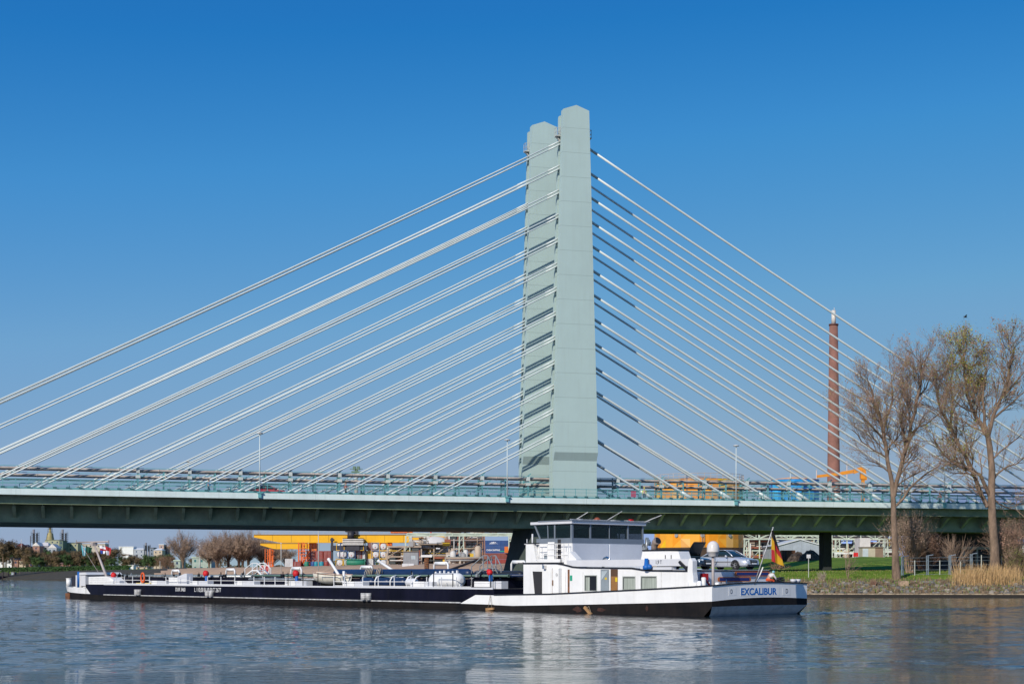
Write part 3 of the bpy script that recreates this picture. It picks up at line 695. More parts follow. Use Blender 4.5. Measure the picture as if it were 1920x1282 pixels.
s = MB(); s.box(S(15.3, 8.1, 6.93), S(15.6, 8.35, 7.15)); s.build('red_lamp', M_red, ship)
# wing rail, door, steps on the port side
s = MB()
for h in (4.3, 4.75, 5.15): s.bar(S(18.55, 1.02, h), S(15.0, 1.02, h), .04)
for p in (18.2, 17.3, 16.4, 15.5, 15.0): s.bar(S(p, 1.02, 3.75), S(p, 1.02, 5.17), .045)
s.build('wing_rail', M_wht, ship)
s = MB(); s.box(S(16.55, 1.36, 3.75), S(16.2, 1.398, 5.5)); s.build('wheelhouse_doorway', mat('dark_opening', (.03, .03, .035)), ship)
s = MB(); s.box(S(17.3, 1.05, 3.78), S(16.6, 1.12, 5.3)); s.build('wheelhouse_door', M_wht, ship)
s = MB(); s.prism([(15.7, 3.6), (15.7, 4.6), (14.9, 4.55), (14.2, 4.0), (14.0, 3.42), (15.7, 3.42)], -1.6, -1.05); s.build('stair_housing', M_wht, ship)
s = MB(); s.box(S(17.8, 1.10, 4.0), S(17.2, 1.38, 4.4)); s.build('grey_locker', mat('grey_door', (.25, .29, .32)), ship)
s = MB(); p, z = pq(1088 - 960 + 960, 1050, 1.0); s.tube([S(11.3, 1.0, 3.3), S(11.3, 1.0, 3.85), S(11.2, 1.0, 4.0), S(10.95, 1.0, 4.08), S(10.7, 1.0, 3.98), S(10.6, 1.0, 3.7)], .09, 10); s.build('vent_pipe', M_steel, ship)
s = MB(); s.tube([S(20.3, 2.2, 4.6), S(20.3, 2.2, 5.4), S(20.3, 2.2, 6.0)], .07, 6); s.bar(S(20.3, 1.9, 5.2), S(20.9, 1.9, 5.2), .06); s.bar(S(20.6, 1.9, 5.2), S(20.6, 1.9, 5.6), .06); s.build('navigation_light', M_lav, ship)
# beam of the car crane lying along the port roof edge, with the casing behind it
s = MB(); s.box(S(15.0, .86, 3.42), S(2.9, 1.26, 3.90)); bm = s.build('crane_boom', M_lav, ship)  # shade on the boom is put into its light grey colour
side_text('1,9 T', 1229, 1241, 1049.5, 1056.5, .86, M_dkl)
s = MB(); a = pq(1201, 1047, 1.5)[0]; b = pq(1279, 1047, 1.5)[0]
s.prism([(pq(1200, 1047, 1.5)[0], 3.6), (pq(1279, 1047, 1.5)[0], 3.6), (pq(1272, 1033, 1.5)[0], 4.45), (pq(1205, 1033, 1.5)[0], 4.55)], -2.6, -1.5); cas = s.build('engine_casing', M_wht, ship)
s = MB(); s.box(S(pq(1205, 1033, 1.5)[0], 1.45, 4.5), S(pq(1272, 1033, 1.5)[0], 2.65, 4.60)); s.build('casing_edge', M_blk, ship)
for x in (1247, 1258): side_rect('slot', x, x + 1.2, 1040, 1047, M_blk, q=1.5, d=.02)
s = MB(); p = pq(1227, 1035, 2)[0]; s.tube([S(p, 2, 4.5), S(p, 2, 4.85), S(p - .15, 1.95, 5.1), S(p - .4, 1.9, 5.25)], [.24, .24, .27, .3], 12); s.tube([S(p - .38, 1.9, 5.24), S(p - .42, 1.88, 5.27)], .25, 12, 1); s.build('exhaust_stack', [mat('exhaust', (.28, .22, .19), rough=.6), M_blk], ship)
s = MB(); p = pq(1212, 1030, 2)[0]
for i in range(6): s.box(S(p - .1 + .12 * (i % 3), 1.8 + .3 * (i // 3), 4.6 + .1 * i), S(p + .25, 2.1 + .3 * (i // 3), 4.75 + .15 * i))
s.tube([S(p - .3, 1.7, 4.5), S(p - .3, 1.7, 5.3)], .07, 6); s.build('deck_machinery', M_silver, ship)
s = MB(); p, z = pq(1213.5, 1067, .7); s.tube([S(p, .62, z), S(p, .62, z + .25), S(p, .62, z + .3), S(p, .62, z + .78)], [.26, .26, .17, .13], 10); s.ball(S(p - .3, .62, z + .18), .2); s.build('covered_pump', M_blue, ship)
s = MB(); s.box(S(7.4, .82, 3.16), S(4.4, 1.3, 3.36)); s.build('louvre_box', M_lav, ship)
for i in range(12): pass
# crane column
p = 2.2; s = MB()
s.prism([(p + .30, 1.3), (p - .30, 1.3), (p - .28, 2.6), (p - .2, 3.0), (p - .2, 3.75), (p - .02, 3.95), (p + .16, 3.9), (p + .22, 3.5), (p + .28, 2.7)], -.75, -.30)
s.cyl(S(p - .05, .52, 0)[:2], .34, 1.25, 2.30, 14); s.build('crane_column', M_wht, ship)
s = MB(); s.bar(S(p + 1.45, .8, 3.72), S(p + .55, .8, 3.05), .17); s.bar(S(p + .55, .8, 3.05), S(p + .35, 1.1, 2.9), .07); s.build('hydraulic_ram', M_blk, ship)
# aft deck: walls, name boards, radar dome
s = MB(); s.box(S(2.62, .85, 1.2), S(2.645, 9.45, 3.0)); s.build('aft_wall', mat('aft_wall_paint', (.74, .75, .78), rough=.45, var=.1), ship)
M_board = mat('orange_board', (.55, .15, .03), rough=.5); M_bl2 = mat('board_blue', (.015, .03, .16), rough=.5)
for x0, x1, y0, y1, pp in ((1346, 1408.5, 1081, 1090, 2.3), (1378, 1444, 1071, 1079.5, 2.5)):
    q0, z0 = qz(x0, y1, pp); q1, z1 = qz(x1, y0, pp); h = (z1 - z0) / 2; s = MB(); pl = []
    for i in range(9): a = math.pi / 2 + math.pi * i / 8; pl.append((-(q0 + h) - math.cos(a) * -h * -1, z0 + h + math.sin(a) * h))
    pl = [(-(q0 + h - math.cos(math.pi * i / 8 - math.pi / 2) * h), z0 + h + math.sin(math.pi * i / 8 - math.pi / 2) * h) for i in range(9)][::-1] + \
         [(-(q1 - h + math.cos(math.pi * i / 8 - math.pi / 2) * h), z0 + h + math.sin(math.pi * i / 8 - math.pi / 2) * h) for i in range(9)]
    s.prism(pl, pp, pp + .03, plane='yz'); nb = s.build('name_board', M_board, ship)
    s = MB(); s.box(S(pp - .012, q0 + h * 1.2, z0 + h * .35), S(pp - .002, q1 - h * 1.2, z1 - h * .35))
    s.build('board_stripe', M_bl2, nb)
q, z = qz(1337, 1042, 1.4)
s = MB(); s.tube([S(1.4, q, 1.25), S(1.4, q, 4.05)], .10, 10); s.build('dome_mast', mat('mast_grey', (.42, .37, .35), rough=.5), ship)
s = MB(); s.tube([S(1.4, q, zz) for zz in (4.02, 4.10, 4.35, 4.36, 4.42, 4.75, 4.95, 5.08, 5.13)], [.22, .33, .40, .43, .43, .42, .34, .2, .02], 20); s.build('satellite_dome', mat('dome_white', (.66, .63, .60), rough=.35), ship)
s = MB()
for (x, y, pp, r, h) in ((1311.5, 1093, 1.6, .17, .45), (1308, 1096, 2.1, .15, .4), (1345, 1094, 1.0, .16, .35), (1319, 1096, 2.2, .18, .7)):
    s = MB(); q, z = qz(x, y, pp); s.tube([S(pp, q, 1.22), S(pp, q, 1.9 + h), S(pp, q, 1.95 + h)], [r, r, r * .6], 12); s.build('deck_vent', M_wht, ship)
s = MB(); q, z = qz(1323, 1072, 2.3); s.box(S(2.3, q - .25, 2.45), S(2.55, q + .3, 2.9)); s.bar(S(2.3, q, 2.5), S(2.3, q + .4, 2.1), .1); s.build('hose_reel', M_red, ship)
s = MB()
for (x, pp) in ((1352, 2.4), (1362, 2.2), (1330, 2.4), (1318, 2.2)):
    s = MB(); q, z = qz(x, 1090, pp); s.ball(S(pp, q, 1.75), .26); s.box(S(pp - .2, q - .2, 1.25), S(pp + .2, q + .2, 1.7)); s.tube([S(pp, q, 1.7), S(pp, q, 2.5)], .05, 6); s.build('winch', M_silver, ship)
for x in (1487.5, 1495.5):
    q, z = qz(x, 1090, .55); s = MB(); s.tube([S(.55, q, 1.3), S(.55, q, 2.32), S(.55, q, 2.34), S(.55, q, 2.50)], [.17, .17, .22, .22], 12); s.build('mooring_bollard', M_lav, ship)
s = MB(); q, z = qz(1416, 1092, .1); s.bar(S(.1, q, 2.0), S(-.3, q + .35, 3.35), .07); s.build('boarding_rail', M_wht, ship)
# ---- cargo deck
s = MB(); s.box(S(24.5, 2.3, 1.69), S(93, 8.0, 2.45)); s.build('cargo_trunk', M_navy, ship)
rr = random.Random(3)
for (q, z, r, a, b, m) in ((2.6, 2.62, .15, 62, 92, M_silver), (3.0, 2.72, .10, 24, 93, mat('green_pipe', (.10, .17, .14))), (3.5, 2.60, .18, 58, 92, M_silver), (2.2, 2.35, .12, 48, 62, M_silver), (3.4, 2.75, .12, 21, 62, M_tnavy)):
    s = MB(); s.tube([S(a, q, z), S(b, q, z)], r, 8, cap=True)
    for k_ in range(int((b - a) / 3)): s.tube([S(a + k_ * 3, q, z), S(a + k_ * 3 + .12, q, z)], r * 1.4, 8)
    s.build('deck_pipe', m, ship)
def tank(q, z, r, x0, x1, m, name='deck_tank', seg=0):
    a = pq(x0, 1080, q)[0]; b = pq(x1, 1080, q)[0]; s = MB()
    s.tube([S(a, q, z), S(a - .15, q, z), S(a - .45, q, z), S(b + .45, q, z), S(b + .15, q, z), S(b, q, z)], [r * .3, r * .8, r, r, r * .8, r * .3], 18, 0); return s.build(name, m, ship)
tank(4.2, 2.9, .42, 628, 884, M_tnavy); tank(4.2, 2.75, .40, 889, 982, mat('tank_black', (.02, .022, .028), rough=.35))
tank(1.9, 2.15, .42, 679, 702, M_tnavy); tank(1.9, 2.15, .42, 706, 732, M_tnavy); tank(1.9, 2.15, .42, 734, 762, M_tnavy)
wt = tank(1.6, 2.33, .62, 810, 866, M_wht, 'white_tank')
s = MB()
for i in range(6): p = pq(816 + i * 8, 1074, 1.6)[0]; s.box(S(p, 1.55, 2.95), S(p - .12, 1.68, 3.07 + .05 * (i % 3)))
p = pq(862, 1095, 1.0)[0]; s.tube([S(p, 1.0, 1.95), S(p - .25, .9, 1.95)], .12, 8); s.build('tank_valve', M_wht, wt)
s = MB()
for x in (816, 838, 858): p = pq(x, 1098, 1.6)[0]; s.box(S(p, 1.2, 1.7), S(p - .2, 2.0, 1.85))
s.build('tank_saddle', M_blk, wt)
tank(1.6, 2.15, .36, 762, 782, M_lav, 'grey_tank')
for (x0, x1, ya, q, m) in ((280, 294, 1088, .5, M_wht), (294.5, 311.5, 1088.5, .5, M_lav), (316, 333, 1082, .6, M_wht), (334, 350, 1080, .6, M_lav), (355, 370, 1088.5, .5, M_wht), (372, 389, 1088.5, .5, M_lav), (439, 454, 1088.5, .5, M_wht),
                          (454.5, 476, 1088.5, .5, M_lav), (534, 553, 1088.5, .5, M_wht), (553.5, 574, 1088.5, .5, M_lav), (644, 664, 1089.5, .5, M_wht), (664.5, 680, 1089.5, .5, M_lav), (769, 795, 1089.5, .5, M_wht), (795.5, 810, 1090, .5, M_lav),
                          (889, 918, 1089.5, .5, M_wht), (199, 212, 1088, .6, M_wht), (212.5, 224, 1088, .8, M_lav), (927, 940, 1089, .9, M_lav)):
    a, z1 = pq(x0, ya, q); b, _ = pq(x1, ya, q); s = MB(); s.box(S(a, q, 1.7), S(b, q + .7, z1)); s.box(S(a + .02, q - .012, z1 - .16), S(b - .02, q, z1 - .13), 1)
    if x0 == 334: s.prism([(a, z1), (b, z1), (b, z1 + .30), (b + .5, z1 + .28)], -(q + .7), -q)
    s.build('deck_locker', [m, M_line], ship)
# railing of the side deck
def rail(x0, x1, step=2.15, h=.9, q=.22, m=M_wht, zb=1.72, name='deck_railing', ch=(.5, .12)):
    a = pq(x0, 1095, q)[0]; b = pq(x1, 1095, q)[0]; n = max(1, round((a - b) / step)); s = MB()
    for i in range(n + 1): p = a + (b - a) * i / n; s.bar(S(p, q, zb), S(p, q, zb + h), .06)
    for c in ch: s.bar(S(a, q, zb + c), S(b, q, zb + c), .045)
    return s.build(name, m, ship)
rail(218, 280); rail(311, 356); rail(389, 440); rail(476, 536); rail(680, 770); rail(800, 884, m=M_wht, ch=(.12,)); rail(626, 646, ch=(.5, .12))
rail(540, 568, 2.4, 1.3, m=M_blk, ch=()); rail(596, 628, 2.4, 1.25, m=M_blk, ch=(1.2,)); rail(813, 849, 2.6, 1.2, m=M_blk, ch=(1.15,)); rail(884, 920, 1.9, 1.2, m=M_blk, ch=(.1,))
s = MB(); s.box(S(pq(255, 1093, .3)[0], .3, 1.84), S(pq(280, 1093, .3)[0], .5, 1.92)); s.build('yellow_step', mat('yellow', (.7, .5, .02)), ship)
# white pipe gantries
for x0, x1, yt, q in ((424, 440, 1066.5, 5), (546, 565, 1064, 5), (676, 698, 1061.5, 5), (814, 840, 1054.5, 5), (322, 336, 1068.5, 6), (959, 985, 1052, 5)):
    a, z = pq(x0, yt, q); b, _ = pq(x1, yt, q); s = MB(); s.tube([S(a, q, 2.4), S(a, q, z - .2), S(a - .15, q, z), S(b + .15, q, z), S(b, q, z - .2), S(b, q, 2.4)], .09, 8, smooth=True); s.tube([S(a - .2, q, z - .08), S(b + .2, q, z - .08)], .14, 8)
    s.build('pipe_gantry', M_wht, ship)
# stairs over the pipes
for x0, xa, xb, x1, yb, yt, yr in ((459, 473, 482, 493, 1080, 1069, 1055), (884, 906, 914, 924, 1086, 1066, 1041)):
    q = 3.0; s = MB(); P = [pq(x0, yb, q), pq(xa, yt, q), pq(xb, yt, q), pq(x1, yb, q)]; hr = pq(xa, yr, q)[1] - P[1][1]
    for qq in (q, q + .9):
        for (p0, z0), (p1, z1) in zip(P, P[1:]): s.bar(S(p0, qq, z0), S(p1, qq, z1), .12)
        for (p0, z0), (p1, z1) in zip(P, P[1:]): s.bar(S(p0, qq, z0 + hr), S(p1, qq, z1 + hr), .06)
        for p0, z0 in P: s.bar(S(p0, qq, z0 - .2), S(p0, qq, z0 + hr), .06)
    for i in range(6):
        u = i / 5; p0 = P[0][0] + (P[1][0] - P[0][0]) * u; z0 = P[0][1] + (P[1][1] - P[0][1]) * u; s.box(S(p0 - .12, q, z0), S(p0 + .12, q + .9, z0 + .04))
    s.box(S(P[1][0], q, P[1][1]), S(P[2][0], q + .9, P[1][1] + .05)); s.build('crossing_stair', M_silver if x0 > 800 else M_wht, ship)
# red covered monitors
for x, y in ((213, 1078), (386, 1075), (555, 1075), (918.5, 1073)):
    p, z = pq(x, y, 1.6); r = .33 if x < 900 else .26; s = MB(); s.ball(S(p, 1.6, z), r, 12); s.ball(S(p + .15, 1.6, z + .12), r * .7, 10); mo = s.build('fire_monitor', M_red, ship)
    s = MB(); s.tube([S(p - .1, 1.6, 1.7), S(p - .1, 1.6, z - .2)], .16, 8); s.build('monitor_base', M_blue, mo)
for i in range(84):
    s = MB(); p = rr.uniform(25, 92); q = rr.uniform(2.0, 3.2); z = 2.4 + rr.random() * .25; sz = rr.uniform(.08, .28)
    if rr.random() < .5: s.tube([(0, 0, 0), (rr.uniform(.4, 2.5), 0, rr.uniform(-.1, .15))], .05, 6); nm_ = 'branch_pipe'
    else: s.box((0, 0, 0), (sz, sz, sz * rr.uniform(.6, 1.6))); s.box((sz * .3, sz * .3, 0), (sz * .6, sz * .6, sz * 2.2)); nm_ = 'valve'
    s.build(nm_, rr.choice((M_silver, M_navy, M_blk)), ship, S(p, q, z))
s = MB()
for i in range(8): p = pq(690 + i * 3 + (6 if i > 4 else 0), 1070, 3.6)[0]; s.tube([S(p, 3.6, 2.9), S(p, 3.5, 3.42), S(p - .03, 3.3, 3.2), S(p, 3.2, 2.7)], .035, 6)
s.build('hose', mat('tan_hose', (.45, .38, .28), rough=.7), ship)
# curved racks of the navy tanks
for x in (704, 732.5, 763, 778):
    p = pq(x, 1080, 1.4)[0]; s = MB(); s.tube([S(p, 1.35, 1.7), S(p, 1.35, 2.3), S(p - .05, 1.5, 2.6), S(p - .15, 1.9, 2.75)], .06, 6); s.build('tank_rack', M_wht, ship)
# two small davits and a white post
for xa, ya, xb, yb, q in ((616.5, 1048.5, 645, 1093, 1.2), (710, 1051.5, 738, 1070, 6.5)):
    pa, za = pq(xa, ya, q); pb, zb = pq(xb, yb, q); s = MB(); s.tube([S(pb, q, zb), S(pa, q, za)], .13, 8); s.ball(S(pa, q, za), .17, 8); s.bar(S(pb, q, 1.7), S(pb, q, zb), .2); s.build('davit', M_wht, ship)
p, z = pq(644.5, 1070, 1.4); s = MB(); s.tube([S(p, 1.4, 1.7), S(p, 1.4, z)], .12, 8); s.build('white_post', M_wht, ship)
# navigation sign boards
for x0, x1, y0, y1 in ((488, 496, 1058.5, 1073), (497, 505, 1058.5, 1073)):
    q = 7.0; a, z0 = pq(x0, y1, q); b, z1 = pq(x1, y0, q); s = MB(); s.box(S(a, q, z0), S(b, q + .05, z1)); s.bar(S((a + b) / 2, q + .1, 2.4), S((a + b) / 2, q + .1, z0), .08); sb = s.build('sign_board', mat('sign_white', (.7, .62, .60)), ship)
    s = MB(); n = 20; ca, cz = (a + b) / 2, (z0 + z1) / 2; r = (z1 - z0) * .36
    pts = [S(ca + r * .75 * math.cos(2 * math.pi * i / n), q - .03, cz + r * math.sin(2 * math.pi * i / n)) for i in range(n + 1)]
    s.tube(pts, .05, 6, cap=False); s.bar(S(ca - r * .4 * (1 if x0 < 490 else 0), q - .03, cz + r * .7), S(ca + r * .4 * (1 if x0 < 490 else 0), q - .03, cz - r * .7), .07); s.build('sign_symbol', mat('sign_red', (.5, .03, .03)), sb)
# bow
s = MB(); a = pq(166, 1090, 1.0)[0]; b = pq(200, 1090, 1.0)[0]
s.prism([(a, 1.7), (a, 2.55), (b, 2.62), (b - 1.0, 2.45), (b - 2.6, 1.78), (b - 2.6, 1.7)], -9.2, -1.0)
for i in range(3): s.box(S(a - .1, .985, 1.9 + i * .22), S(b, 1.0, 1.93 + i * .22), 1)
s.build('foredeck_house', [M_wht, M_line], ship)
s = MB(); a = pq(151, 1090, 1.2)[0]; b = pq(160, 1090, 1.2)[0]; s.box(S(a, 1.2, 1.5), S(b, 5, 2.75)); a = pq(150, 1080, 1.2)[0]; b = pq(165.5, 1080, 1.2)[0]
s.prism([(a, 2.75), (a, 3.05), (b + .6, 3.08), (b, 2.8)], -5.5, -1.1); s.build('bow_shelter', M_lav, ship)
s = MB(); a = pq(143.3, 1080, 1.3)[0]; b = pq(150.5, 1080, 1.3)[0]
for p in (a, b): s.box(S(p, 1.2, 1.3), S(p - .22, 1.5, 2.75))
s.build('bow_frame', M_wht, ship)
s = MB(); p = pq(147.5, 1080, 1.4)[0]; s.tube([S(p, 1.4, 1.3), S(p, 1.4, 3.15)], .17, 8, 0); s.build('bow_column', [M_blue], ship)
s = MB(); a = pq(134, 1090, 2.2)[0]; b = pq(142, 1090, 2.2)[0]; s.box(S(a, 2.2, 1.4), S(b, 4.5, 2.6)); s.tube([S(a, 3, 2.1), S(a, 5, 2.1)], .5, 12); s.box(S(b - .8, 1.4, 1.4), S(b - 2.0, 3, 2.5)); s.build('anchor_winch', mat('winch_grey', (.03, .03, .045), rough=.5, var=.3), ship)
s = MB(); p = pq(129, 1090, 3.6)[0]; s.cyl(S(p, 3.6, 0)[:2], .32, 1.4, 2.3, 12); s.cyl(S(p, 3.6, 0)[:2], .36, 2.3, 2.38, 12); s.build('mooring_bollard', M_wht, ship)
# leaning bow mast
pa, za = pq(201, 1084, 3.2); pb, zb = pq(175.5, 1018, 3.2); s = MB(); s.tube([S(pa, 3.2, za), S(pb, 3.2, zb)], [.17, .10], 8)
s.box(S(pb + .2, 2.9, zb - .3), S(pb - .35, 3.5, zb + .1)); s.tube([S(pb - 4.0, 3.1, zb + .12), S(pb + 4.4, 3.1, zb + .16)], .10, 8); s.bar(S(pb + 4.4, 3.1, zb - .1), S(pb + 4.4, 3.1, zb + .45), .08); s.bar(S(pb - 4.0, 3.1, zb - .1), S(pb - 4.0, 3.1, zb + .3), .08)
s.bar(S(pa - .6, 3.2, 1.7), S(pb - .2, 3.2, zb), .04); s.bar(S(pa + .4, 3.2, 1.7), S(pb + 3.5, 3.2, zb), .03); s.build('bow_mast', mat('mast_grey', (.42, .37, .35)), ship)
def cloth(w, h, m_idx, sway=.25, fold=.10, nx=8, nz=12, seed=0):
    """hanging cloth: width along x, hanging down -z; m_idx(u,v) picks the colour band"""
    s = MB(); r = random.Random(seed); ph = r.uniform(0, 6)
    P = lambda u, v: (w * u * (1 - .45 * v) + sway * v, fold * math.sin(u * 9 + ph + v * 2) * (.4 + v), -h * (v + .25 * u * (1 - v)))
    vs = [P(i / nx, j / nz) for j in range(nz + 1) for i in range(nx + 1)]
    for j in range(nz):
        for i in range(nx):
            s.f.append((j * (nx + 1) + i, j * (nx + 1) + i + 1, (j + 1) * (nx + 1) + i + 1, (j + 1) * (nx + 1) + i)); s.m.append(m_idx((i + .5) / nx, (j + .5) / nz)); s.sm.append(True)
    s.v = vs; return s
F_r = mat('flag_red', (.36, .015, .02), rough=.8); F_w = mat('flag_white', (.75, .75, .78), rough=.8); F_b = mat('flag_blue', (.03, .08, .40), rough=.8); F_t = mat('flag_teal', (.10, .42, .50), rough=.8)
F_k = mat('flag_black', (.015, .013, .012), rough=.8); F_y = mat('flag_gold', (.52, .29, .01), rough=.8); F_g = mat('flag_green', (.01, .07, .04), rough=.8)
for x, y, w_, h_, mats_, fn, lb, sd in ((152, 1021, .7, 1.55, [F_t, F_w], lambda u, v: 1 if .4 < u < .75 else 0, 'teal and white flag hanging at the left end of the bow mast yard', 1),
        (160.5, 1023, 1.0, 1.0, [F_g], lambda u, v: 0, 'dark green flag hanging left of the bow mast', 2),
        (186, 1022, 1.1, 1.15, [F_r, F_w, F_b], lambda u, v: 1 if v < .35 else (0 if v < .6 else 2 if u < .5 else 1), 'white, red and blue flag hanging right of the bow mast', 3),
        (197, 1023, .95, 1.25, [F_r, F_w], lambda u, v: 0 if v < .5 or u > .6 else 1, 'red and white flag at the right end of the bow mast yard', 4)):
    p, z = pq(x, y, 3.1); o = cloth(w_ * .75, h_ * .85, fn, .2, .08, seed=sd).build('hanging_flag', mats_, None, sw(p, 3.1, z), (0, 0, R(10))); tag(o, lb, 'flag', 'flags hanging from the bow mast')
# ensign at the stern
q, z = qz(1413, 1090, .1); B0 = sw(.1, q, 2.0); B1 = Vector(at(1449.5, 989, sw(-1.9, q + .1).y))
ens = thing('ensign', 'black, red and gold flag drooping from a leaning staff at the barge stern', 'flag', B0)
s = MB(); s.tube([(0, 0, 0), B1 - B0], [.05, .035], 8); s.ball(B1 - B0, .06, 8); s.build('flagstaff', M_line, ens)
d = (B1 - B0); s = MB(); nx, nz = 10, 26; vs = []
for j in range(nz + 1):
    v = j / nz
    for i in range(nx + 1):
        u = i / nx
        tx = -.08 + .52 * v - .52 * v * (1 - u) + u * .12 + (.20 * v * u)
        vs.append((d.x + tx - .02, d.y + .10 * math.sin(u * 9 + v * 3) - .02, d.z - .15 - 2.45 * v * (.86 + .14 * u) - .02))
cols = []
for j in range(nz):
    for i in range(nx):
        u = (i + .5) / nx; v = (j + .5) / nz; c = u * .9 - v * .55 + .25
        mi = 0 if v < .12 + .12 * u and u > .0 and v < .3 else None
        k_ = v * .9 - u * .35
        mi = 0 if k_ < .17 else (1 if k_ < .38 and u > .35 else 2)
        if v > .6 and u < .30: mi = 1
        s.f.append((j * (nx + 1) + i, j * (nx + 1) + i + 1, (j + 1) * (nx + 1) + i + 1, (j + 1) * (nx + 1) + i)); s.m.append(mi); s.sm.append(True)
s.v = vs; s.build('flag_cloth', [F_k, F_r, F_y], ens)
# life ring
p, z = pq(270, 1082.5, .3); s = MB(); n = 20; s.tube([S(.36 * math.cos(2 * math.pi * i / n), 0, .5 * math.sin(2 * math.pi * i / n)) for i in range(n + 1)], .10, 8, cap=False)
o = s.build('life_ring', mat('ring_orange', (.75, .12, .03), rough=.6), None, sw(p, .15, z), (0, 0, SHIP_RZ)); tag(o, 'orange life ring hanging on the white rail near the barge bow', 'life ring')
# wooden fenders on ropes
for x, y, ang, ln, yr, lb in ((918, 1141, R(4), .85, 1115, 'short wooden fender block hanging level below the forward end of the white hull'), (1103, 1146, R(-38), 1.05, 1136, 'slanting wooden fender beam hanging against the black hull below the deckhouse')):
    p, z = pq(x, y, -.2); o = thing('hanging_fender', lb, 'fender', sw(p, -.2, z), SHIP_RZ + math.pi, 'wooden fenders hung on the hull'); s = MB()
    c, sn = math.cos(ang), math.sin(ang); s.bar((-ln / 2 * c, .03, -ln / 2 * sn), (ln / 2 * c, .03, ln / 2 * sn), .18, .18)
    if x < 1000: s.bar((-.42, .03, -.1), (-.30, .03, -.45), .1)
    s.build('timber', mat('raw_timber', (.38, .22, .10), rough=.8, vs=4), o)
    h = pq(x, yr, 0)[1] - z; s = MB(); s.tube([(-ln * .3, .03, -ln * .3 * sn), (0, .06, h)], .018, 5); s.tube([(ln * .3, .03, ln * .3 * sn), (0, .06, h)], .018, 5); s.build('rope', mat('rope', (.3, .25, .18)), o)
# ---- lifeboat on deck
def lifeboat():
    q = 1.6; p0 = pq(651, 1085, q)[0]; p1 = pq(590, 1085, q)[0]; L = p1 - p0
    o = thing('lifeboat', 'cream open lifeboat stowed on the tanker deck beside a white davit', 'boat', sw(p0, q, 1.95), SHIP_RZ)
    s = MB(); rings = []
    for i in range(13):
        u = i / 12; x = L * u; hw = .82 * min(1, (u * 6 + .62)) * math.sqrt(max(.0, 1 - max(0, (u - .45) / .56) ** 2.2)) + .02
        top = .85 + .28 * u * u; bot = .0 + .55 * max(0, u - .6) ** 1.6 * 3; ring = []
        for k in range(13):
            a = math.pi * k / 12; ring.append((x, -math.cos(a) * hw * (1 if k in (0, 12) else .98), top - (top - bot) * math.sin(a) ** .7))
        for k in range(12, -1, -1):
            a = math.pi * k / 12; ring.append((x, -math.cos(a) * hw * .86, top - (top - bot - .15) * math.sin(a) ** .7 - .03))
        rings.append(ring)
    s.loft(rings); s.build('hull', mat('boat_cream', (.66, .62, .52), rough=.5, var=.12, streak=.25), o)
    s = MB()
    for sg in (-1, 1):
        s.tube([(L * i / 12, sg * (.84 * min(1, (i / 12 * 6 + .62)) * math.sqrt(max(0, 1 - max(0, (i / 12 - .45) / .56) ** 2.2)) + .03), .86 + .28 * (i / 12) ** 2) for i in range(13)], .045, 6)
    s.build('gunwale', mat('boat_trim', (.50, .33, .25), rough=.6), o)
    s = MB()
    for x in (.25, .5, .72): s.box((L * x, -.75, .62), (L * x + .25, .75, .67))
    s.build('thwart', mat('boat_trim', (.50, .33, .25)), o)
    s = MB(); s.box((L * .2, -.5, -.24), (L * .2 + .12, .5, .12)); s.box((L * .7, -.4, -.24), (L * .7 + .12, .4, .25)); s.build('chock', M_blk, o)
lifeboat()

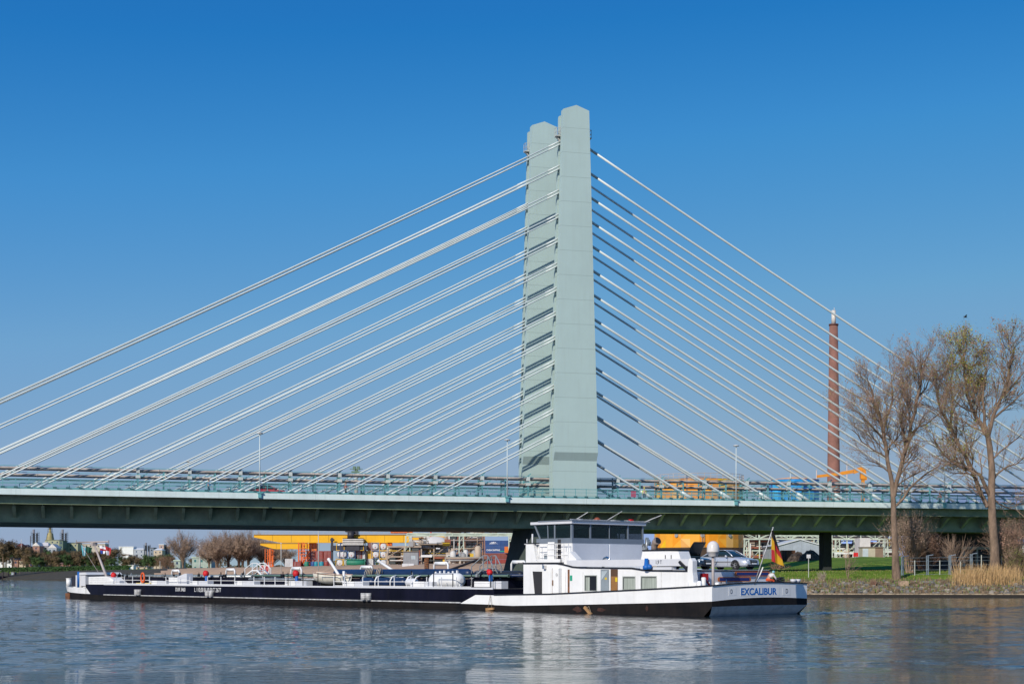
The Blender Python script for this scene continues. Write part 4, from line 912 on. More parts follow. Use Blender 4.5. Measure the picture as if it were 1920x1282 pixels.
# ------------------------------------------------------------------ cars (built facing +x)
def superring(x, hw, z0, z1, e=3.2, n=20, tuck=.0):
    r = []
    for k in range(n):
        a = 2 * math.pi * k / n + math.pi / n; c, s_ = math.cos(a), math.sin(a)
        y = math.copysign(abs(c) ** (2 / e), c) * hw; z = (z0 + z1) / 2 + math.copysign(abs(s_) ** (2 / e), s_) * (z1 - z0) / 2
        if tuck: y *= 1 - tuck * max(0, (z - (z0 + z1) / 2) / (z1 - z0))
        r.append((x, y, z))
    return r
def car(name, lbl, paint, hood_open=False):
    o = thing(name, lbl, 'car'); L = 4.82
    s = MB(); st = [(-2.38, .62, .42, .80), (-2.34, .74, .34, .93), (-2.2, .83, .27, 1.0), (-1.8, .89, .22, 1.03), (-1.2, .91, .20, 1.0), (-.4, .91, .20, .98), (.5, .91, .20, .97), (1.0, .91, .20, .95), (1.5, .90, .22, .90), (1.9, .87, .24, .83), (2.2, .80, .27, .76), (2.36, .70, .32, .68), (2.42, .60, .38, .62)]
    s.loft([superring(x, hw, a, b, 4.2, 24, .16) for x, hw, a, b in st]); s.build('body', paint, o)
    s = MB(); gt = [(-1.86, .70, .96, .99), (-1.5, .70, .94, 1.14), (-1.05, .68, .92, 1.36), (-.5, .66, .92, 1.43), (.0, .65, .92, 1.44), (.35, .66, .92, 1.38), (.75, .69, .92, 1.17), (1.12, .74, .90, .97)]
    s.loft([superring(x, hw * 1.06, a, b, 3.0, 20, .45) for x, hw, a, b in gt]); s.build('windows', glass('car_glass', (.015, .03, .035), rough=.05), o)
    s = MB(); rf = [(-1.16, .50, 1.315, 1.345), (-.95, .545, 1.37, 1.41), (-.5, .56, 1.41, 1.455), (.0, .56, 1.42, 1.465), (.30, .55, 1.385, 1.425)]
    s.loft([superring(x, hw, a, b, 3, 12) for x, hw, a, b in rf])
    for sg in (-1, 1):
        s.tube([(1.08, sg * .74, .96), (.72, sg * .63, 1.19), (.30, sg * .54, 1.41)], .035, 6); s.tube([(-1.82, sg * .70, .99), (-1.45, sg * .62, 1.17), (-1.08, sg * .52, 1.35)], .05, 6)
        s.tube([(-.38, sg * .755, .96), (-.42, sg * .60, 1.40)], .035, 6)
    s.build('roof', paint, o)
    for x in (-1.38, 1.42):
        for sg in (-1, 1):
            s = MB(); s.tube([(x, sg * .66, .325), (x, sg * .70, .325), (x, sg * .90, .325), (x, sg * .925, .325)], [.29, .325, .325, .285], 20); wl = s.build('wheel', mat('tyre', (.015, .015, .016), rough=.8), o)
            s = MB(); s.tube([(x, sg * .92, .325), (x, sg * .935, .325)], [.225, .21], 20)
            for k in range(5):
                a = 2 * math.pi * k / 5; s.bar((x, sg * .94, .325), (x + .2 * math.cos(a), sg * .94, .325 + .2 * math.sin(a)), .05, .03, 1)
            s.build('rim', [mat('rim_dark', (.10, .10, .10), metal=.8, rough=.3), mat('rim_silver', (.6, .6, .6), metal=.7, rough=.3)], wl)
            s = MB(); n = 14; s.tube([(x + .37 * math.cos(math.pi * i / n - .1 + .2 * i / n), sg * .895, .325 + .37 * math.sin(math.pi * i / n - .1 + .2 * i / n)) for i in range(n + 1)], .035, 6); s.build('wheel_arch', M_blk, o)
    for sg in (-1, 1):
        for dy, r in ((.46, .11), (.66, .105)):
            s = MB(); xx = 2.30 if dy < .5 else 2.20; s.tube([(xx - .1, sg * dy, .655), (xx + .05, sg * dy, .65), (xx + .085, sg * dy, .645)], [r, r, r * .6], 14); s.build('headlight', mat('headlamp', (.6, .65, .68), rough=.08, metal=.3), o)
        s = MB(); s.box((-2.39, sg * .55, .68), (-2.30, sg * .78, .88)); s.build('tail_light', mat('tail_red', (.35, .01, .01), rough=.25), o)
        s = MB(); s.ball((.66, sg * 1.0, 1.0), .10, 8, sz=.7); s.bar((.66, sg * .86, .96), (.66, sg * .98, .99), .05); s.build('mirror', paint, o)
        s = MB()
        for x in (-.42, .74): s.box((x, sg * .895, .34), (x + .012, sg * .912, .93))
        s.box((-1.0, sg * .905, .56), (1.05, sg * .922, .60)); s.build('door_seam', mat('seam', (.08, .08, .09)), o)
    s = MB(); s.prism([(-.33, .42), (.33, .42), (.38, .62), (.30, .72), (-.30, .72), (-.38, .62)], 2.30, 2.455, plane='yz')
    for i in range(4): s.box((2.45, -.3, .60 + i * .028), (2.465, .3, .608 + i * .028), 1)
    s.box((2.36, -.62, .26), (2.47, .62, .34)); s.build('grille', [M_blk, mat('chrome', (.6, .6, .6), metal=1, rough=.15)], o)
    s = MB(); s.box((2.47, -.26, .40), (2.485, .26, .50)); s.build('number_plate', mat('plate_white', (.7, .7, .68)), o)
    if hood_open:
        s = MB(); s.loft([superring(1.05 + .62 * u, .72 - .05 * u, .93 + 1.0 * u + .12 * math.sin(math.pi * u), .99 + 1.0 * u + .12 * math.sin(math.pi * u), 4, 16) for u in (0, .25, .5, .75, 1.0)]); s.build('bonnet', M_blk, o)
    return o
P_sil = mat('car_silver', (.60, .62, .66), rough=.3, metal=.45, var=.02, coat=.6)
P_nav = mat('car_navy', (.012, .03, .055), rough=.2, metal=.3, var=.05, coat=.8)
c1 = car('parked_car', 'silver saloon car facing the stern on the barge roof beside the white radar dome', P_sil); c1.location = sw(5.45, 8.05, 3.17); c1.rotation_euler = (0, 0, SHIP_RZ + math.pi)
c2 = car('parked_car', 'dark blue car with its bonnet raised, parked on the barge roof behind the white casing', P_nav, True); c2.location = sw(6.6, 4.4, 3.17); c2.rotation_euler = (0, 0, SHIP_RZ + math.pi)
c1['group'] = c2['group'] = 'cars parked on the barge roof'

# ------------------------------------------------------------------ people
def skin(name, verts, edges, rad, m, parent, root=0, lv=1):
    me = bpy.data.meshes.new(name); me.from_pydata(verts, edges, []); o = bpy.data.objects.new(name, me); COL.objects.link(o)
    md = o.modifiers.new('s', 'SKIN'); 
    for i, r in enumerate(rad): me.skin_vertices[0].data[i].radius = (r, r) if not isinstance(r, tuple) else r
    me.skin_vertices[0].data[root].use_root = True
    sb = o.modifiers.new('u', 'SUBSURF'); sb.levels = lv; sb.render_levels = lv
    dg = bpy.context.evaluated_depsgraph_get(); m2 = bpy.data.meshes.new_from_object(o.evaluated_get(dg)); bpy.data.objects.remove(o)
    m2.name = name; m2.materials.clear(); m2.materials.append(m)
    for p in m2.polygons: p.use_smooth = True
    q = bpy.data.objects.new(name, m2); COL.objects.link(q); q.parent = parent; return q
M_skin = mat('skin', (.50, .28, .19), rough=.6, var=.05)
def person(lbl, loc, rz, pose, shirt, trousers, hat=None, hair=(.05, .03, .02), cloth_n='top'):
    """pose: dict of joints in metres, facing +x"""
    J = pose; o = thing('person', lbl, 'person', loc, rz)
    if isinstance(shirt, tuple): shirt = mat('cloth_%d_%d_%d' % tuple(int(c * 99) for c in shirt), shirt, rough=.85)
    if isinstance(trousers, tuple): trousers = mat('cloth_%d_%d_%d' % tuple(int(c * 99) for c in trousers), trousers, rough=.85)
    n = ['pelvis', 'waist', 'chest', 'neck', 'head0', 'head1']; V = [J[k] for k in n]; E = [(i, i + 1) for i in range(5)]; Rd = [(.15, .12), (.13, .11), (.17, .12), .058, .085, .095]
    for sd in 'lr':
        b = len(V); V += [J['sh' + sd], J['el' + sd], J['wr' + sd], J['ha' + sd]]; Rd += [.06, .045, .032, .04]; E += [(2, b), (b, b + 1), (b + 1, b + 2), (b + 2, b + 3)]
        # five fingers rooted in the palm
        h = Vector(J['ha' + sd]); wv = (h - Vector(J['wr' + sd])).normalized(); sv = wv.cross(Vector((0, 0, 1)) if abs(wv.z) < .9 else Vector((1, 0, 0))).normalized(); b2 = b + 3
        for f in range(4):
            off = sv * (.03 * (f - 1.5) / 1.5); ln = (.062, .072, .068, .055)[f]; c = len(V); p1 = h + off + wv * .045; p2 = p1 + wv * ln * .6 + Vector((0, 0, -.015))
            V += [tuple(p1), tuple(p2)]; Rd += [.010, .008]; E += [(b2, c), (c, c + 1)]
        c = len(V); p1 = h + sv * .045 + wv * .0; V += [tuple(p1), tuple(p1 + wv * .04)]; Rd += [.012, .009]; E += [(b2, c), (c, c + 1)]
        b = len(V); V += [J['hip' + sd], J['kn' + sd], J['an' + sd], J['to' + sd]]; Rd += [.085, .058, .042, .04]; E += [(0, b), (b, b + 1), (b + 1, b + 2), (b + 2, b + 3)]
    body = skin('body', V, E, Rd, M_skin, o)
    V = [J['waist'], J['chest'], J['neckb']]; E = [(0, 1), (1, 2)]; Rd = [(.155, .135), (.19, .145), .08]
    for sd in 'lr': b = len(V); V += [J['sh' + sd], J['el' + sd], tuple(Vector(J['el' + sd]).lerp(Vector(J['wr' + sd]), .8))]; Rd += [.08, .062, .05]; E += [(1, b), (b, b + 1), (b + 1, b + 2)]
    skin('jacket', V, E, Rd, shirt, o)
    V = [tuple(Vector(J['pelvis']).lerp(Vector(J['waist']), .6)), J['pelvis']]; E = [(0, 1)]; Rd = [.15, (.17, .15)]
    for sd in 'lr': b = len(V); V += [J['hip' + sd], J['kn' + sd], J['an' + sd]]; Rd += [.105, .078, .062]; E += [(1, b), (b, b + 1), (b + 1, b + 2)]
    skin('trousers', V, E, Rd, trousers, o, 1)
    for sd in 'lr':
        s = MB(); a = Vector(J['an' + sd]); t = Vector(J['to' + sd]); s.tube([a + (a - t) * .4, a, t, t + (t - a) * .2], [.04, .05, .05, .03], 8); s.build('shoe', M_blk, o)
    hd = Vector(J['head1']); s = MB(); fw = Vector(J.get('face', (1, 0, 0))).normalized()
    for i in range(1): s.ball(hd + Vector((0, 0, .03)) - fw * .02, .112, 10)
    s.build('cap' if hat else 'hair', mat('hat_%d' % int(hat[2] * 99), hat, rough=.8) if hat else mat('hair', hair, rough=.7), o)
    sv = fw.cross(Vector((0, 0, 1))).normalized(); up = sv.cross(fw); s = MB(); c = hd - up * .03
    s.ball(c + fw * .10, .016, 6); s.bar(c + fw * .092 - up * .045 - sv * .02, c + fw * .092 - up * .045 + sv * .02, .008)
    for g in (-1, 1): s.ball(c + fw * .088 + sv * g * .032 + up * .025, .010, 6, 1); s.ball(c + sv * g * .092, .022, 6)
    s.build('face_features', [M_skin, M_blk], o)
    return o
def stand(h=1.0, stride=.18, arm=.18):
    k = h; J = dict(pelvis=(0, 0, .95), waist=(0, 0, 1.1), chest=(.02, 0, 1.34), neck=(.03, 0, 1.52), neckb=(.03, 0, 1.48), head0=(.05, 0, 1.60), head1=(.05, 0, 1.69),
        shl=(.02, .20, 1.40), ell=(-arm * .6, .25, 1.13), wrl=(-arm * .3, .25, .88), hal=(-arm * .2, .25, .80), shr=(.02, -.20, 1.40), elr=(arm * .5, -.25, 1.13), wrr=(arm, -.25, .90), har=(arm * 1.2, -.25, .82),
        hipl=(0, .10, .90), knl=(stride * .6, .10, .50), anl=(stride, .10, .09), tol=(stride + .16, .11, .04), hipr=(0, -.10, .90), knr=(-stride * .2, -.10, .50), anr=(-stride, -.10, .10), tor=(-stride + .15, -.11, .04))
    return J
# crouching deckhand bent forward to starboard at the stern rail
CR = dict(pelvis=(-.18, 0, .48), waist=(-.10, 0, .62), chest=(.14, 0, .82), neck=(.30, 0, .90), neckb=(.27, 0, .89), head0=(.37, 0, .93), head1=(.44, 0, .98), face=(.8, 0, -.45),
    shl=(.18, .20, .84), ell=(.38, .26, .62), wrl=(.56, .18, .52), hal=(.63, .15, .50), shr=(.18, -.20, .84), elr=(.34, -.28, .58), wrr=(.52, -.2, .44), har=(.59, -.17, .41),
    hipl=(-.16, .12, .46), knl=(.24, .20, .48), anl=(.0, .18, .09), tol=(.16, .20, .04), hipr=(-.16, -.12, .46), knr=(.22, -.22, .44), anr=(-.02, -.2, .09), tor=(.14, -.22, .04))
q, _ = qz(1443, 1090, .75)
person('person in pale blue cap, white shirt and orange trousers crouching at the barge stern rail', sw(.75, q, 1.98), math.atan2(.663, .749), CR, (.72, .70, .66), (.72, .10, .03), (.20, .45, .50))
s = MB(); s.box(S(1.2, q - 1.0, 1.2), S(.3, q + 1.6, 1.96)); s.build('stern_locker', M_lav, ship)
s = MB(); q2, z2 = qz(1460, 1090, .7); r3 = random.Random(5)
for i in range(9): a = r3.uniform(0, 6.28); s.tube([S(.7 + .25 * math.cos(a + t * .7), q2 + r3.uniform(-.3, .3) + .28 * math.sin(a + t * .7), 2.0 + .06 * i + .02 * t) for t in range(9)], .045, 6)
o = s.build('rope_pile', M_blk, ship)
def on_deck(x, n): t = tb(x, n); X, Y = bp(t, n); return (X, Y, dz(t) - .12)
person('person in yellow hi-vis vest standing on the bridge beside the red notice', on_deck(1208, -3.8), TH + 1.2, stand(), (.62, .70, .05), (.05, .07, .10), (.60, .62, .10))
person('person in blue jacket walking on the far left of the bridge', on_deck(391, -3.6), TH, stand(1, .25, .3), (.02, .20, .45), (.02, .05, .10))
person('person in red top walking on the bridge between the two right hand trees', on_deck(1762, -3.6), TH + math.pi, stand(1, .2, .2), (.55, .12, .12), (.06, .06, .08))
person('person in dark red jacket walking behind the bridge railing right of the tall lamp', on_deck(648, -3.6), TH, stand(1, .2, .3), (.28, .05, .09), (.04, .04, .06))
# cars glimpsed on the carriageway
for x, n, pm, lb in ((503, 2.0, mat('car_red', (.42, .03, .04), rough=.3, coat=.5), 'red car driving on the bridge right of the tall left lamp post'), ):
    o = car('passing_car', lb, pm); o.location = on_deck(x, n); o.location.z += .02; o.rotation_euler = (0, 0, TH)

# ------------------------------------------------------------------ trees
M_bark = mat('bark', (.27, .19, .135), rough=.95, vs=1.5, bump=.9, bs=9, c2=(.13, .095, .07), spec=.1, stretch=(1, 1, .35))
M_twig = mat('twig', (.38, .27, .20), rough=.9, var=.25, vs=.5, spec=.1)
M_bud = mat('yellow_green_buds', (.38, .38, .06), rough=.8, vs=.3, c2=(.26, .27, .05), spec=.1)
M_rbud = mat('red_brown_buds', (.36, .21, .15), rough=.8, var=.3, vs=.4, spec=.1)
def ptube(mb, pts, r0, r1, n, mi=0):
    N = len(pts) - 1; mb.tube(pts, [r0 + (r1 - r0) * i / N for i in range(N + 1)], n, mi, cap=False)
def rnd_perp(d, rg):
    v = Vector((rg.gauss(0, 1), rg.gauss(0, 1), rg.gauss(0, 1))); v -= d * v.dot(d); return v.normalized() if v.length > 1e-4 else Vector((1, 0, 0))
def grow(mbs, p, d, L, r, lev, rg, up=.25, tips=None, spread=.75):
    """one branch, then its children; mbs = (thick, thin)"""
    seg = 4 if lev > 1 else 3; pts = [p.copy()]; q = p.copy(); dd = d.copy()
    for i in range(seg):
        dd = (dd + rnd_perp(dd, rg) * .17 + Vector((0, 0, up * .22))).normalized(); q = q + dd * (L / seg); pts.append(q.copy())
    ptube(mbs[0] if lev > 1 else mbs[1], pts, r, r * .55, 6 if lev > 2 else (4 if lev > 1 else 3))
    if lev <= 0:
        if tips is not None: tips.append((q, dd, pts[1]))
        return
    nch = rg.choice((3, 4)) if lev > 1 else rg.choice((3, 4, 5))
    for c in range(nch):
        t = .3 + .7 * (c + rg.random() * .6) / nch; t = min(t, 1); k = t * seg; i = min(int(k), seg - 1); b = pts[i].lerp(pts[i + 1], k - i)
        nd = ((pts[i + 1] - pts[i]).normalized() + rnd_perp(dd, rg) * spread * rg.uniform(.5, 1.1) + Vector((0, 0, up * .5))).normalized()
        grow(mbs, b, nd, L * rg.uniform(.5, .72), r * .55 * (1.15 - .3 * t), lev - 1, rg, up, tips, spread)
    grow(mbs, q, dd, L * .6, r * .55, lev - 1, rg, up, tips, spread)
def big_tree(lbl, Y, trunk, limbs, seed, leafy, rtrunk, base):
    rg = random.Random(seed); B = Vector(base); o = thing('bare_tree', lbl, 'tree', B, 0, 'big bare riverside trees')
    def W(x, y, dy=0): v = at(x, y, Y + dy); return v - B
    th, tn = MB(), MB(); tips = []
    pts = [W(x, y) for x, y in trunk]; pts[0].z = -.4
    N = len(pts) - 1
    th.tube(pts, [rtrunk * (1.25 if i == 0 else 1) * (1 - .45 * i / N) for i in range(N + 1)], 12, cap=False)
    for poly, r, lev in limbs:
        dys = [0]; 
        for i in range(1, len(poly)): dys.append(dys[-1] + rg.uniform(-1.2, 1.2))
        q = [W(x, y, d) for (x, y), d in zip(poly, dys)]; fine = [q[0]]
        for a, b in zip(q, q[1:]):
            m_ = a.lerp(b, .5) + Vector((rg.uniform(-.18, .18), rg.uniform(-.2, .2), rg.uniform(-.15, .15))); fine += [m_, b]
        M = len(fine) - 1; th.tube(fine, [r * (1 - .62 * i / M) for i in range(M + 1)], 8, cap=False)
        for i in range(1, M + 1):
            a, b = fine[i - 1], fine[i]; dd = (b - a).normalized(); rr_ = r * (1 - .62 * i / M)
            for c in range(2 if i < M else 3):
                if i < M * .25 and rg.random() < .6: continue
                nd = (dd + rnd_perp(dd, rg) * rg.uniform(.5, 1.1) + Vector((0, 0, .25))).normalized()
                grow((th, tn), a.lerp(b, rg.random()), nd, rg.uniform(1.9, 3.1), rr_ * .42, lev, rg, .22, tips, .9)
    th.build('trunk', M_bark, o); tn.build('crown', M_twig, o)
    lf, rb = MB(), MB()
    for q, d, p0 in tips:
        wpos = B + q; px = 960 + wpos.x * F / wpos.y; py = YH - (wpos.z - CH) * F / wpos.y
        g = leafy(px, py)
        for k in range(2):
            c = p0.lerp(q, rg.random()) + Vector((rg.gauss(0, .08), rg.gauss(0, .08), rg.gauss(0, .08)))
            s_ = rg.uniform(.035, .08) * (1.5 if rg.random() < g else .7); a = rnd_perp(d, rg) * s_; b = (d + rnd_perp(d, rg) * .5) * s_ * 1.3
            (lf if rg.random() < g else rb).add([c - a, c + b, c + a, c - b * .6], [(0, 1, 2, 3)])
        if rg.random() < g:
            for k in range(7):
                c = q + Vector((rg.gauss(0, .42), rg.gauss(0, .42), rg.gauss(0, .42))); s_ = rg.uniform(.03, .065); a = rnd_perp(d, rg) * s_; b = rnd_perp(d, rg) * s_
                lf.add([c - a, c + b, c + a, c - b], [(0, 1, 2, 3)])
    if lf.v: lf.build('leaf_buds', M_bud, o)
    if rb.v: rb.build('buds', M_rbud, o)
    return o, len(tips)
def gz_at(x, Y): X = wx(x, Y); return (X, Y, gz(X, Y))
tA = big_tree('tall bare tree with reddish twigs nearest the barge stern, rooted above the stone bank', 193,
    [(1681, 1094), (1679, 1040), (1676, 980), (1675, 940), (1672, 905)],
    [([(1674, 915), (1665, 870), (1660, 830), (1652, 790), (1638, 755), (1630, 720)], .30, 3),
     ([(1676, 930), (1688, 880), (1700, 835), (1708, 795), (1718, 750), (1728, 710), (1726, 680)], .30, 3),
     ([(1661, 838), (1645, 810), (1622, 785), (1604, 770)], .16, 3),
     ([(1663, 858), (1640, 845), (1616, 828), (1598, 805)], .14, 2), ([(1667, 885), (1645, 868), (1622, 858)], .12, 2), ([(1716, 750), (1736, 728), (1750, 700)], .14, 2),
     ([(1656, 810), (1668, 770), (1674, 735), (1672, 712)], .17, 3),
     ([(1704, 815), (1722, 800), (1745, 788), (1768, 770)], .13, 2),
     ([(1700, 840), (1690, 800), (1694, 760), (1698, 725)], .14, 3),
     ([(1680, 948), (1706, 915), (1736, 888), (1762, 872)], .17, 2)], 11, lambda x, y: .06, .50, gz_at(1681, 193))
def leafB(x, y):
    return .42 if (1775 < x < 1850 and 600 < y < 720) or (1745 < x < 1830 and 800 < y < 880) else (.20 if y < 900 else .1)
tB = big_tree('tallest riverside tree with yellow-green buds in its crown, rooted in dry reeds', 195,
    [(1866, 1092), (1865, 1030), (1861, 980), (1859, 930), (1860, 880), (1856, 840), (1852, 815)],
    [([(1853, 820), (1840, 795), (1822, 765), (1812, 735), (1808, 700), (1806, 672)], .30, 3),
     ([(1853, 818), (1862, 780), (1880, 740), (1890, 710), (1898, 675), (1902, 652)], .27, 3),
     ([(1851, 815), (1846, 770), (1844, 730), (1850, 690)], .22, 3), ([(1880, 745), (1905, 715), (1925, 690)], .13, 2), ([(1826, 772), (1800, 760), (1776, 735)], .13, 2), ([(1862, 860), (1890, 835), (1915, 815)], .14, 2),
     ([(1862, 785), (1885, 765), (1908, 745), (1935, 725)], .16, 2),
     ([(1856, 930), (1838, 890), (1815, 880), (1790, 868), (1768, 850), (1750, 822)], .26, 2),
     ([(1852, 950), (1832, 905), (1818, 875), (1800, 838), (1782, 800), (1764, 770), (1757, 740), (1750, 712)], .30, 3),
     ([(1782, 800), (1786, 760), (1782, 725), (1786, 695), (1792, 665)], .17, 3),
     ([(1862, 900), (1880, 880), (1905, 870), (1930, 850)], .15, 2),
     ([(1863, 935), (1885, 950), (1905, 955), (1925, 975)], .12, 2)], 23, leafB, .62, gz_at(1866, 195))
print('tips', tA[1], tB[1])
# tangled undergrowth round the two trunks, each bush its own plant
def bush(lbl, x, Y, hpx, wpx, n, m, seed, group='bare bushes on the river bank', lev=2, leaf=None, z=None, kind='bare_bush'):
    rg = random.Random(seed); b = gz_at(x, Y); b = (b[0], b[1], b[2] if z is None else z); o = thing(kind, lbl, 'bush', b, 0, group); s = MB(); tips = []
    H = hpx * Y / F; Wd = wpx * Y / F / 2
    for i in range(n):
        d = Vector((rg.uniform(-1, 1) * Wd / H * 1.1, rg.uniform(-1, 1) * Wd / H, 1)).normalized()
        grow((s, s), Vector((rg.uniform(-.3, .3) * Wd, rg.uniform(-.3, .3) * Wd, -.1)), d, H * .5, .045, lev, rg, .2, tips, .8)
    s.build('branches', m, o)
    if leaf:
        l = MB()
        for q, d, p0 in tips:
            for k in range(4):
                c = q + Vector((rg.gauss(0, .15), rg.gauss(0, .15), rg.gauss(0, .15))); a = rnd_perp(d, rg) * .07; e = rnd_perp(d, rg) * .07; l.add([c - a, c + e, c + a, c - e], [(0, 1, 2, 3)])
        l.build('leaves', leaf, o)
    return o
bush('dense tangle of brown twigs clinging beside the first big tree trunk', 1704, 203, 125, 50, 44, M_twig, 31, leaf=M_twig)
bush('wide reddish-brown bush between the two big trees in front of the dark abutment', 1735, 212, 78, 84, 60, M_rbud, 32, leaf=M_rbud)
bush('thin upright sapling of bare twigs between the grey fence posts', 1790, 200.5, 80, 34, 12, M_twig, 33)
bush('tangled brown bush right of the tallest tree trunk', 1893, 198, 112, 60, 60, M_twig, 34, leaf=M_rbud)
bush('olive green bush at the right edge of the picture above the reeds', 1910, 194, 62, 46, 34, M_twig, 35, leaf=mat('olive_leaf', (.13, .13, .03), rough=.8))
bush('small pale shrub on the grass bank left of the thin sapling', 1543, 193, 26, 20, 16, mat('pale_twig', (.40, .33, .25), rough=.9), 36, lev=1)
bush('thin young sapling on the grass beside the black pier', 1590, 194, 62, 12, 4, M_twig, 37, lev=2)
bush('low brown bush in the stone bank right of the barge stern', 1638, 189.5, 20, 26, 16, M_rbud, 38, lev=1)
bush('brown scrub on the crest behind the silver car', 1460, 262, 24, 60, 26, M_rbud, 39, lev=1)

# ------------------------------------------------------------------ river bank details
def rock(s, x, y, z, r, rg, mi):
    ph = (1 + 5 ** .5) / 2; V = [(-1, ph, 0), (1, ph, 0), (-1, -ph, 0), (1, -ph, 0), (0, -1, ph), (0, 1, ph), (0, -1, -ph), (0, 1, -ph), (ph, 0, -1), (ph, 0, 1), (-ph, 0, -1), (-ph, 0, 1)]
    Fc = [(0, 11, 5), (0, 5, 1), (0, 1, 7), (0, 7, 10), (0, 10, 11), (1, 5, 9), (5, 11, 4), (11, 10, 2), (10, 7, 6), (7, 1, 8), (3, 9, 4), (3, 4, 2), (3, 2, 6), (3, 6, 8), (3, 8, 9), (4, 9, 5), (2, 4, 11), (6, 2, 10), (8, 6, 7), (9, 8, 1)]
    k = [rg.uniform(.3, .62) * r for _ in range(3)]; a = rg.uniform(0, 6.28); c, n = math.cos(a), math.sin(a)
    vs = []
    for v in V:
        j = rg.uniform(.8, 1.15); X, Y, Z = v[0] * k[0] * j, v[1] * k[1] * j, v[2] * k[2] * j * .8; vs.append((x + X * c - Y * n, y + X * n + Y * c, z + Z))
    s.add(vs, Fc, mi)
rg = random.Random(5); s = MB()
def shore_pt(u):
    """point on the visible right-hand shoreline and the inland direction"""
    P = SHORE[1:6]; L = [math.dist(a, b) for a, b in zip(P, P[1:])]; t = u * sum(L)
    for (a, b), l in zip(zip(P, P[1:]), L):
        if t <= l:
            k = t / l; dx, dy = (b[0] - a[0]) / l, (b[1] - a[1]) / l; return a[0] + (b[0] - a[0]) * k, a[1] + (b[1] - a[1]) * k, dy, -dx
        t -= l
    return P[-1][0], P[-1][1], 0, 1
for i in range(3000):
    u = rg.random(); x, y, nx_, ny_ = shore_pt(.35 + .65 * u); d = rg.uniform(.6, 6.4); X, Y = x + nx_ * d, y + ny_ * d
    if rg.random() < .25 and d > 4: continue
    rock(s, X, Y, gz(X, Y) + .05, rg.uniform(.15, .46), rg, rg.choice((0, 0, 0, 1, 1, 1, 1, 1, 2)))
rk = s.build('riprap_rocks', [mat('rock_grey', (.17, .16, .145), rough=.9, var=.35, vs=2), mat('rock_brown', (.19, .135, .085), rough=.9, var=.35, vs=2), mat('rock_pale', (.30, .26, .21), rough=.9, var=.2, vs=2)])
tag(rk, 'loose grey and brown stones covering the slope above the water', 'rocks'); struct(rk, 'stuff')
def blades(name, lbl, n, fn, h0, h1, w, m, seed):
    rg = random.Random(seed); s = MB()
    for i in range(n):
        X, Y = fn(rg)
        z = gz(X, Y); h = rg.uniform(h0, h1); a = rg.uniform(0, 3.14); dx, dy = math.cos(a) * w / 2, math.sin(a) * w / 2; lx, ly = rg.gauss(0, .18) * h, rg.gauss(0, .18) * h
        s.add([(X - dx, Y - dy, z - .05), (X + dx, Y + dy, z - .05), (X + dx * .7 + lx * .4, Y + dy * .7 + ly * .4, z + h * .6), (X - dx * .7 + lx * .4, Y - dy * .7 + ly * .4, z + h * .6), (X + lx, Y + ly, z + h)], [(0, 1, 2, 3), (3, 2, 4)], rg.randrange(len(m)))
    o = s.build(name, m); tag(o, lbl, 'plants'); struct(o, 'stuff'); return o
def rfn(rg):
    c = rg.choice((1795, 1812, 1826, 1838, 1850, 1862, 1874, 1886, 1905)); x = rg.gauss(c, 6); Y = rg.uniform(187.8, 194); return wx(x, Y), Y
blades('reeds', 'tall dry golden reeds at the foot of the tallest tree', 2300, rfn, .4, 2.4, .05, [mat('reed_gold', (.58, .38, .18), rough=.8, var=.15, vs=2), mat('reed_tan', (.45, .29, .13), rough=.8)], 8)
def gfn(rg):
    Y = rg.uniform(186, 262); x = rg.uniform(1430, 1940); X = wx(x, Y)
    while sdist(X, Y) < 5: Y += 3; X = wx(x, Y)
    return X, Y
blades('grass_tufts', 'rough green grass tufts over the river bank', 14000, gfn, .04, .16, .07, [mat('tuft_green', (.12, .22, .03), rough=.85), mat('tuft_dark', (.065, .13, .02), rough=.85), mat('tuft_dry', (.28, .25, .10), rough=.85)], 9)
def bfn(rg):
    u = rg.random(); x, y, nx_, ny_ = shore_pt(.35 + .65 * u); d = rg.uniform(1, 8.5); return x + nx_ * d, y + ny_ * d
blades('bank_weeds', 'dry weeds and green tufts growing among the bank stones', 11000, bfn, .15, .6, .07, [mat('tuft_dry', (.28, .25, .10)), mat('weed_brown', (.22, .14, .08), rough=.9), mat('tuft_green', (.12, .22, .03))], 10)
s = MB()
for i in range(60):
    a, b = shore_pt(.35 + .65 * i / 60), shore_pt(.35 + .65 * (i + 1) / 60); s.bar((a[0] + a[2] * .2, a[1] + a[3] * .2, .40), (b[0] + b[2] * .2, b[1] + b[3] * .2, .40), .5, .14); s.bar((a[0] - a[2] * .02, a[1] - a[3] * .02, .12), (b[0] - b[2] * .02, b[1] - b[3] * .02, .12), .1, .42, 1)
o = s.build('kerb_sill', [mat('kerb_stone', (.36, .28, .19), rough=.9, var=.35, vs=2), mat('dark_wall', (.018, .014, .010), rough=.6)]); struct(o)  # second colour: dark strip below the kerb at the waterline
s = MB(); p = at(1694, 1112, 189.3); s.box((p.x - .55, p.y - .5, .4), (p.x + .55, p.y + .6, 2.0)); s.box((p.x - .65, p.y - .55, .3), (p.x + .65, p.y + .6, 1.2)); o = s.build('concrete_block', mat('block_concrete', (.42, .30, .20), rough=.9, var=.3, vs=2)); tag(o, 'weathered tan concrete block standing in the bank stones by the first fence post', 'concrete block')
fc = thing('wire_fence', 'wire fence with tall galvanised posts on the bank between the two big trees', 'fence', gz_at(1739, 198))
fx = Vector(fc.location); M_galv = mat('galvanised', (.30, .36, .40), rough=.4, metal=.5, var=.2, vs=3)
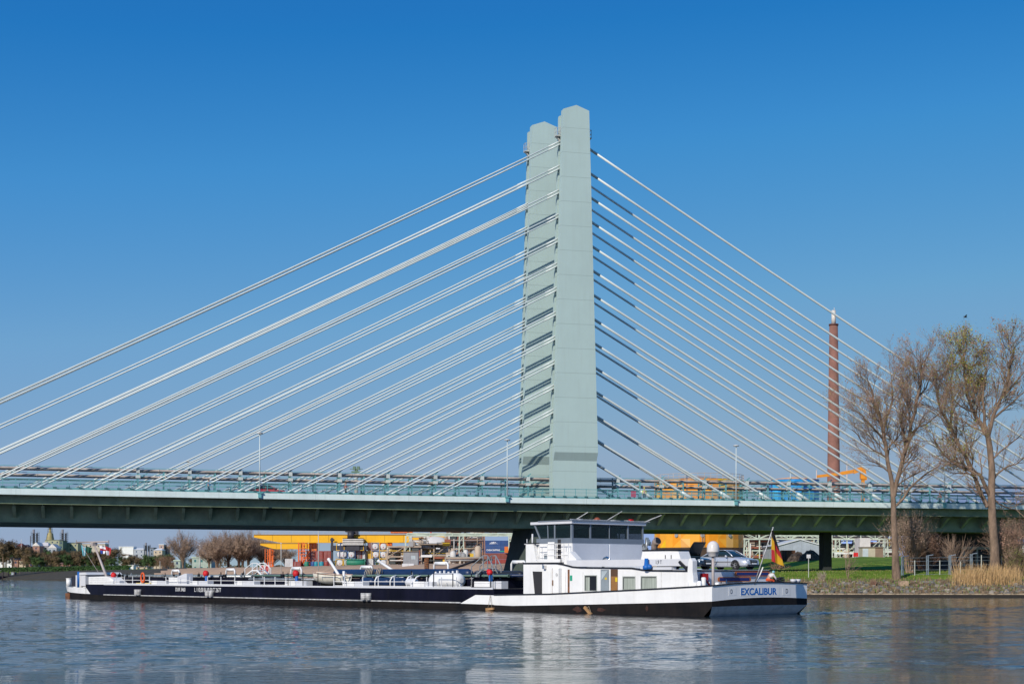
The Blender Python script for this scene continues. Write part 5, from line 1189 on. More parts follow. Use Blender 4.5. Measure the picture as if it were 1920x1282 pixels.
for x, yt, big in ((1692, 1043, 1), (1739, 1041, 1), (1781, 1041, 1), (1821, 1038, 1), (1715, 1050, 0), (1762, 1050, 0), (1801, 1052, 0), (1840, 1040, 0), (1878, 1040, 0), (1896, 1044, 0)):
    Y = 198; X = wx(x, Y); g_ = gz(X, Y) - .2; s = MB()
    if big:
        s.box((X - .16, Y - .1, g_), (X - .06, Y + .15, wz(yt, Y))); s.box((X + .04, Y - .1, g_), (X + .15, Y + .15, wz(yt, Y))); s.bar((X + .1, Y, wz(yt, Y)), (X + .75, Y - .1, wz(yt, Y) + .12), .09)
        for k in range(5): s.box((X - .06, Y - .05, g_ + .6 * k + .3), (X + .04, Y + .1, g_ + .6 * k + .38))
    else: s.bar((X, Y, g_), (X, Y, wz(yt, Y)), .09)
    s.v = [(a - fx.x, b - fx.y, c - fx.z) for a, b, c in s.v]; s.build('post', M_galv if big else mat('post_white', (.50, .52, .48)), fc)
s = MB()
for h in (.5, 1.1, 1.7, 2.25, 2.7): s.bar((wx(1692, 198), 198.02, 2.3 + h), (wx(1905, 198), 198.02, 2.5 + h), .03)
s.v = [(a - fx.x, b - fx.y, c - fx.z) for a, b, c in s.v]; s.build('wire', M_galv, fc)
def gp(x, Y): return Vector(gz_at(x, Y))
def post_sign(lbl, x, Y, yt, w_, h_):
    b = gp(x, Y); o = thing('post_sign', lbl, 'sign', b); zt = wz(yt, Y) - b.z; s = MB(); s.bar((0, 0, -.2), (0, 0, zt), .08); s.build('post', mat('post_white', (.50, .52, .48)), o)
    s = MB(); s.box((-w_ / 2, -.06, zt - h_), (w_ / 2, -.03, zt)); s.build('panel', mat('sign_blank', (.62, .62, .62)), o)
post_sign('blank white square sign on a post in the grass left of the black pier', 1516, 197, 1039, .52, .48)
def mast(lbl, x, Y, yt, r=.09, arm=0, m=None, name='light_pole', yb=None):
    b = gp(x, Y) if yb is None else Vector((wx(x, Y), Y, wz(yb, Y))); o = thing(name, lbl, 'pole', b, 0); h = wz(yt, Y) - b.z; s = MB(); s.tube([(0, 0, -.3), (0, 0, h)], [r, r * .7], 8); s.build('pole', m or mat('pole_grey', (.48, .50, .48)), o)
    s = MB(); s.box((-.15 - arm, -.2, h), (.15 + arm, .2, h + .18)); s.build('lamp_head', mat('lamp_head', (.55, .56, .55)), o)
mast('grey pole standing right of the small hut', 1659, 286, 997); mast('thin grey pole in front of the dark abutment', 1803, 232, 1000)
mast('thin pale mast left of the yellow gantry legs', 527, 350, 1019, .10); mast('tall pale mast in front of the yellow gantry girder', 597, 330, 988, .11)
mast('short lamp post in front of the brown bushes far left', 300, 560, 1053, .1); mast('white mast rising between the two groups of bare trees', 375, 640, 1017, .25, m=M_wht)

# ------------------------------------------------------------------ right-hand plant
def local(s, o):
    l = o.location; s.v = [(a - l.x, b - l.y, c - l.z) for a, b, c in s.v]; return s
ORG = [mat('orange_a', (.78, .28, .01), rough=.5, var=.04), mat('orange_b', (.82, .36, .03), rough=.5, var=.04), mat('orange_c', (.70, .33, .08), rough=.5, var=.04), mat('yellow_a', (.85, .50, .01), rough=.5, var=.04), mat('orange_pale', (.80, .45, .14), rough=.5, var=.04)]
def big_tank():
    Y = 332; X = wx(1310, Y); r = 83 * Y / F; g_ = 4.6; zt = wz(902, Y); o = thing('storage_tank', 'huge cylindrical tank painted in orange and yellow triangles behind the deckhouse', 'storage tank', (X, Y, g_)); n, m_ = 30, 8; h = zt - g_
    s = MB(); rg = random.Random(4)
    z0 = wz(1027, Y) - g_; V = [(r * math.cos(2 * math.pi * i / n), r * math.sin(2 * math.pi * i / n), z0 + (h - z0) * j / m_) for j in range(m_ + 1) for i in range(n)]; s.v = V
    cur = [rg.randrange(5) for _ in range(n)]
    for j in range(m_):
        for i in range(n):
            a, b, c, d = j * n + i, j * n + (i + 1) % n, (j + 1) * n + (i + 1) % n, (j + 1) * n + i
            if rg.random() < .5: cur[i] = rg.choice((0, 0, 1, 1, 2, 3, 4))
            k = rg.choice((0, 0, 1, 1, 2, 3, 4)) if rg.random() < .7 else cur[i]
            if (i + j) % 2: s.f += [(a, b, c), (a, c, d)]
            else: s.f += [(a, b, d), (b, c, d)]
            s.m += [cur[i], k]; s.sm += [False, False]
            cur[i] = k
    s.build('shell', ORG, o)
    s = MB(); s.cyl((0, 0), r * .995, -.5, z0, 40); s.build('base', mat('tank_base', (.06, .035, .02), rough=.8), o)
    s = MB(); s.tube([(0, 0, h), (0, 0, h + .05), (0, 0, h + 1.1)], [r, r, .3], 40); s.build('roof', mat('tank_roof', (.30, .22, .18), rough=.7), o)
    s = MB()
    for i in range(44): a = 2 * math.pi * i / 44; s.bar((r * math.cos(a), r * math.sin(a), h - .1), (r * math.cos(a), r * math.sin(a), h + 1.2), .07)
    for z in (h + .6, h + 1.2): s.tube([(r * math.cos(2 * math.pi * i / 44), r * math.sin(2 * math.pi * i / 44), z) for i in range(45)], .05, 5, cap=False)
    s.build('roof_railing', mat('roof_rail', (.50, .40, .33)), o)
    s = MB()
    for dx in (-.25, .25): s.bar((dx - .3, -r - .3, z0), (dx - .3, -r - .3, h), .09)
    for k in range(40): s.bar((-.55, -r - .3, z0 + k * (h - z0) / 40), (-.05, -r - .3, z0 + k * (h - z0) / 40), .05)
    s.build('ladder', mat('ladder_steel', (.35, .30, .28)), o)
    s = MB()
    for a in (-2.2, -.95, -1.62): s.tube([((r - .1) * math.cos(a), (r - .1) * math.sin(a), z0 + 2.6), ((r + .2) * math.cos(a), (r + .2) * math.sin(a), z0 + 2.6)], .42, 14)
    s.build('manhole', mat('manhole_grey', (.30, .30, .32)), o)
big_tank()
def blue_tank():
    Y = 430; X = wx(1489, Y); r = 46 * Y / F; g_ = 4.6; h = wz(900, Y) - g_; o = thing('storage_tank', 'tall tank striped in bright and dark blue behind the bridge deck', 'storage tank', (X, Y, g_)); s = MB(); n = 36; rg = random.Random(2)
    for i in range(n):
        a, b = 2 * math.pi * i / n, 2 * math.pi * (i + 1) / n; s.add([(r * math.cos(a), r * math.sin(a), -.5), (r * math.cos(b), r * math.sin(b), -.5), (r * math.cos(b), r * math.sin(b), h), (r * math.cos(a), r * math.sin(a), h)], [(0, 1, 2, 3)], rg.choice((0, 0, 1, 2)))
    s.build('shell', [mat('tank_blue', (.01, .25, .62), rough=.5), mat('tank_blue_dark', (.01, .10, .42), rough=.5), mat('tank_blue_pale', (.04, .42, .80), rough=.5)], o)
    s = MB(); s.tube([(0, 0, h - .05), (0, 0, h + .12), (0, 0, h + 1.0)], [r * 1.01, r * 1.01, .3], 36); s.build('roof', mat('tank_roof_tan', (.55, .33, .20), rough=.7), o)
blue_tank()
Y = 700; s = MB(); X = wx(1563, Y); zt = wz(608, Y); o = thing('chimney', 'tall brick-red factory chimney with a pale steel pipe rising from its top', 'chimney', (X, Y, 4))
s.tube([(0, 0, -1), (0, 0, zt * .3), (0, 0, zt - 4)], [3.7, 3.05, 1.95], 28); s.build('shaft', seam_mat('brick_red', (.25, .12, .09), 9.0, 0, w=.015, rough=.85, var=.2, vs=.12), o)
s = MB(); s.tube([(0, 0, zt - 4.1), (0, 0, wz(582, Y) - 4)], [1.05, 1.0], 16); s.tube([(.3, 0, wz(582, Y) - 4), (.3, 0, wz(577, Y) - 4)], .15, 6); s.build('inner_pipe', mat('inner_pipe', (.62, .58, .52), rough=.5), o)
s = MB(); s.tube([(0, 0, zt - 4.6), (0, 0, zt - 3.9)], 2.25, 28); s.build('rim', mat('rim_dark_brick', (.12, .05, .04)), o)
# orange lorry-mounted boom
M_ocr = mat('crane_orange', (.72, .27, .02), rough=.5, var=.08); M_ycr = mat('gantry_yellow', (.80, .42, .006), rough=.45, var=.05, vs=.2, streak=.06); M_ocr2 = mat('crane_red_orange', (.68, .13, .015), rough=.5, var=.08)
Y = 440; o = thing('boom_crane', 'orange folding boom crane reaching in front of the chimney', 'crane', (wx(1616, Y), Y, 4.6)); L = lambda x, y: (wx(x, Y) - wx(1616, Y), 0, wz(y, Y) - 4.6)
s = MB(); s.bar(L(1532, 893), L(1580, 887), .7, .8); s.bar(L(1578, 887), L(1602, 883), .9, 1.0); s.bar(L(1600, 884), L(1618, 878), 1.0, 1.3); s.bar(L(1618, 879), L(1621, 900), 1.3, 1.2); s.build('boom', M_ocr, o)
s = MB(); s.box((-1.2, -1, 0), (1.6, 1, 2.6)); s.bar(L(1618, 898), L(1617, 1050), .9, .9); s.build('column', M_ocr, o)
s = MB(); s.box(L(1613, 898)[:1] + (-.8, L(1613, 898)[2]), (L(1622, 888)[0], .8, L(1613, 886)[2])); s.build('cab', M_ocr, o)
for x, yt, lb in ((1588, 865, 'thin pale mast beside the orange boom crane'), (1531, 881, 'short thin mast left of the chimney foot')): mast(lb, x, 520, yt, .22, m=mat('faint_mast', (.62, .50, .42)))
# pipe bridges and process buildings
M_pg = mat('pale_green_steel', (.50, .58, .47), rough=.5); M_cream = mat('cream_wall', (.52, .46, .38), rough=.8, streak=.2); M_greyw = mat('grey_cladding', (.40, .43, .48), rough=.6)
def truss(lbl, x0, x1, yt, yb, Y, legs, name='pipe_bridge', deep=4, panel=4.0, m=None, pipes=4, seed=0):
    g_ = 4.8; X0, X1 = wx(x0, Y), wx(x1, Y); zt, zb = wz(yt, Y) - g_, wz(yb, Y) - g_; o = thing(name, lbl, 'pipe bridge', ((X0 + X1) / 2, Y, g_)); h = (X1 - X0) / 2; n = max(2, round(2 * h / panel)); m = m or M_pg; rg = random.Random(seed); s = MB()
    for y in (0, deep):
        for z in (zt, zb): s.bar((-h, y, z), (h, y, z), .32)
        for i in range(n + 1):
            x = -h + 2 * h * i / n; s.bar((x, y, zb), (x, y, zt), .2)
            if i < n: s.bar((x, y, zb if i % 2 else zt), (x + 2 * h / n, y, zt if i % 2 else zb), .18)
    for i in range(n + 1): x = -h + 2 * h * i / n; s.bar((x, 0, zb), (x, deep, zb), .2)
    s.build('truss', m, o); s = MB()
    for i in range(pipes): y = rg.uniform(.4, deep - .4); z = rg.uniform(zb + .2, zt - .1); s.tube([(-h, y, z), (h, y, z)], rg.uniform(.12, .3), 8, rg.randrange(3))
    s.build('pipe', [mat('pipe_white', (.62, .60, .56)), mat('pipe_tan', (.45, .36, .27)), mat('pipe_grey', (.30, .30, .30))], o)
    for x in legs:
        s = MB(); X = wx(x, Y) - (X0 + X1) / 2; s.bar((X, 0, zb * .5), (X, deep, zb * .5), .15)
        for y in (0, deep): s.bar((X - .8, y, -.3), (X - .5, y, zb), .25); s.bar((X + .8, y, -.3), (X + .5, y, zb), .25)
        for k in range(4): s.bar((X - .75, 0, zb * k / 4), (X + .75, 0, zb * (k + 1) / 4), .12)
        s.build('leg', m, o)
    return o
truss('pale green pipe bridge under the deck right of the orange tank', 1393, 1540, 998, 1010, 380, (1400, 1450, 1530), seed=1)
truss('pale green pipe bridge right of the black pier', 1560, 1668, 998, 1010, 378, (1570, 1612, 1660), seed=2)
truss('pale pipe bridge at the right edge behind the tallest tree', 1890, 1990, 1001, 1011, 380, (1900, 1950), seed=3)
truss('pale green overhead pipe bridge crossing in front of the white heap', 763, 976, 1000, 1003.5, 400, (764, 865, 962), pipes=2, deep=2, panel=6, seed=4)
truss('rust and green pipe bridge running behind the blue containers', 900, 975, 990, 1000, 470, (905, 970), seed=5, m=mat('rust_steel', (.30, .16, .10), rough=.7))
def plant(lbl, x0, x1, yt, Y, seed, name='process_plant', wall=None, dense=40, cols=None, dep=8, yb=None):
    """open steel process structure full of floors, pipes and vessels"""
    rg = random.Random(seed); g_ = 4.8; X0, X1 = wx(x0, Y), wx(x1, Y); H = wz(yt, Y) - g_; w_ = X1 - X0; o = thing(name, lbl, 'process plant', (X0, Y, g_)); nb = max(1, round(w_ / 5)); nf = max(1, round(H / 3.6))
    s = MB()
    for i in range(nb + 1):
        for y in (0, dep): s.bar((w_ * i / nb, y, -.4), (w_ * i / nb, y, H * rg.uniform(.85, 1)), .3)
    for j in range(1, nf + 1):
        z = H * j / nf * .98
        for y in (0, dep): s.bar((0, y, z), (w_, y, z), .28)
        for i in range(nb): 
            if rg.random() < .5: s.bar((w_ * i / nb, 0, z - H / nf), (w_ * (i + 1) / nb, 0, z), .15)
        if rg.random() < .8: s.box((0, .2, z + .15), (w_, dep - .2, z + .25))
    s.build('frame', cols[0] if cols else M_pg, o)
    pal = [mat('pipe_white', (.62, .60, .56)), mat('pipe_tan', (.45, .36, .27)), mat('pipe_grey', (.30, .30, .30)), mat('pipe_rust', (.30, .10, .06), rough=.7), mat('pipe_dark', (.05, .06, .06)), mat('pipe_yellow', (.65, .42, .03))]
    s = MB()
    for k in range(dense):
        y = rg.uniform(-.6, dep - .5); m = rg.choices(range(6), (5, 6, 4, 3, 4, 1))[0]; r = rg.uniform(.1, .32); t = rg.random(); x = rg.uniform(0, w_); z = rg.uniform(.5, H)
        if t < .45: s.tube([(max(0, x - rg.uniform(1, 9)), y, z), (min(w_, x + rg.uniform(1, 9)), y, z)], r, 6, m)
        elif t < .8: s.tube([(x, y, max(0, z - rg.uniform(2, 9))), (x, y, z)], r, 6, m)
        else: s.box((x - rg.uniform(.3, 1.3), y, z), (x + .8, y + 1, z + rg.uniform(.5, 1.8)), m)
    s.build('pipework', pal, o); s = MB()
    for k in range(max(2, dense // 12)):
        x = rg.uniform(1, max(1.2, w_ - 1)); y = rg.uniform(1, dep - 1); r = rg.uniform(.4, .95); z = rg.uniform(0, H * .6); h = rg.uniform(2.0, 4.5); s.tube([(x, y, z), (x, y, z + .4), (x, y, z + h - .4), (x, y, z + h)], [r * .5, r, r, r * .4], 14, rg.choice((0, 1, 1, 2, 3)))
    s.build('vessel', pal[:4], o)
    if wall: s = MB(); s.box((0, dep + .5, -.4), (w_, dep + 5, H * .8)); s.build('wall', wall, o)
    return o
plant('cream and pale green process building behind the silver car', 1393, 1455, 1000, 400, 5, wall=M_cream, dense=60)
plant('cream process building with many pipes behind the grey tent', 1455, 1545, 1003, 420, 6, wall=M_cream, dense=80)
plant('rusty pipe yard right of the black pier', 1560, 1616, 1006, 410, 7, wall=M_cream, dense=80)
plant('pale green and cream plant left of the first big tree', 1628, 1690, 1002, 405, 8, wall=M_cream, dense=50)
plant('rust-brown process tower just left of the blue containers', 838, 905, 985, 430, 9, dense=150, cols=[mat('rust_steel', (.30, .16, .10), rough=.7)])
plant('pale green lattice tower against the bridge pier', 954, 976, 988, 440, 10, dense=26)
plant('tangle of grey pipes and tanks under the bridge left of the white heap', 768, 800, 1004, 425, 12, dense=60, cols=[mat('grey_steel', (.34, .31, .27), rough=.7)])
plant('long brown conveyor building left of the white heap', 726, 790, 1024, 400, 13, wall=mat('tan_wall', (.36, .27, .20), rough=.8), dense=90, cols=[mat('tan_steel', (.42, .33, .25))])
plant('long brown loading gallery in front of the white heap', 785, 842, 1019, 405, 14, wall=mat('tan_wall', (.36, .27, .20)), dense=60, cols=[mat('tan_steel', (.42, .33, .25))])
plant('open yard of pipes and yellow machinery below the process tower', 835, 905, 1044, 380, 15, dense=110, cols=[mat('grey_steel', (.34, .31, .27))])
# white heap
Y = 460; o = thing('white_heap', 'bright white conical heap of material behind the brown loading gallery', 'heap', (wx(815, Y), Y, 4.8)); s = MB(); n = 28; rg = random.Random(6); H = wz(1005, Y) - 4.8; rr_ = 34 * Y / F
rings = [(2.2, 0), (1.6, .3), (1.1, .62), (.75, .85), (.45, .97), (.02, 1.0)]; s.loft([[(a * rr_ * (1 + rg.uniform(-.05, .05)) * math.cos(2 * math.pi * i / n), a * rr_ * .6 * math.sin(2 * math.pi * i / n), H * z) for i in range(n)] for a, z in rings]); s.build('heap', mat('white_powder', (.60, .58, .56), rough=.95, var=.06, vs=.3), o)
# tent
Y = 315; o = thing('storage_tent', 'pale grey gabled storage tent left of the black pier', 'tent', (wx(1500, Y), Y, 5.0)); u = Y / F; hw = 46 * u; ze = wz(1024, Y) - 5; zp = wz(1011.5, Y) - 5; s = MB(); s.prism([(-hw, -.5), (hw, -.5), (hw, ze), (0, zp), (-hw, ze)], 0, 16)
s.build('wall', seam_mat('tent_wall', (.36, .40, .46), 1.9, .3, axis=0, w=.03, rough=.5), o)
s = MB(); s.add([(-hw - .3, -.3, ze - .1), (0, -.3, zp), (0, 16.3, zp), (-hw - .3, 16.3, ze - .1), (-hw - .3, -.3, ze + .12), (0, -.3, zp + .22), (0, 16.3, zp + .22), (-hw - .3, 16.3, ze + .12)], [(0, 1, 2, 3), (4, 5, 6, 7), (0, 1, 5, 4), (2, 3, 7, 6)])
s.add([(hw + .3, -.3, ze - .1), (0, -.3, zp), (0, 16.3, zp), (hw + .3, 16.3, ze - .1), (hw + .3, -.3, ze + .12), (0, -.3, zp + .22), (0, 16.3, zp + .22), (hw + .3, 16.3, ze + .12)], [(0, 1, 2, 3), (4, 5, 6, 7), (0, 1, 5, 4), (2, 3, 7, 6)]); s.build('roof', mat('tent_roof', (.62, .63, .65), rough=.5), o)
s = MB(); p = at(1479, 1045, 296); s.box((p.x - 1.3, 296, 4.8), (p.x + 1.3, 298.5, wz(1031, 296))); s.box((p.x - 1.31, 295.99, 4.8), (p.x - .4, 296, wz(1033, 296)), 1)
for i in range(8): s.box((p.x - 1.2 + .32 * i, 295.94, 5), (p.x - 1.12 + .32 * i, 296, wz(1032, 296)))
o = s.build('rusty_skip', [M_rust, M_blk]); tag(o, 'rusty steel skip in front of the grey tent', 'skip')
def heap(lbl, x, yt, wpx, Y, m, seed):
    o_z = gz(wx(x, Y), Y); H = max(.5, wz(yt, Y) - o_z); s = MB(); rg = random.Random(seed); n = 20; r = wpx * Y / F / 2
    s.loft([[(a * r * rg.uniform(.85, 1.15) * math.cos(2 * math.pi * i / n), a * r * .7 * rg.uniform(.85, 1.15) * math.sin(2 * math.pi * i / n), H * z * rg.uniform(.85, 1.1)) for i in range(n)] for a, z in ((1.05, -.1), (.85, .3), (.6, .65), (.3, .9), (.02, 1.0))], smooth=False); o = s.build('debris_heap', m, None, (wx(x, Y), Y, o_z)); tag(o, lbl, 'heap', )
heap('dark brown debris heap between the rusty skip and the black pier', 1519, 1031, 44, 290, mat('debris', (.09, .065, .05), rough=1, vs=2, var=.5, bump=.8), 3)
heap('low dark earth heap behind the rusty skip', 1496, 1034, 40, 292, mat('debris', (.09, .065, .05)), 4)
Y = 292; o = thing('small_hut', 'small cream and brown hut with a flat roof right of the black pier', 'hut', (wx(1637, Y), Y, wz(1045, Y))); u = Y / F; s = MB(); s.box((-20 * u, 0, -.6), (4 * u, 3, 19 * u)); s.build('wall', mat('hut_cream', (.50, .44, .33)), o)
s = MB(); s.box((4 * u, 0.02, -.6), (19 * u, 3, 19 * u)); s.build('side_wall', mat('hut_brown', (.25, .17, .12)), o); s = MB(); s.box((-19.5 * u, -.03, 0), (-9 * u, -.002, 17 * u)); s.build('door', mat('hut_door', (.52, .58, .62)), o)
s = MB(); s.box((-21 * u, -.2, 19 * u), (20 * u, 3.2, 20.3 * u)); s.build('roof', mat('hut_roof', (.22, .17, .13)), o)
Y = 335; s = MB(); s.box((wx(1612, Y), Y, 4.5), (wx(1632, Y), Y + 5, wz(1008, Y))); s.box((wx(1618, Y), Y - .04, 4.5), (wx(1624, Y), Y - .002, wz(1028, Y)), 1); o = s.build('white_silo_building', [mat('pale_wall', (.62, .60, .57)), M_line]); tag(o, 'square pale building rising behind the small hut', 'building')
Y = 312; o = thing('white_warehouse', 'white warehouse with a bright blue roof at the right edge', 'building', (wx(1898, Y), Y, 4.6)); s = MB(); s.box((0, 0, -.3), (12, 8, wz(1020, Y) - 4.6)); s.build('wall', M_wht, o); s = MB(); s.prism([(-.3, wz(1020, Y) - 4.6), (0.6, wz(1009, Y) - 4.6), (12, wz(1008, Y) - 4.6), (12, wz(1020, Y) - 4.6)], -.3, 8); s.build('roof', mat('roof_blue', (.02, .12, .42)), o); s = MB(); s.box((1.6, -.04, 0), (3.2, -.002, 1.4)); s.build('window', M_win, o)
o = thing('road_barrier', 'white barrier with a red end right of the black pier', 'barrier', (wx(1586, 300), 300, wz(1042, 300))); s = MB(); s.bar((-2.3, 0, .55), (1.5, 0, .55), .22, .3)
for x in (-2, 0, 1.4): s.bar((x, 0, -.5), (x, 0, .55), .14)
s.build('rail', M_wht, o); s = MB(); s.box((1.5, -.3, -.1), (2.4, .3, .7)); s.build('end_marker', M_red, o)

# ------------------------------------------------------------------ container terminal
YT = 480; ZT = 5.2
def gantry(lbl, x0, x1, yt, yb, Y, legs, m, tip=8):
    o = thing('gantry_crane', lbl, 'gantry crane', (wx(x0, Y), Y, ZT), 0); u = Y / F; W = (x1 - x0) * u; zt, zb = wz(yt, Y) - ZT, wz(yb, Y) - ZT; s = MB()
    for y in (0, 5.5): s.prism([(0, zt), (0, zt - (zt - zb) * .35), (tip, zb), (W, zb), (W, zt)], y, y + 1.3); 
    for i in range(1, int(W / 6)): s.box((i * 6, -.03, zb + .1), (i * 6 + .08, -.002, zt - .15), 1)
    s.box((0, -.12, zt - .25), (W, 0, zt - .05), 1); s.box((2, 1.3, zt - .6), (2.8, 5.5, zt - .1)); s.box((W * .5, 1.3, zt - .6), (W * .5 + .8, 5.5, zt - .1)); s.build('girder', [m, mat('girder_line', (.16, .09, .02))], o)
    s = MB(); k = int(W / 1.6)
    for i in range(k + 1): s.bar((W * i / k, .1, zt), (W * i / k, .1, zt + .95), .06)
    for h in (.5, .95): s.bar((0, .1, zt + h), (W, .1, zt + h), .06)
    s.build('walkway_rail', mat('walk_rail', (.50, .42, .30)), o)
    for x, w_ in legs:
        X = (x - x0) * u; s = MB()
        for y in (0.2, 6): s.bar((X, y, -.2), (X, y, zb), w_ * u, w_ * u)
        s.bar((X, .2, zb * .25), (X, 6, zb * .25), .3)
        s.box((X - 1.4, -.4, -.3), (X + 1.4, 6.6, .7)); s.build('leg', M_ocr2, o)
        s = MB()
        for k in range(7): s.box((X + .5, -.2, .9 + k * zb / 8), (X + 1.7, .4, .97 + k * zb / 8)); s.bar((X + (.5 if k % 2 else 1.7), 0, .9 + k * zb / 8), (X + (1.7 if k % 2 else .5), 0, .9 + (k + 1) * zb / 8), .10)
        s.build('leg_stair', M_ocr2, o)
    return o
g1 = gantry('long yellow gantry crane girder over the container yard', 476, 832, 1001.5, 1016.5, YT, [(560, 2.4), (571, 1.6), (800, 3)], M_ycr)
g2 = gantry('smaller yellow gantry crane below and behind the long girder', 488, 576, 1017.5, 1028.5, 560, [(506, 3), (497, 1.2)], M_ycr, 5)
s = MB(); u = YT / F
def gx(x): return wx(x, YT) - g1.location.x
def gzz(y): return wz(y, YT) - ZT
s.box((gx(648), -1.5, gzz(997)), (gx(662), 1.5, gzz(984))); s.box((gx(660), -1.2, gzz(1001)), (gx(671), 1, gzz(985)), 0); s.cyl(((gx(654) + gx(664)) / 2, -1.6), 1.1, gzz(1010), gzz(996), 12); s.build('trolley_mast', mat('trolley_dark', (.035, .035, .045), rough=.5), g1)
s = MB(); s.box((gx(645), -3.6, gzz(1023)), (gx(683), -.4, gzz(1009)))
for i in range(4): s.box((gx(644.5), -3.68, gzz(1012.2 + i * 3.1)), (gx(683.5), -.35, gzz(1010.6 + i * 3.1)), 1)
s.build('striped_ballast', [M_blk, mat('stripe_white', (.72, .70, .66))], g1)
s = MB(); s.box((gx(652), -3.4, gzz(1032)), (gx(676), -.6, gzz(1023))); s.box((gx(622), -3, gzz(1032)), (gx(654), -1.2, gzz(1022.5))); s.box((gx(676), -3, gzz(1031)), (gx(690), -1.2, gzz(1022.5))); s.bar((gx(624), -2, gzz(1062)), (gx(624), -2, gzz(1008)), .7); s.box((gx(621), -2.6, gzz(1014)), (gx(628), -1.4, gzz(1010))); s.bar((gx(688), -2, gzz(1062)), (gx(686), -2, gzz(1024)), .5); s.build('spreader_frame', mat('trolley_dark', (.035, .035, .045)), g1)
s = MB(); s.box((gx(732), .2, gzz(999)), (gx(766), 5, gzz(989))); s.box((gx(764), .2, gzz(999)), (gx(773), 3, gzz(993))); s.build('machine_house', M_ocr2, g1)
s = MB(); s.box((gx(710), .5, gzz(1029)), (gx(734), 4, gzz(1016.6))); s.build('hoist_box', M_ocr2, g1)
s = MB(); s.bar((gx(558), 7, 0), (gx(583), 7, gzz(1018)), .5)
for k in range(7): s.box((gx(565 + rg.uniform(-6, 8)), -1, gzz(1056 - k * 5.5)), (gx(570 + rg.uniform(-2, 6)), 1, gzz(1054.6 - k * 5.5)))
s.bar((gx(568), 0, 0), (gx(568), 0, gzz(1016)), .3)
s.build('access_tower', M_ocr2, g1)
def cmat(n, c):
    m = mat('container_' + n, c, rough=.55, var=.12, vs=.5, streak=.12); return m
CM = dict(red=cmat('red', (.28, .045, .035)), brown=cmat('brown', (.22, .06, .045)), orange=cmat('orange', (.68, .17, .02)), white=cmat('white', (.62, .62, .62)), blue=cmat('blue', (.02, .07, .22)), grey=cmat('grey', (.30, .31, .33)), teal=cmat('teal', (.02, .26, .33)), green=cmat('green', (.02, .20, .12)), yellow=cmat('yellow', (.72, .42, .02)))
def container(lbl, x, z, Y, c, end=True, L=6.1, ax=0, group='shipping containers in the terminal'):
    """corrugated box; end=True shows its door end to the river"""
    o = thing('shipping_container', lbl, 'container', (x, Y, z), 0, group); W, D_ = (2.44, L) if end else (L, 2.44); s = MB(); s.box((.06, .04, .1), (W - .06, D_ - .04, 2.5))
    if not end:
        k = int(W / .45)
        for i in range(k): s.box((.1 + i * .45, .0, .2), (.32 + i * .45, .038, 2.42))
    s.build('body', CM[c], o); s = MB()
    for xx in (0, W - .14): s.box((xx, -.01, 0), (xx + .14, .14, 2.58)); s.box((xx, D_ - .14, 0), (xx + .14, D_, 2.58))
    for z_ in (0, 2.46): s.box((.14, -.008, z_), (W - .14, .12, z_ + .12))
    s.build('frame', CM[c], o)
    if end:
        s = MB()
        for xx in (.45, .85, 1.5, 1.9): s.bar((xx, -.02, .15), (xx, -.02, 2.45), .05)
        s.box((1.20, 0.0, .12), (1.24, .04, 2.46), 1); s.build('door_bar', [M_silver, M_blk], o)
    return o
def tank_container(lbl, x, z, Y, cf, ct, end=True):
    o = thing('tank_container', lbl, 'tank container', (x, Y, z), 0, 'tank containers in the terminal'); W, D_ = (2.44, 6.1) if end else (6.1, 2.44); s = MB()
    for xx in (0, W):
        for yy in (0, D_): s.bar((xx, yy, 0), (xx, yy, 2.55), .16)
    for zz in (.08, 2.5):
        for yy in (0, D_): s.bar((0, yy, zz), (W, yy, zz), .14)
        for xx in (0, W): s.bar((xx, 0, zz), (xx, D_, zz), .14)
    s.build('frame', CM[cf], o); s = MB(); a, b = (((1.22, .15, 1.3), (1.22, .4, 1.3), (1.22, 5.7, 1.3), (1.22, 5.95, 1.3)) if end else ((.15, 1.22, 1.3), (.4, 1.22, 1.3), (5.7, 1.22, 1.3), (5.95, 1.22, 1.3))), [.7, 1.05, 1.05, .7]
    s.tube(a, b, 20); s.build('tank', CM[ct], o)
    if end: s = MB(); s.box((1.05, .08, .9), (1.4, .14, 1.15)); s.build('placard', mat('sign_red', (.5, .03, .03)), o)
    return o
gridc = ['upper', 'lower']
for i, x in enumerate((574, 589.5, 605)):
    for j in range(2):
        container('%s red container, %s tier, left of the striped crane frame' % (['first', 'second', 'third'][i], 'top' if j else 'bottom'), wx(x, YT), ZT + 2.6 * j, YT + 2, ('red', 'brown', 'red')[(i + j) % 3])
container('small orange container on top of the red stack', wx(577, YT), ZT + 5.2, YT + 3, 'orange')
for i, (x, c) in enumerate(((538, 'white'), (553, 'red'))): container('%s container at the left end of the container yard' % ('pale slatted' if i == 0 else 'low red'), wx(x, YT), ZT - (.9 if i else 0), YT - 4, c)
T = [(632, 0, 'yellow', 'white'), (644.5, 0, 'yellow', 'white'), (632, 1, 'grey', 'white'), (638.5, 1, 'blue', 'white'), (653.5, 1, 'blue', 'white'), (633, 2, 'yellow', 'white'), (640, 2, 'blue', 'white'), (669, 2, 'yellow', 'yellow'), (699, 1, 'blue', 'white'), (698, 2, 'grey', 'white'), (713, 1, 'yellow', 'white'), (713, 2, 'yellow', 'white'), (713, 0, 'yellow', 'white')]
wd = ['bottom', 'middle', 'top']
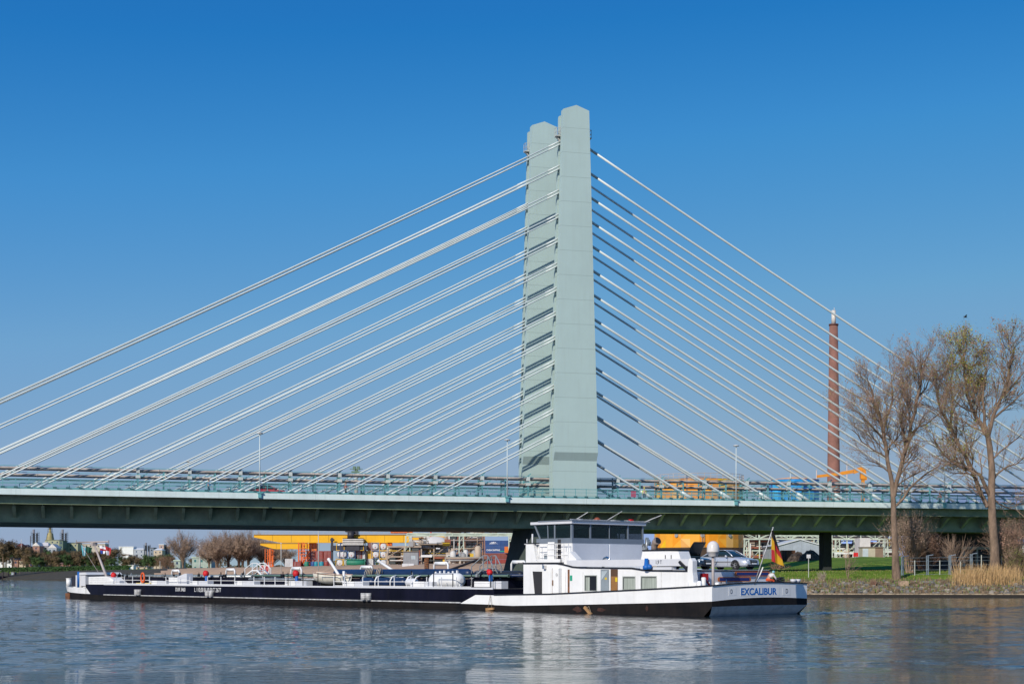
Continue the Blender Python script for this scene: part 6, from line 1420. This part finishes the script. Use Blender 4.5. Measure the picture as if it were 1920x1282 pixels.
for n_, (x, j, cf, ct) in enumerate(T):
    col_ = {632: 'far left', 644.5: 'second', 638.5: 'left', 653.5: 'right', 633: 'far left', 640: 'second', 669: 'yellow', 699: 'right-hand', 698: 'right-hand', 713: 'rightmost'}[x]
    tank_container('%s tank container with %s frame, %s tier, %s' % (ct, cf, wd[j], {'far left': 'beside the dark crane post', 'second': 'second from the dark crane post', 'left': 'left of the round tank pair', 'right': 'right of the round tank pair', 'yellow': 'under the striped ballast', 'right-hand': 'left of the yellow column', 'rightmost': 'in the rightmost column'}[col_]), wx(x, YT), ZT + 2.6 * j, YT - 3 + (n_ % 3) * .01, cf, ct)
tank_container('green tank container lying broadside at the bottom of the tank stack', wx(651, YT), ZT, YT - 5, 'green', 'green', False)
for x, j, c, lb in ((655, 2, 'brown', 'brown container at the top of the tank stack under the striped ballast'), (666, 1, 'brown', 'brown container right of the round white tank ends'), (690, 2, 'brown', 'brown container on top right of the crane frame'), (667, 0, 'white', 'white container at ground level right of the green tank'), (686, 0, 'white', 'second white container at ground level near the crane frame leg'), (672, 1, 'white', 'white container in the middle tier below the crane spreader'), (686, 1, 'yellow', 'yellow container in the middle tier right of the crane frame')):
    container(lb, wx(x, YT), ZT + 2.6 * j, YT - 2 + x * .001, c)
def vat(lbl, x, m, r=.75, h=1.5):
    o = thing('storage_drum', lbl, 'drum', (wx(x, 455), 455, ZT - .05)); s = MB(); s.tube([(0, 0, 0), (0, 0, .1), (0, 0, h - .15), (0, 0, h)], [r * .92, r, r, r * .8], 16); s.build('drum', m, o)
    s = MB(); s.tube([(0, 0, h), (0, 0, h + .12)], .3, 10); s.build('lid', M_line, o)
for x, m, lb in ((575, CM['green'], 'pale green'), (587, CM['blue'], 'dark blue'), (592.5, CM['teal'], 'small teal'), (603, CM['teal'], 'large teal'), (612, CM['red'], 'red')): vat(lb + ' drum standing before the red containers', x, m)
# far stacks with the shipping line's lettering
YC = 620; ZC = 6.4
for j, c in enumerate(('red', 'brown', 'blue', 'blue')):
    o = container('%s long container in the stack left of the pale green tower' % ('lowest red', 'upper brown-red', 'lower lettered blue', 'topmost blue emblem-marked')[j], wx(903.5, YC), ZC + 2.62 * j, YC, c, False, 11.2)
    if j == 2:
        t = text('CHINA SHIPPING', 1.0, M_let, o, (1.9, -.03, .9), (R(90), 0, 0), bold=.02); t.scale.x = 5.6 / max(v.co.x for v in t.data.vertices)
        s = MB(); s.box((7.4, -.03, .55), (11.0, -.005, .95)); s.build('green_stripe', mat('stripe_green', (.02, .35, .22)), o)
    if j == 3:
        s = MB()
        for k in range(7):
            a = math.pi * (.12 + .76 * k / 6); c_, n_ = math.cos(a), math.sin(a); w_ = .28; s.prism([(4.9 + c_ * .4, .9 + n_ * .2), (4.9 + c_ * 1.9 - n_ * w_, .75 + n_ * 1.15), (4.9 + c_ * 2.05, .85 + n_ * 1.25), (4.9 + c_ * 1.9 + n_ * w_, .75 + n_ * 1.15 + .1)], -.03, -.005)
        s.build('emblem', M_let, o)
container('bright orange container beside the pale green tower', wx(946, YC), ZC + 5.3, YC - 3, 'orange', False, 5.6)
container('faded red container low beside the pale green tower', wx(952, YC), ZC + 1.3, YC - 3.2, 'red', False, 6.1)
# kiosk, cabinet and mooring pile by the quay
Y = 330; o = thing('grey_kiosk', 'grey panelled quay kiosk with a window left of the mooring pile', 'kiosk', (wx(756, Y), Y, ZT)); s = MB(); u = Y / F; s.box((0, 0, -.5), (28 * u, 3, 22 * u)); s.build('wall', seam_mat('kiosk_wall', (.27, .28, .30), .8, 0, axis=0, w=.05, rough=.5), o); s = MB(); s.box((15 * u, -.03, 8 * u), (23 * u, -.002, 15 * u)); s.build('window', mat('pale_pane', (.45, .52, .55)), o); s = MB(); s.box((-.2, -.2, 22 * u), (28.5 * u, 3.2, 23.2 * u)); s.build('roof', mat('hut_roof', (.22, .17, .13)), o)
Y = 300; s = MB(); a = at(754, 1068, Y); b = at(776, 1056, Y); s.box((a.x, Y, a.z - .8), (b.x, Y + 1.2, b.z)); s.box(((a.x + b.x) / 2, Y - .02, a.z), ((a.x + b.x) / 2 + .04, Y, b.z), 1); o = s.build('switch_cabinet', [M_lav, M_line]); tag(o, 'light grey double cabinet on the quay behind the navy tanks', 'cabinet')
X_ = wx(800, 262); o = thing('mooring_pile', 'rust-brown mooring pile with a white cap in front of the sandy quay', 'mooring pile', (X_, 262, 0)); s = MB(); s.tube([(0, 0, -1), (0, 0, wz(1044, 262))], .42, 14)
for k in range(14): s.bar((-.25, -.45, .3 + k * .4), (.25, -.45, .3 + k * .4), .06, .1)
s.build('pile', M_rust, o); s = MB(); z = wz(1044, 262); s.box((-.95, -.6, z), (.95, .6, z + .38)); s.build('cap', M_wht, o)
s = MB(); a = at(840, 1069, 262); b = at(893, 1050, 275); s.bar((a.x, a.y, a.z), (b.x, b.y, b.z), .35); s.bar((b.x, b.y, b.z), (b.x + 3, b.y + 1, b.z + .1), .35); o = s.build('ramp_kerb', mat('ramp_dark', (.06, .05, .045), rough=.9)); tag(o, 'dark slanting kerb of the ramp on the sandy embankment', 'kerb')
Y = 470; mast('thin red crane jib rising under the bridge left of the process tower', 808, Y, 985, .3, m=M_red, name='crane_jib', yb=1040)
o = thing('control_tower', 'thin green topped tower rising behind the bridge left of the pylons', 'tower', (wx(668, 520), 520, ZT)); s = MB(); h = wz(874, 520) - ZT; s.tube([(0, 0, -.5), (0, 0, h - 2.2)], [.9, .6], 10); s.build('shaft', mat('tower_tan', (.40, .36, .30)), o)
s = MB(); s.box((-1.6, -1, h - 2.2), (1.6, 1, h - 1.7)); s.box((-1.1, -.8, h - 1.2), (-.2, .8, h)); s.box((.2, -.8, h - 1.2), (1.2, .8, h)); s.box((-2.2, -.3, h - 1.0), (2.2, .3, h - .8)); s.box((-.5, -.5, h - 2), (.5, .5, h - .9)); s.build('head', mat('tower_green', (.12, .20, .14)), o)

# ------------------------------------------------------------------ far left bank
def tree_proto(kind, seed, lbl):
    """crown of many small faces on real branches; unit tree about 20 m tall"""
    rg = random.Random(seed); o = thing(kind, lbl, 'tree', (0, -400, 0)); th, tn = MB(), MB(); tips = []
    if kind == 'willow_tree':
        H = 20
        for i in range(5): a = rg.uniform(0, 6.28); th.tube([(0, 0, -.5), (.4 * math.cos(a), .4 * math.sin(a), 3), (1.6 * math.cos(a), 1.6 * math.sin(a), 7)], [.5, .4, .25], 6, cap=False)
        for i in range(60):
            a = rg.uniform(0, 6.28); r = rg.uniform(0, 1) ** .6; d = Vector((math.cos(a) * r * 1.5, math.sin(a) * r * 1.5, 1)).normalized(); grow((th, tn), Vector((d.x * 1.5, d.y * 1.5, rg.uniform(3, 6))), d, rg.uniform(6.2, 8.2) * (1 - .22 * r), .12, 2, rg, .12, tips, .45)
    else:
        th.tube([(0, 0, -.5), (0, 0, 5), (.3, .2, 11)], [.4, .32, .16], 7, cap=False)
        for i in range(26):
            a = rg.uniform(0, 6.28); z = rg.uniform(2.5, 12.5); d = Vector((math.cos(a), math.sin(a), rg.uniform(.2, 1.0))).normalized(); grow((th, tn), Vector((0, 0, z)), d, rg.uniform(4.6, 6.6) * (1.15 - .04 * z), .12, 2, rg, .22, tips, .8)
    th.build('trunk', M_bark, o); tn.build('crown', M_twig if kind == 'willow_tree' else mat('twig_dark', (.16, .11, .075), rough=.9), o)
    l = MB(); nm = {'willow_tree': 9, 'brown_tree': 9, 'green_tree': 12}[kind]
    for q, d, p0 in tips:
        for k in range(nm):
            g_ = .45 if kind != 'willow_tree' else .3; c = p0.lerp(q, rg.uniform(.3, 1.2)) + Vector((rg.gauss(0, g_), rg.gauss(0, g_), rg.gauss(0, g_))); sz = rg.uniform(.12, .26) * (.75 if kind == 'willow_tree' else 1.7); a = rnd_perp(d, rg) * sz; b = rnd_perp(d, rg) * sz; l.add([c - a, c + b, c + a, c - b], [(0, 1, 2, 3)])
    l.build('foliage', {'willow_tree': mat('willow_buds', (.34, .23, .155), rough=.9, var=.3, vs=.3), 'brown_tree': mat('brown_leaf', (.17, .12, .055), rough=.9, vs=.25, c2=(.10, .065, .035)), 'green_tree': mat('green_leaf', (.07, .12, .03), rough=.9, vs=.3, c2=(.035, .07, .02))}[kind], o); return o
W0 = tree_proto('willow_tree', 1, 'large round bare willow standing alone far left of the crane'); B0_ = tree_proto('brown_tree', 2, 'brown budding tree at the left edge of the picture'); G0 = tree_proto('green_tree', 3, 'dark green tree behind the barge bow')
rg = random.Random(9); used = set()
def put(P, x, Y, yt, lbl, grp, wf=1.0, base=1066):
    zb = gz(wx(x, Y), Y); h = wz(yt, Y) - zb; sc = h / (16.0 if P.get('category') == 'tree' and P.name.startswith('willow') else 18.0); rz = rg.uniform(0, 6.28)
    if P.name not in used:
        used.add(P.name); P.location = (wx(x, Y), Y, zb); P.rotation_euler.z = rz; P.scale = (sc * wf, sc * wf, sc); P['label'] = lbl; P['group'] = grp
    else: dup(P, (wx(x, Y), Y, zb), rz, lbl, grp, (sc * wf, sc * wf, sc))
GW = 'bare willows on the far bank'; GB = 'trees along the far left bank'
put(W0, 343, 640, 1001, 'large round bare willow standing alone far left of the yellow crane', GW, .82)
for x, Y, yt, lb in ((408, 600, 1004, 'leftmost willow of the bare clump left of the yellow crane'), (428, 615, 1001, 'second willow from the left in the bare clump'), (448, 590, 999, 'tallest middle willow of the bare clump'), (466, 605, 1001, 'willow right of the tallest in the bare clump'), (490, 620, 1006, 'willow touching the tip of the yellow girder'), (535, 640, 1025, 'low willow beneath the yellow girder'), (512, 660, 1022, 'low willow behind the smaller gantry crane')): put(W0, x, Y, yt, lb, GW, .95)
tl = [(6, 960, 1007, B0_), (26, 990, 1018, B0_), (44, 965, 1022, B0_), (62, 1000, 1030, B0_), (78, 970, 1031, B0_), (96, 980, 1028, G0), (112, 965, 1027, B0_), (128, 985, 1030, B0_), (143, 970, 1031, B0_), (157, 990, 1028, B0_), (172, 975, 1030, B0_), (186, 1000, 1034, G0), (202, 980, 1027, B0_), (216, 975, 1024, B0_), (232, 1000, 1040, G0), (250, 1010, 1038, B0_), (264, 1000, 1042, B0_), (281, 830, 1036, G0), (293, 850, 1038, G0), (310, 830, 1034, G0), (318, 820, 1040, B0_), (362, 800, 1044, B0_)]
desc = ['brown', 'russet', 'olive brown', 'greyish brown', 'dull brown', 'dark green']
ordn = ['first', 'second', 'third', 'fourth', 'fifth', 'sixth', 'seventh', 'eighth', 'ninth', 'tenth', 'eleventh', 'twelfth', 'thirteenth', 'fourteenth', 'fifteenth', 'sixteenth', 'seventeenth', 'eighteenth', 'nineteenth', 'twentieth', 'twenty-first', 'twenty-second']
for i, (x, Y, yt, P) in enumerate(tl): put(P, x, Y, yt, '%s %s tree from the left edge along the far bank' % (ordn[i], 'green' if P is G0 else 'brown'), GB, 1.15)
bush('broad reddish-brown bush right of the green trees on the far bank', 308, 700, 30, 46, 40, M_rbud, 51, lev=2, group='far bank bushes')
bush('low brown bush left of the round willow', 325, 690, 18, 26, 22, M_rbud, 52, lev=1, group='far bank bushes')
# clipped hedge
s = MB(); o = thing('hedge', 'long dark green clipped hedge running along the far left quay', 'hedge', (-290, 905, 4.5)); rg2 = random.Random(12)
A, B_ = Vector((-330, 912, 0)), Vector((-170, 640, 0))
for i in range(9000):
    t = rg2.random(); c = A.lerp(B_, t) + Vector((rg2.uniform(4, 6.5), rg2.uniform(2, 4), 0)); z = 4.2 + rg2.random() ** .6 * 2.4; a = Vector((rg2.gauss(0, 1), rg2.gauss(0, 1), rg2.gauss(0, 1))).normalized() * .35; b = Vector((rg2.gauss(0, 1), rg2.gauss(0, 1), rg2.gauss(0, 1))).normalized() * .35; p = Vector((c.x + 290, c.y - 905, z - 4.5)); s.add([p - a, p + b, p + a, p - b], [(0, 1, 2, 3)])
s.build('foliage', mat('hedge_green', (.045, .10, .022), rough=.9, vs=.2, c2=(.025, .06, .015)), o)
def house(lbl, x0, x1, yt, yr, Y, wall, roof, name='house', gable=False, floors=2, winc=None, yb=1068, g='buildings on the far left bank'):
    X0, X1 = wx(x0, Y), wx(x1, Y); zb = wz(yb, Y) - 1; o = thing(name, lbl, 'building', (X0, Y, zb), 0, g); w_ = X1 - X0; h = wz(yt, Y) - zb; hr = wz(yr, Y) - zb; s = MB(); s.box((0, 0, -1), (w_, 12, h)); s.build('wall', wall, o); s = MB()
    if gable: s.prism([(-.3, h), (w_ * .5, hr), (w_ + .3, h)], -.3, 12.3)
    elif hr > h + .3: s.add([(-.4, -.4, h), (w_ + .4, -.4, h), (w_ + .4, 12.4, h), (-.4, 12.4, h), (1.5, 6, hr), (w_ - 1.5, 6, hr)], [(0, 1, 5, 4), (1, 2, 5), (2, 3, 4, 5), (3, 0, 4), (0, 3, 2, 1)])
    else: s.box((-.3, -.3, h), (w_ + .3, 12.3, h + .5))
    s.build('roof', roof, o); nw = max(1, int(w_ / 3.2))
    for j in range(floors):
        for i in range(nw):
            xx = w_ * (i + .5) / nw; z = h - (h / max(1, floors)) * (j + .62); z = max(z, h - 3.4 * (j + 1) + .9)
            s = MB(); s.box((xx - .5, -.05, z), (xx + .5, -.002, z + 1.25)); s.build('window', winc or M_win, o)
    return o
RW = mat('roof_white', (.66, .62, .60)); RR = mat('roof_red', (.26, .07, .05), rough=.8); BR = mat('brick_pink', (.34, .19, .15), rough=.85, var=.2, vs=.5); YG = mat('plant_yellow_green', (.36, .37, .25), rough=.7); DG = mat('plant_green', (.12, .17, .13), rough=.7); PK = mat('wall_beige', (.55, .45, .34), rough=.8); RD = mat('roof_dark', (.08, .07, .08))
house('brick-red gabled warehouse with a white roof below the spiky towers', 61, 74, 1023, 1016, 1150, BR, RW, gable=True, floors=3, name='warehouse'); house('long low shed with white sloping roof beside the brick-red warehouse', 74, 90, 1023, 1016, 1160, mat('shed_grey', (.30, .30, .33)), RW, name='warehouse', floors=1)
house('white roofed gabled shed left of the green plant building', 90, 106, 1027, 1019, 1155, M_greyw, RW, gable=True, name='warehouse', floors=1)
house('yellow-green plant building below the golden tower', 84, 112, 1012, 1011, 1230, YG, YG, name='plant_building', floors=3); house('dark green plant block right of the golden tower', 111, 118, 1013, 1012, 1225, DG, RD, name='plant_building', floors=2)
house('long yellow-green plant building right of the dark green block', 118, 146, 1018, 1016, 1240, YG, YG, name='plant_building', floors=2)
house('long white flat roofed hall behind the hanging flags', 150, 197, 1019, 1016, 1260, M_cream, M_wht, name='warehouse', floors=1)
house('red roofed house above the trees at far left', 30, 41, 1023, 1018, 1150, BR, RR); house('dark roofed house right of the red roofed one', 41, 52, 1025, 1020, 1160, BR, RD)
for i, (a, b, yt, yr, wl, rf, lb) in enumerate([(0, 8, 1052, 1048, M_wht, RD, 'white house at the very left edge behind the moored boats'), (13, 22, 1048, 1043, M_wht, RD, 'narrow white house second from the left edge'), (25, 34, 1049, 1044, BR, RD, 'pink gabled house between the white and the beige house'), (36, 48, 1050, 1045, PK, RR, 'beige house with red roof among the left trees'), (54, 62, 1056, 1051, BR, RD, 'small brick house behind the far bank hedge'), (63, 76, 1058, 1054, M_wht, RD, 'low white house behind the far bank hedge'), (78, 92, 1055, 1051, BR, RR, 'pinkish house left of the long brick shed')]): house(lb, a, b, yt, yr, 1010, wl, rf)
house('long low brick-pink shed behind the hedge', 99, 131, 1057, 1054, 1015, BR, BR, floors=1, name='shed'); house('long low pale shed behind the barge mast', 155, 192, 1062, 1059, 1020, PK, RD, floors=1, name='shed')
house('white windowless hall on the skyline right of the flags', 223, 250, 1025, 1024.5, 1400, M_wht, M_wht, name='warehouse', floors=0); house('lower white hall below the windowless one', 226, 242, 1040, 1038.5, 1250, M_wht, RR, name='warehouse', floors=0)
house('cluster of pale low buildings on the skyline right of the white hall', 251, 270, 1030, 1027, 1400, M_greyw, M_wht, name='apartment_block'); house('blue-grey block on the skyline', 281, 288, 1027, 1026.5, 1380, mat('slate_block', (.20, .24, .30)), RD, name='apartment_block')
house('tan building with white roof edge above the green trees', 288, 304, 1031, 1027.5, 1300, PK, M_wht, name='apartment_block'); house('square pinkish tower block behind the tan building', 298, 307, 1021, 1020.5, 1340, mat('tower_pink', (.50, .36, .30)), M_wht, name='apartment_block', floors=4)
house('dark block beside the pinkish tower block', 307, 313, 1025, 1024.5, 1345, RD, RD, name='apartment_block', floors=1)
house('two storey pale green glazed building between the willows', 360, 396, 1045, 1044.5, 760, mat('green_glazed', (.36, .42, .37)), M_pg, name='office_building', floors=2, winc=mat('green_pane', (.04, .16, .15), rough=.1)); house('pale green glazed building left of the round willow', 326, 338, 1051, 1050.5, 762, mat('green_glazed', (.36, .42, .37)), M_pg, name='office_building', floors=2)
house('small white building with a blue door on the far bank', 236, 250, 1060, 1059.5, 960, M_wht, RW, name='shed', floors=1, winc=M_blue); house('low cream shed right of the blue door building', 255, 276, 1062, 1060, 950, PK, RW, name='shed', floors=1)
def tower(lbl, x, yt, Y, kind, yb=1016):
    o = thing('plant_tower', lbl, 'tower', (wx(x, Y), Y, 5), 0); h = wz(yt, Y) - 5; hb = wz(yb, Y) - 5; s = MB()
    if kind == 'spire': s.tube([(0, 0, 0), (0, 0, hb + 3), (0, 0, hb + 7), (0, 0, hb + 8), (0, 0, h - 5), (0, 0, h)], [3.4, 3.2, 2.2, 1.4, .9, .35], 12); s.box((-1.6, -1.6, h - 3), (1.6, 1.6, h - 2.6))
    else:
        s.tube([(-1.2, 0, 0), (-1.2, 0, h)], 1.0, 10); s.tube([(1.4, .5, 0), (1.4, .5, h - 3)], .8, 10)
    s.build('column', mat('tower_gold', (.34, .28, .12)) if kind == 'spire' else mat('tower_grey', (.20, .20, .22)), o); s = MB()
    for k in range(6):
        z = hb + (h - hb - 2) * k / 6; w_ = 2.6 * (1 - .1 * k) if kind == 'spire' else 2.6
        s.box((-w_, -w_, z), (w_, w_, z + .2))
        for a, b in ((-1, -1), (1, -1), (1, 1), (-1, 1)): s.bar((a * w_, b * w_, z), (a * w_ * .9, b * w_ * .9, z + (h - hb) / 6), .2)
    s.build('platforms', mat('tower_dark', (.09, .10, .11)), o)
tower('golden spired process tower on the left skyline', 94, 982, 1235, 'spire'); tower('grey twin process tower left of the golden spire', 66, 992, 1240, 'twin'); tower('grey process tower right of the golden spire', 120, 992, 1240, 'twin', 1018)
tower('small pale tower on the skyline above the white hall', 276, 1017, 1400, 'twin', 1030)
mast('thin dark chimney left of the grey twin tower', 57, 1150, 1004, .4, m=RD, yb=1060); mast('thin mast above the red roofed house', 40, 1140, 1011, .3, m=M_line, yb=1060)
# moored boats and piles at the left edge
for x0, x1, lb, sd in ((-30, 22, 'dark workboat moored at the left edge', 1), (21, 42, 'smaller dark boat moored right of the workboat', 2)):
    Y = 880; o = thing('moored_boat', lb, 'boat', (wx(x0, Y), Y - 3, 0)); L_ = wx(x1, Y) - wx(x0, Y); s = MB(); s.loft([[(x, a * w_, z) for a, z in ((-1, 1.6), (-.8, -.4), (.8, -.4), (1, 1.6))] for x, w_ in ((0, .8), (L_ * .15, 2.0), (L_ * .8, 2.0), (L_, .3))], smooth=False); s.build('hull', M_navy, o)
    s = MB(); s.box((L_ * .2, -1.4, 1.6), (L_ * .55, 1.4, 4.0)); s.build('cabin', mat('cabin_dark', (.10, .12, .15)), o); s = MB(); s.box((L_ * .2 - .2, -1.6, 4.0), (L_ * .55 + .2, 1.6, 4.2)); s.bar((L_ * .4, 0, 4.2), (L_ * .4, 0, 7.5), .2); s.build('roof', M_line, o); s = MB(); s.box((L_ * .24, -1.43, 2.6), (L_ * .5, -1.402, 3.5)); s.build('window', mat('pale_pane', (.45, .52, .55)), o)
for i, x in enumerate((5, 16, 27, 38)):
    Y = 872; s = MB(); s.tube([(0, 0, -1), (0, 0, 5.2)], .45, 8); o = s.build('mooring_pile', mat('pile_dark', (.06, .045, .045)), None, (wx(x, Y), Y, 0)); tag(o, '%s dark pile from the left edge by the moored boats' % ordn[i], 'pile', 'mooring piles at the left edge')
# bird over the trees
o = thing('bird', 'small dark bird flying just above the tallest tree', 'bird', at(1810, 595, 190)); s = MB(); s.tube([(-.28, 0, 0), (-.1, 0, .02), (.12, 0, .03), (.26, 0, .0)], [.02, .06, .06, .02], 8); s.build('body', mat('bird_dark', (.05, .045, .04)), o)
for g_ in (-1, 1): s = MB(); s.add([(-.08, 0, .04), (.12, 0, .04), (.10, g_ * .45, .26), (-.10, g_ * .5, .24), (-.08, 0, .06), (.12, 0, .06), (.10, g_ * .45, .27), (-.10, g_ * .5, .25)], [(0, 1, 2, 3), (4, 5, 6, 7), (0, 1, 5, 4), (2, 3, 7, 6)]); s.build('wing', mat('bird_dark', (.05, .045, .04)), o)

# second row of the far left trees, and the wooded horizon
tl2 = [(-4, 1020, 1012, B0_), (16, 1025, 1020, G0), (35, 1030, 1026, B0_), (53, 940, 1034, B0_), (70, 935, 1038, G0), (87, 945, 1036, B0_), (104, 930, 1040, B0_), (120, 935, 1034, G0), (135, 940, 1036, B0_), (150, 935, 1038, B0_), (165, 940, 1036, G0), (180, 935, 1042, B0_), (195, 940, 1040, B0_), (209, 935, 1042, G0), (240, 925, 1044, B0_), (258, 930, 1046, B0_), (272, 900, 1044, G0), (287, 900, 1046, B0_)]
for i, (x, Y, yt, P) in enumerate(tl2): put(P, x, Y, yt, '%s %s tree from the left in the second row on the far bank' % (ordn[i], 'green' if P is G0 else 'brown'), 'second row of trees on the far left bank', 1.2)
rg = random.Random(44); s = MB()
for i in range(26000):
    x = rg.uniform(-250, 2250); Y = rg.uniform(1500, 1560); H = 9 + 4 * math.sin(x * .021) + 3 * math.sin(x * .063 + 1) + 2 * math.sin(x * .17)
    c = Vector((wx(x, Y), Y, 4 + rg.random() ** .7 * H)); a = Vector((rg.gauss(0, 1), rg.gauss(0, 1), rg.gauss(0, 1))).normalized() * rg.uniform(.7, 1.5); b = Vector((rg.gauss(0, 1), rg.gauss(0, 1), rg.gauss(0, 1))).normalized() * rg.uniform(.7, 1.5)
    s.add([c - a, c + b, c + a, c - b], [(0, 1, 2, 3)], 0 if math.sin(x * .05) + rg.gauss(0, .3) > 0 else 1)
o = s.build('distant_woods', [mat('far_wood_brown', (.13, .10, .07), rough=1), mat('far_wood_green', (.07, .10, .045), rough=1)]); tag(o, 'low belt of distant woods along the horizon', 'woods'); struct(o, 'stuff')



for i, (x, Y, yt) in enumerate(((406, 585, 1010), (455, 590, 1008), (500, 600, 1016), (392, 610, 1020))):
    put(W0, x, Y, yt, '%s low bushy willow from the left in the front row of the bare clump' % ordn[(1, 2, 3, 0)[i]], 'low willows in front of the bare clump', 1.0)
for x0, x1, y0, y1, sd in ((1073, 1094, 1136, 1148, 1), (1118, 1136, 1138, 1147, 2), (1210, 1216, 1134, 1146, 3)):
    rg = random.Random(sd); cx_, cy_ = (x0 + x1) / 2, (y0 + y1) / 2; pts = []
    for i in range(11):
        a = 2 * math.pi * i / 11; p, z = pq(cx_ + (x1 - x0) / 2 * math.cos(a) * rg.uniform(.55, 1.1), cy_ + (y1 - y0) / 2 * math.sin(a) * rg.uniform(.5, 1.1), 0); pts.append((p, min(z, it(wb, p) - .03)))
    s = MB(); s.prism(pts, .002, .008); s.build('rust_patch', mat('hull_rust', (.075, .030, .020), rough=.9, vs=6, c2=(.02, .012, .012)), ship)
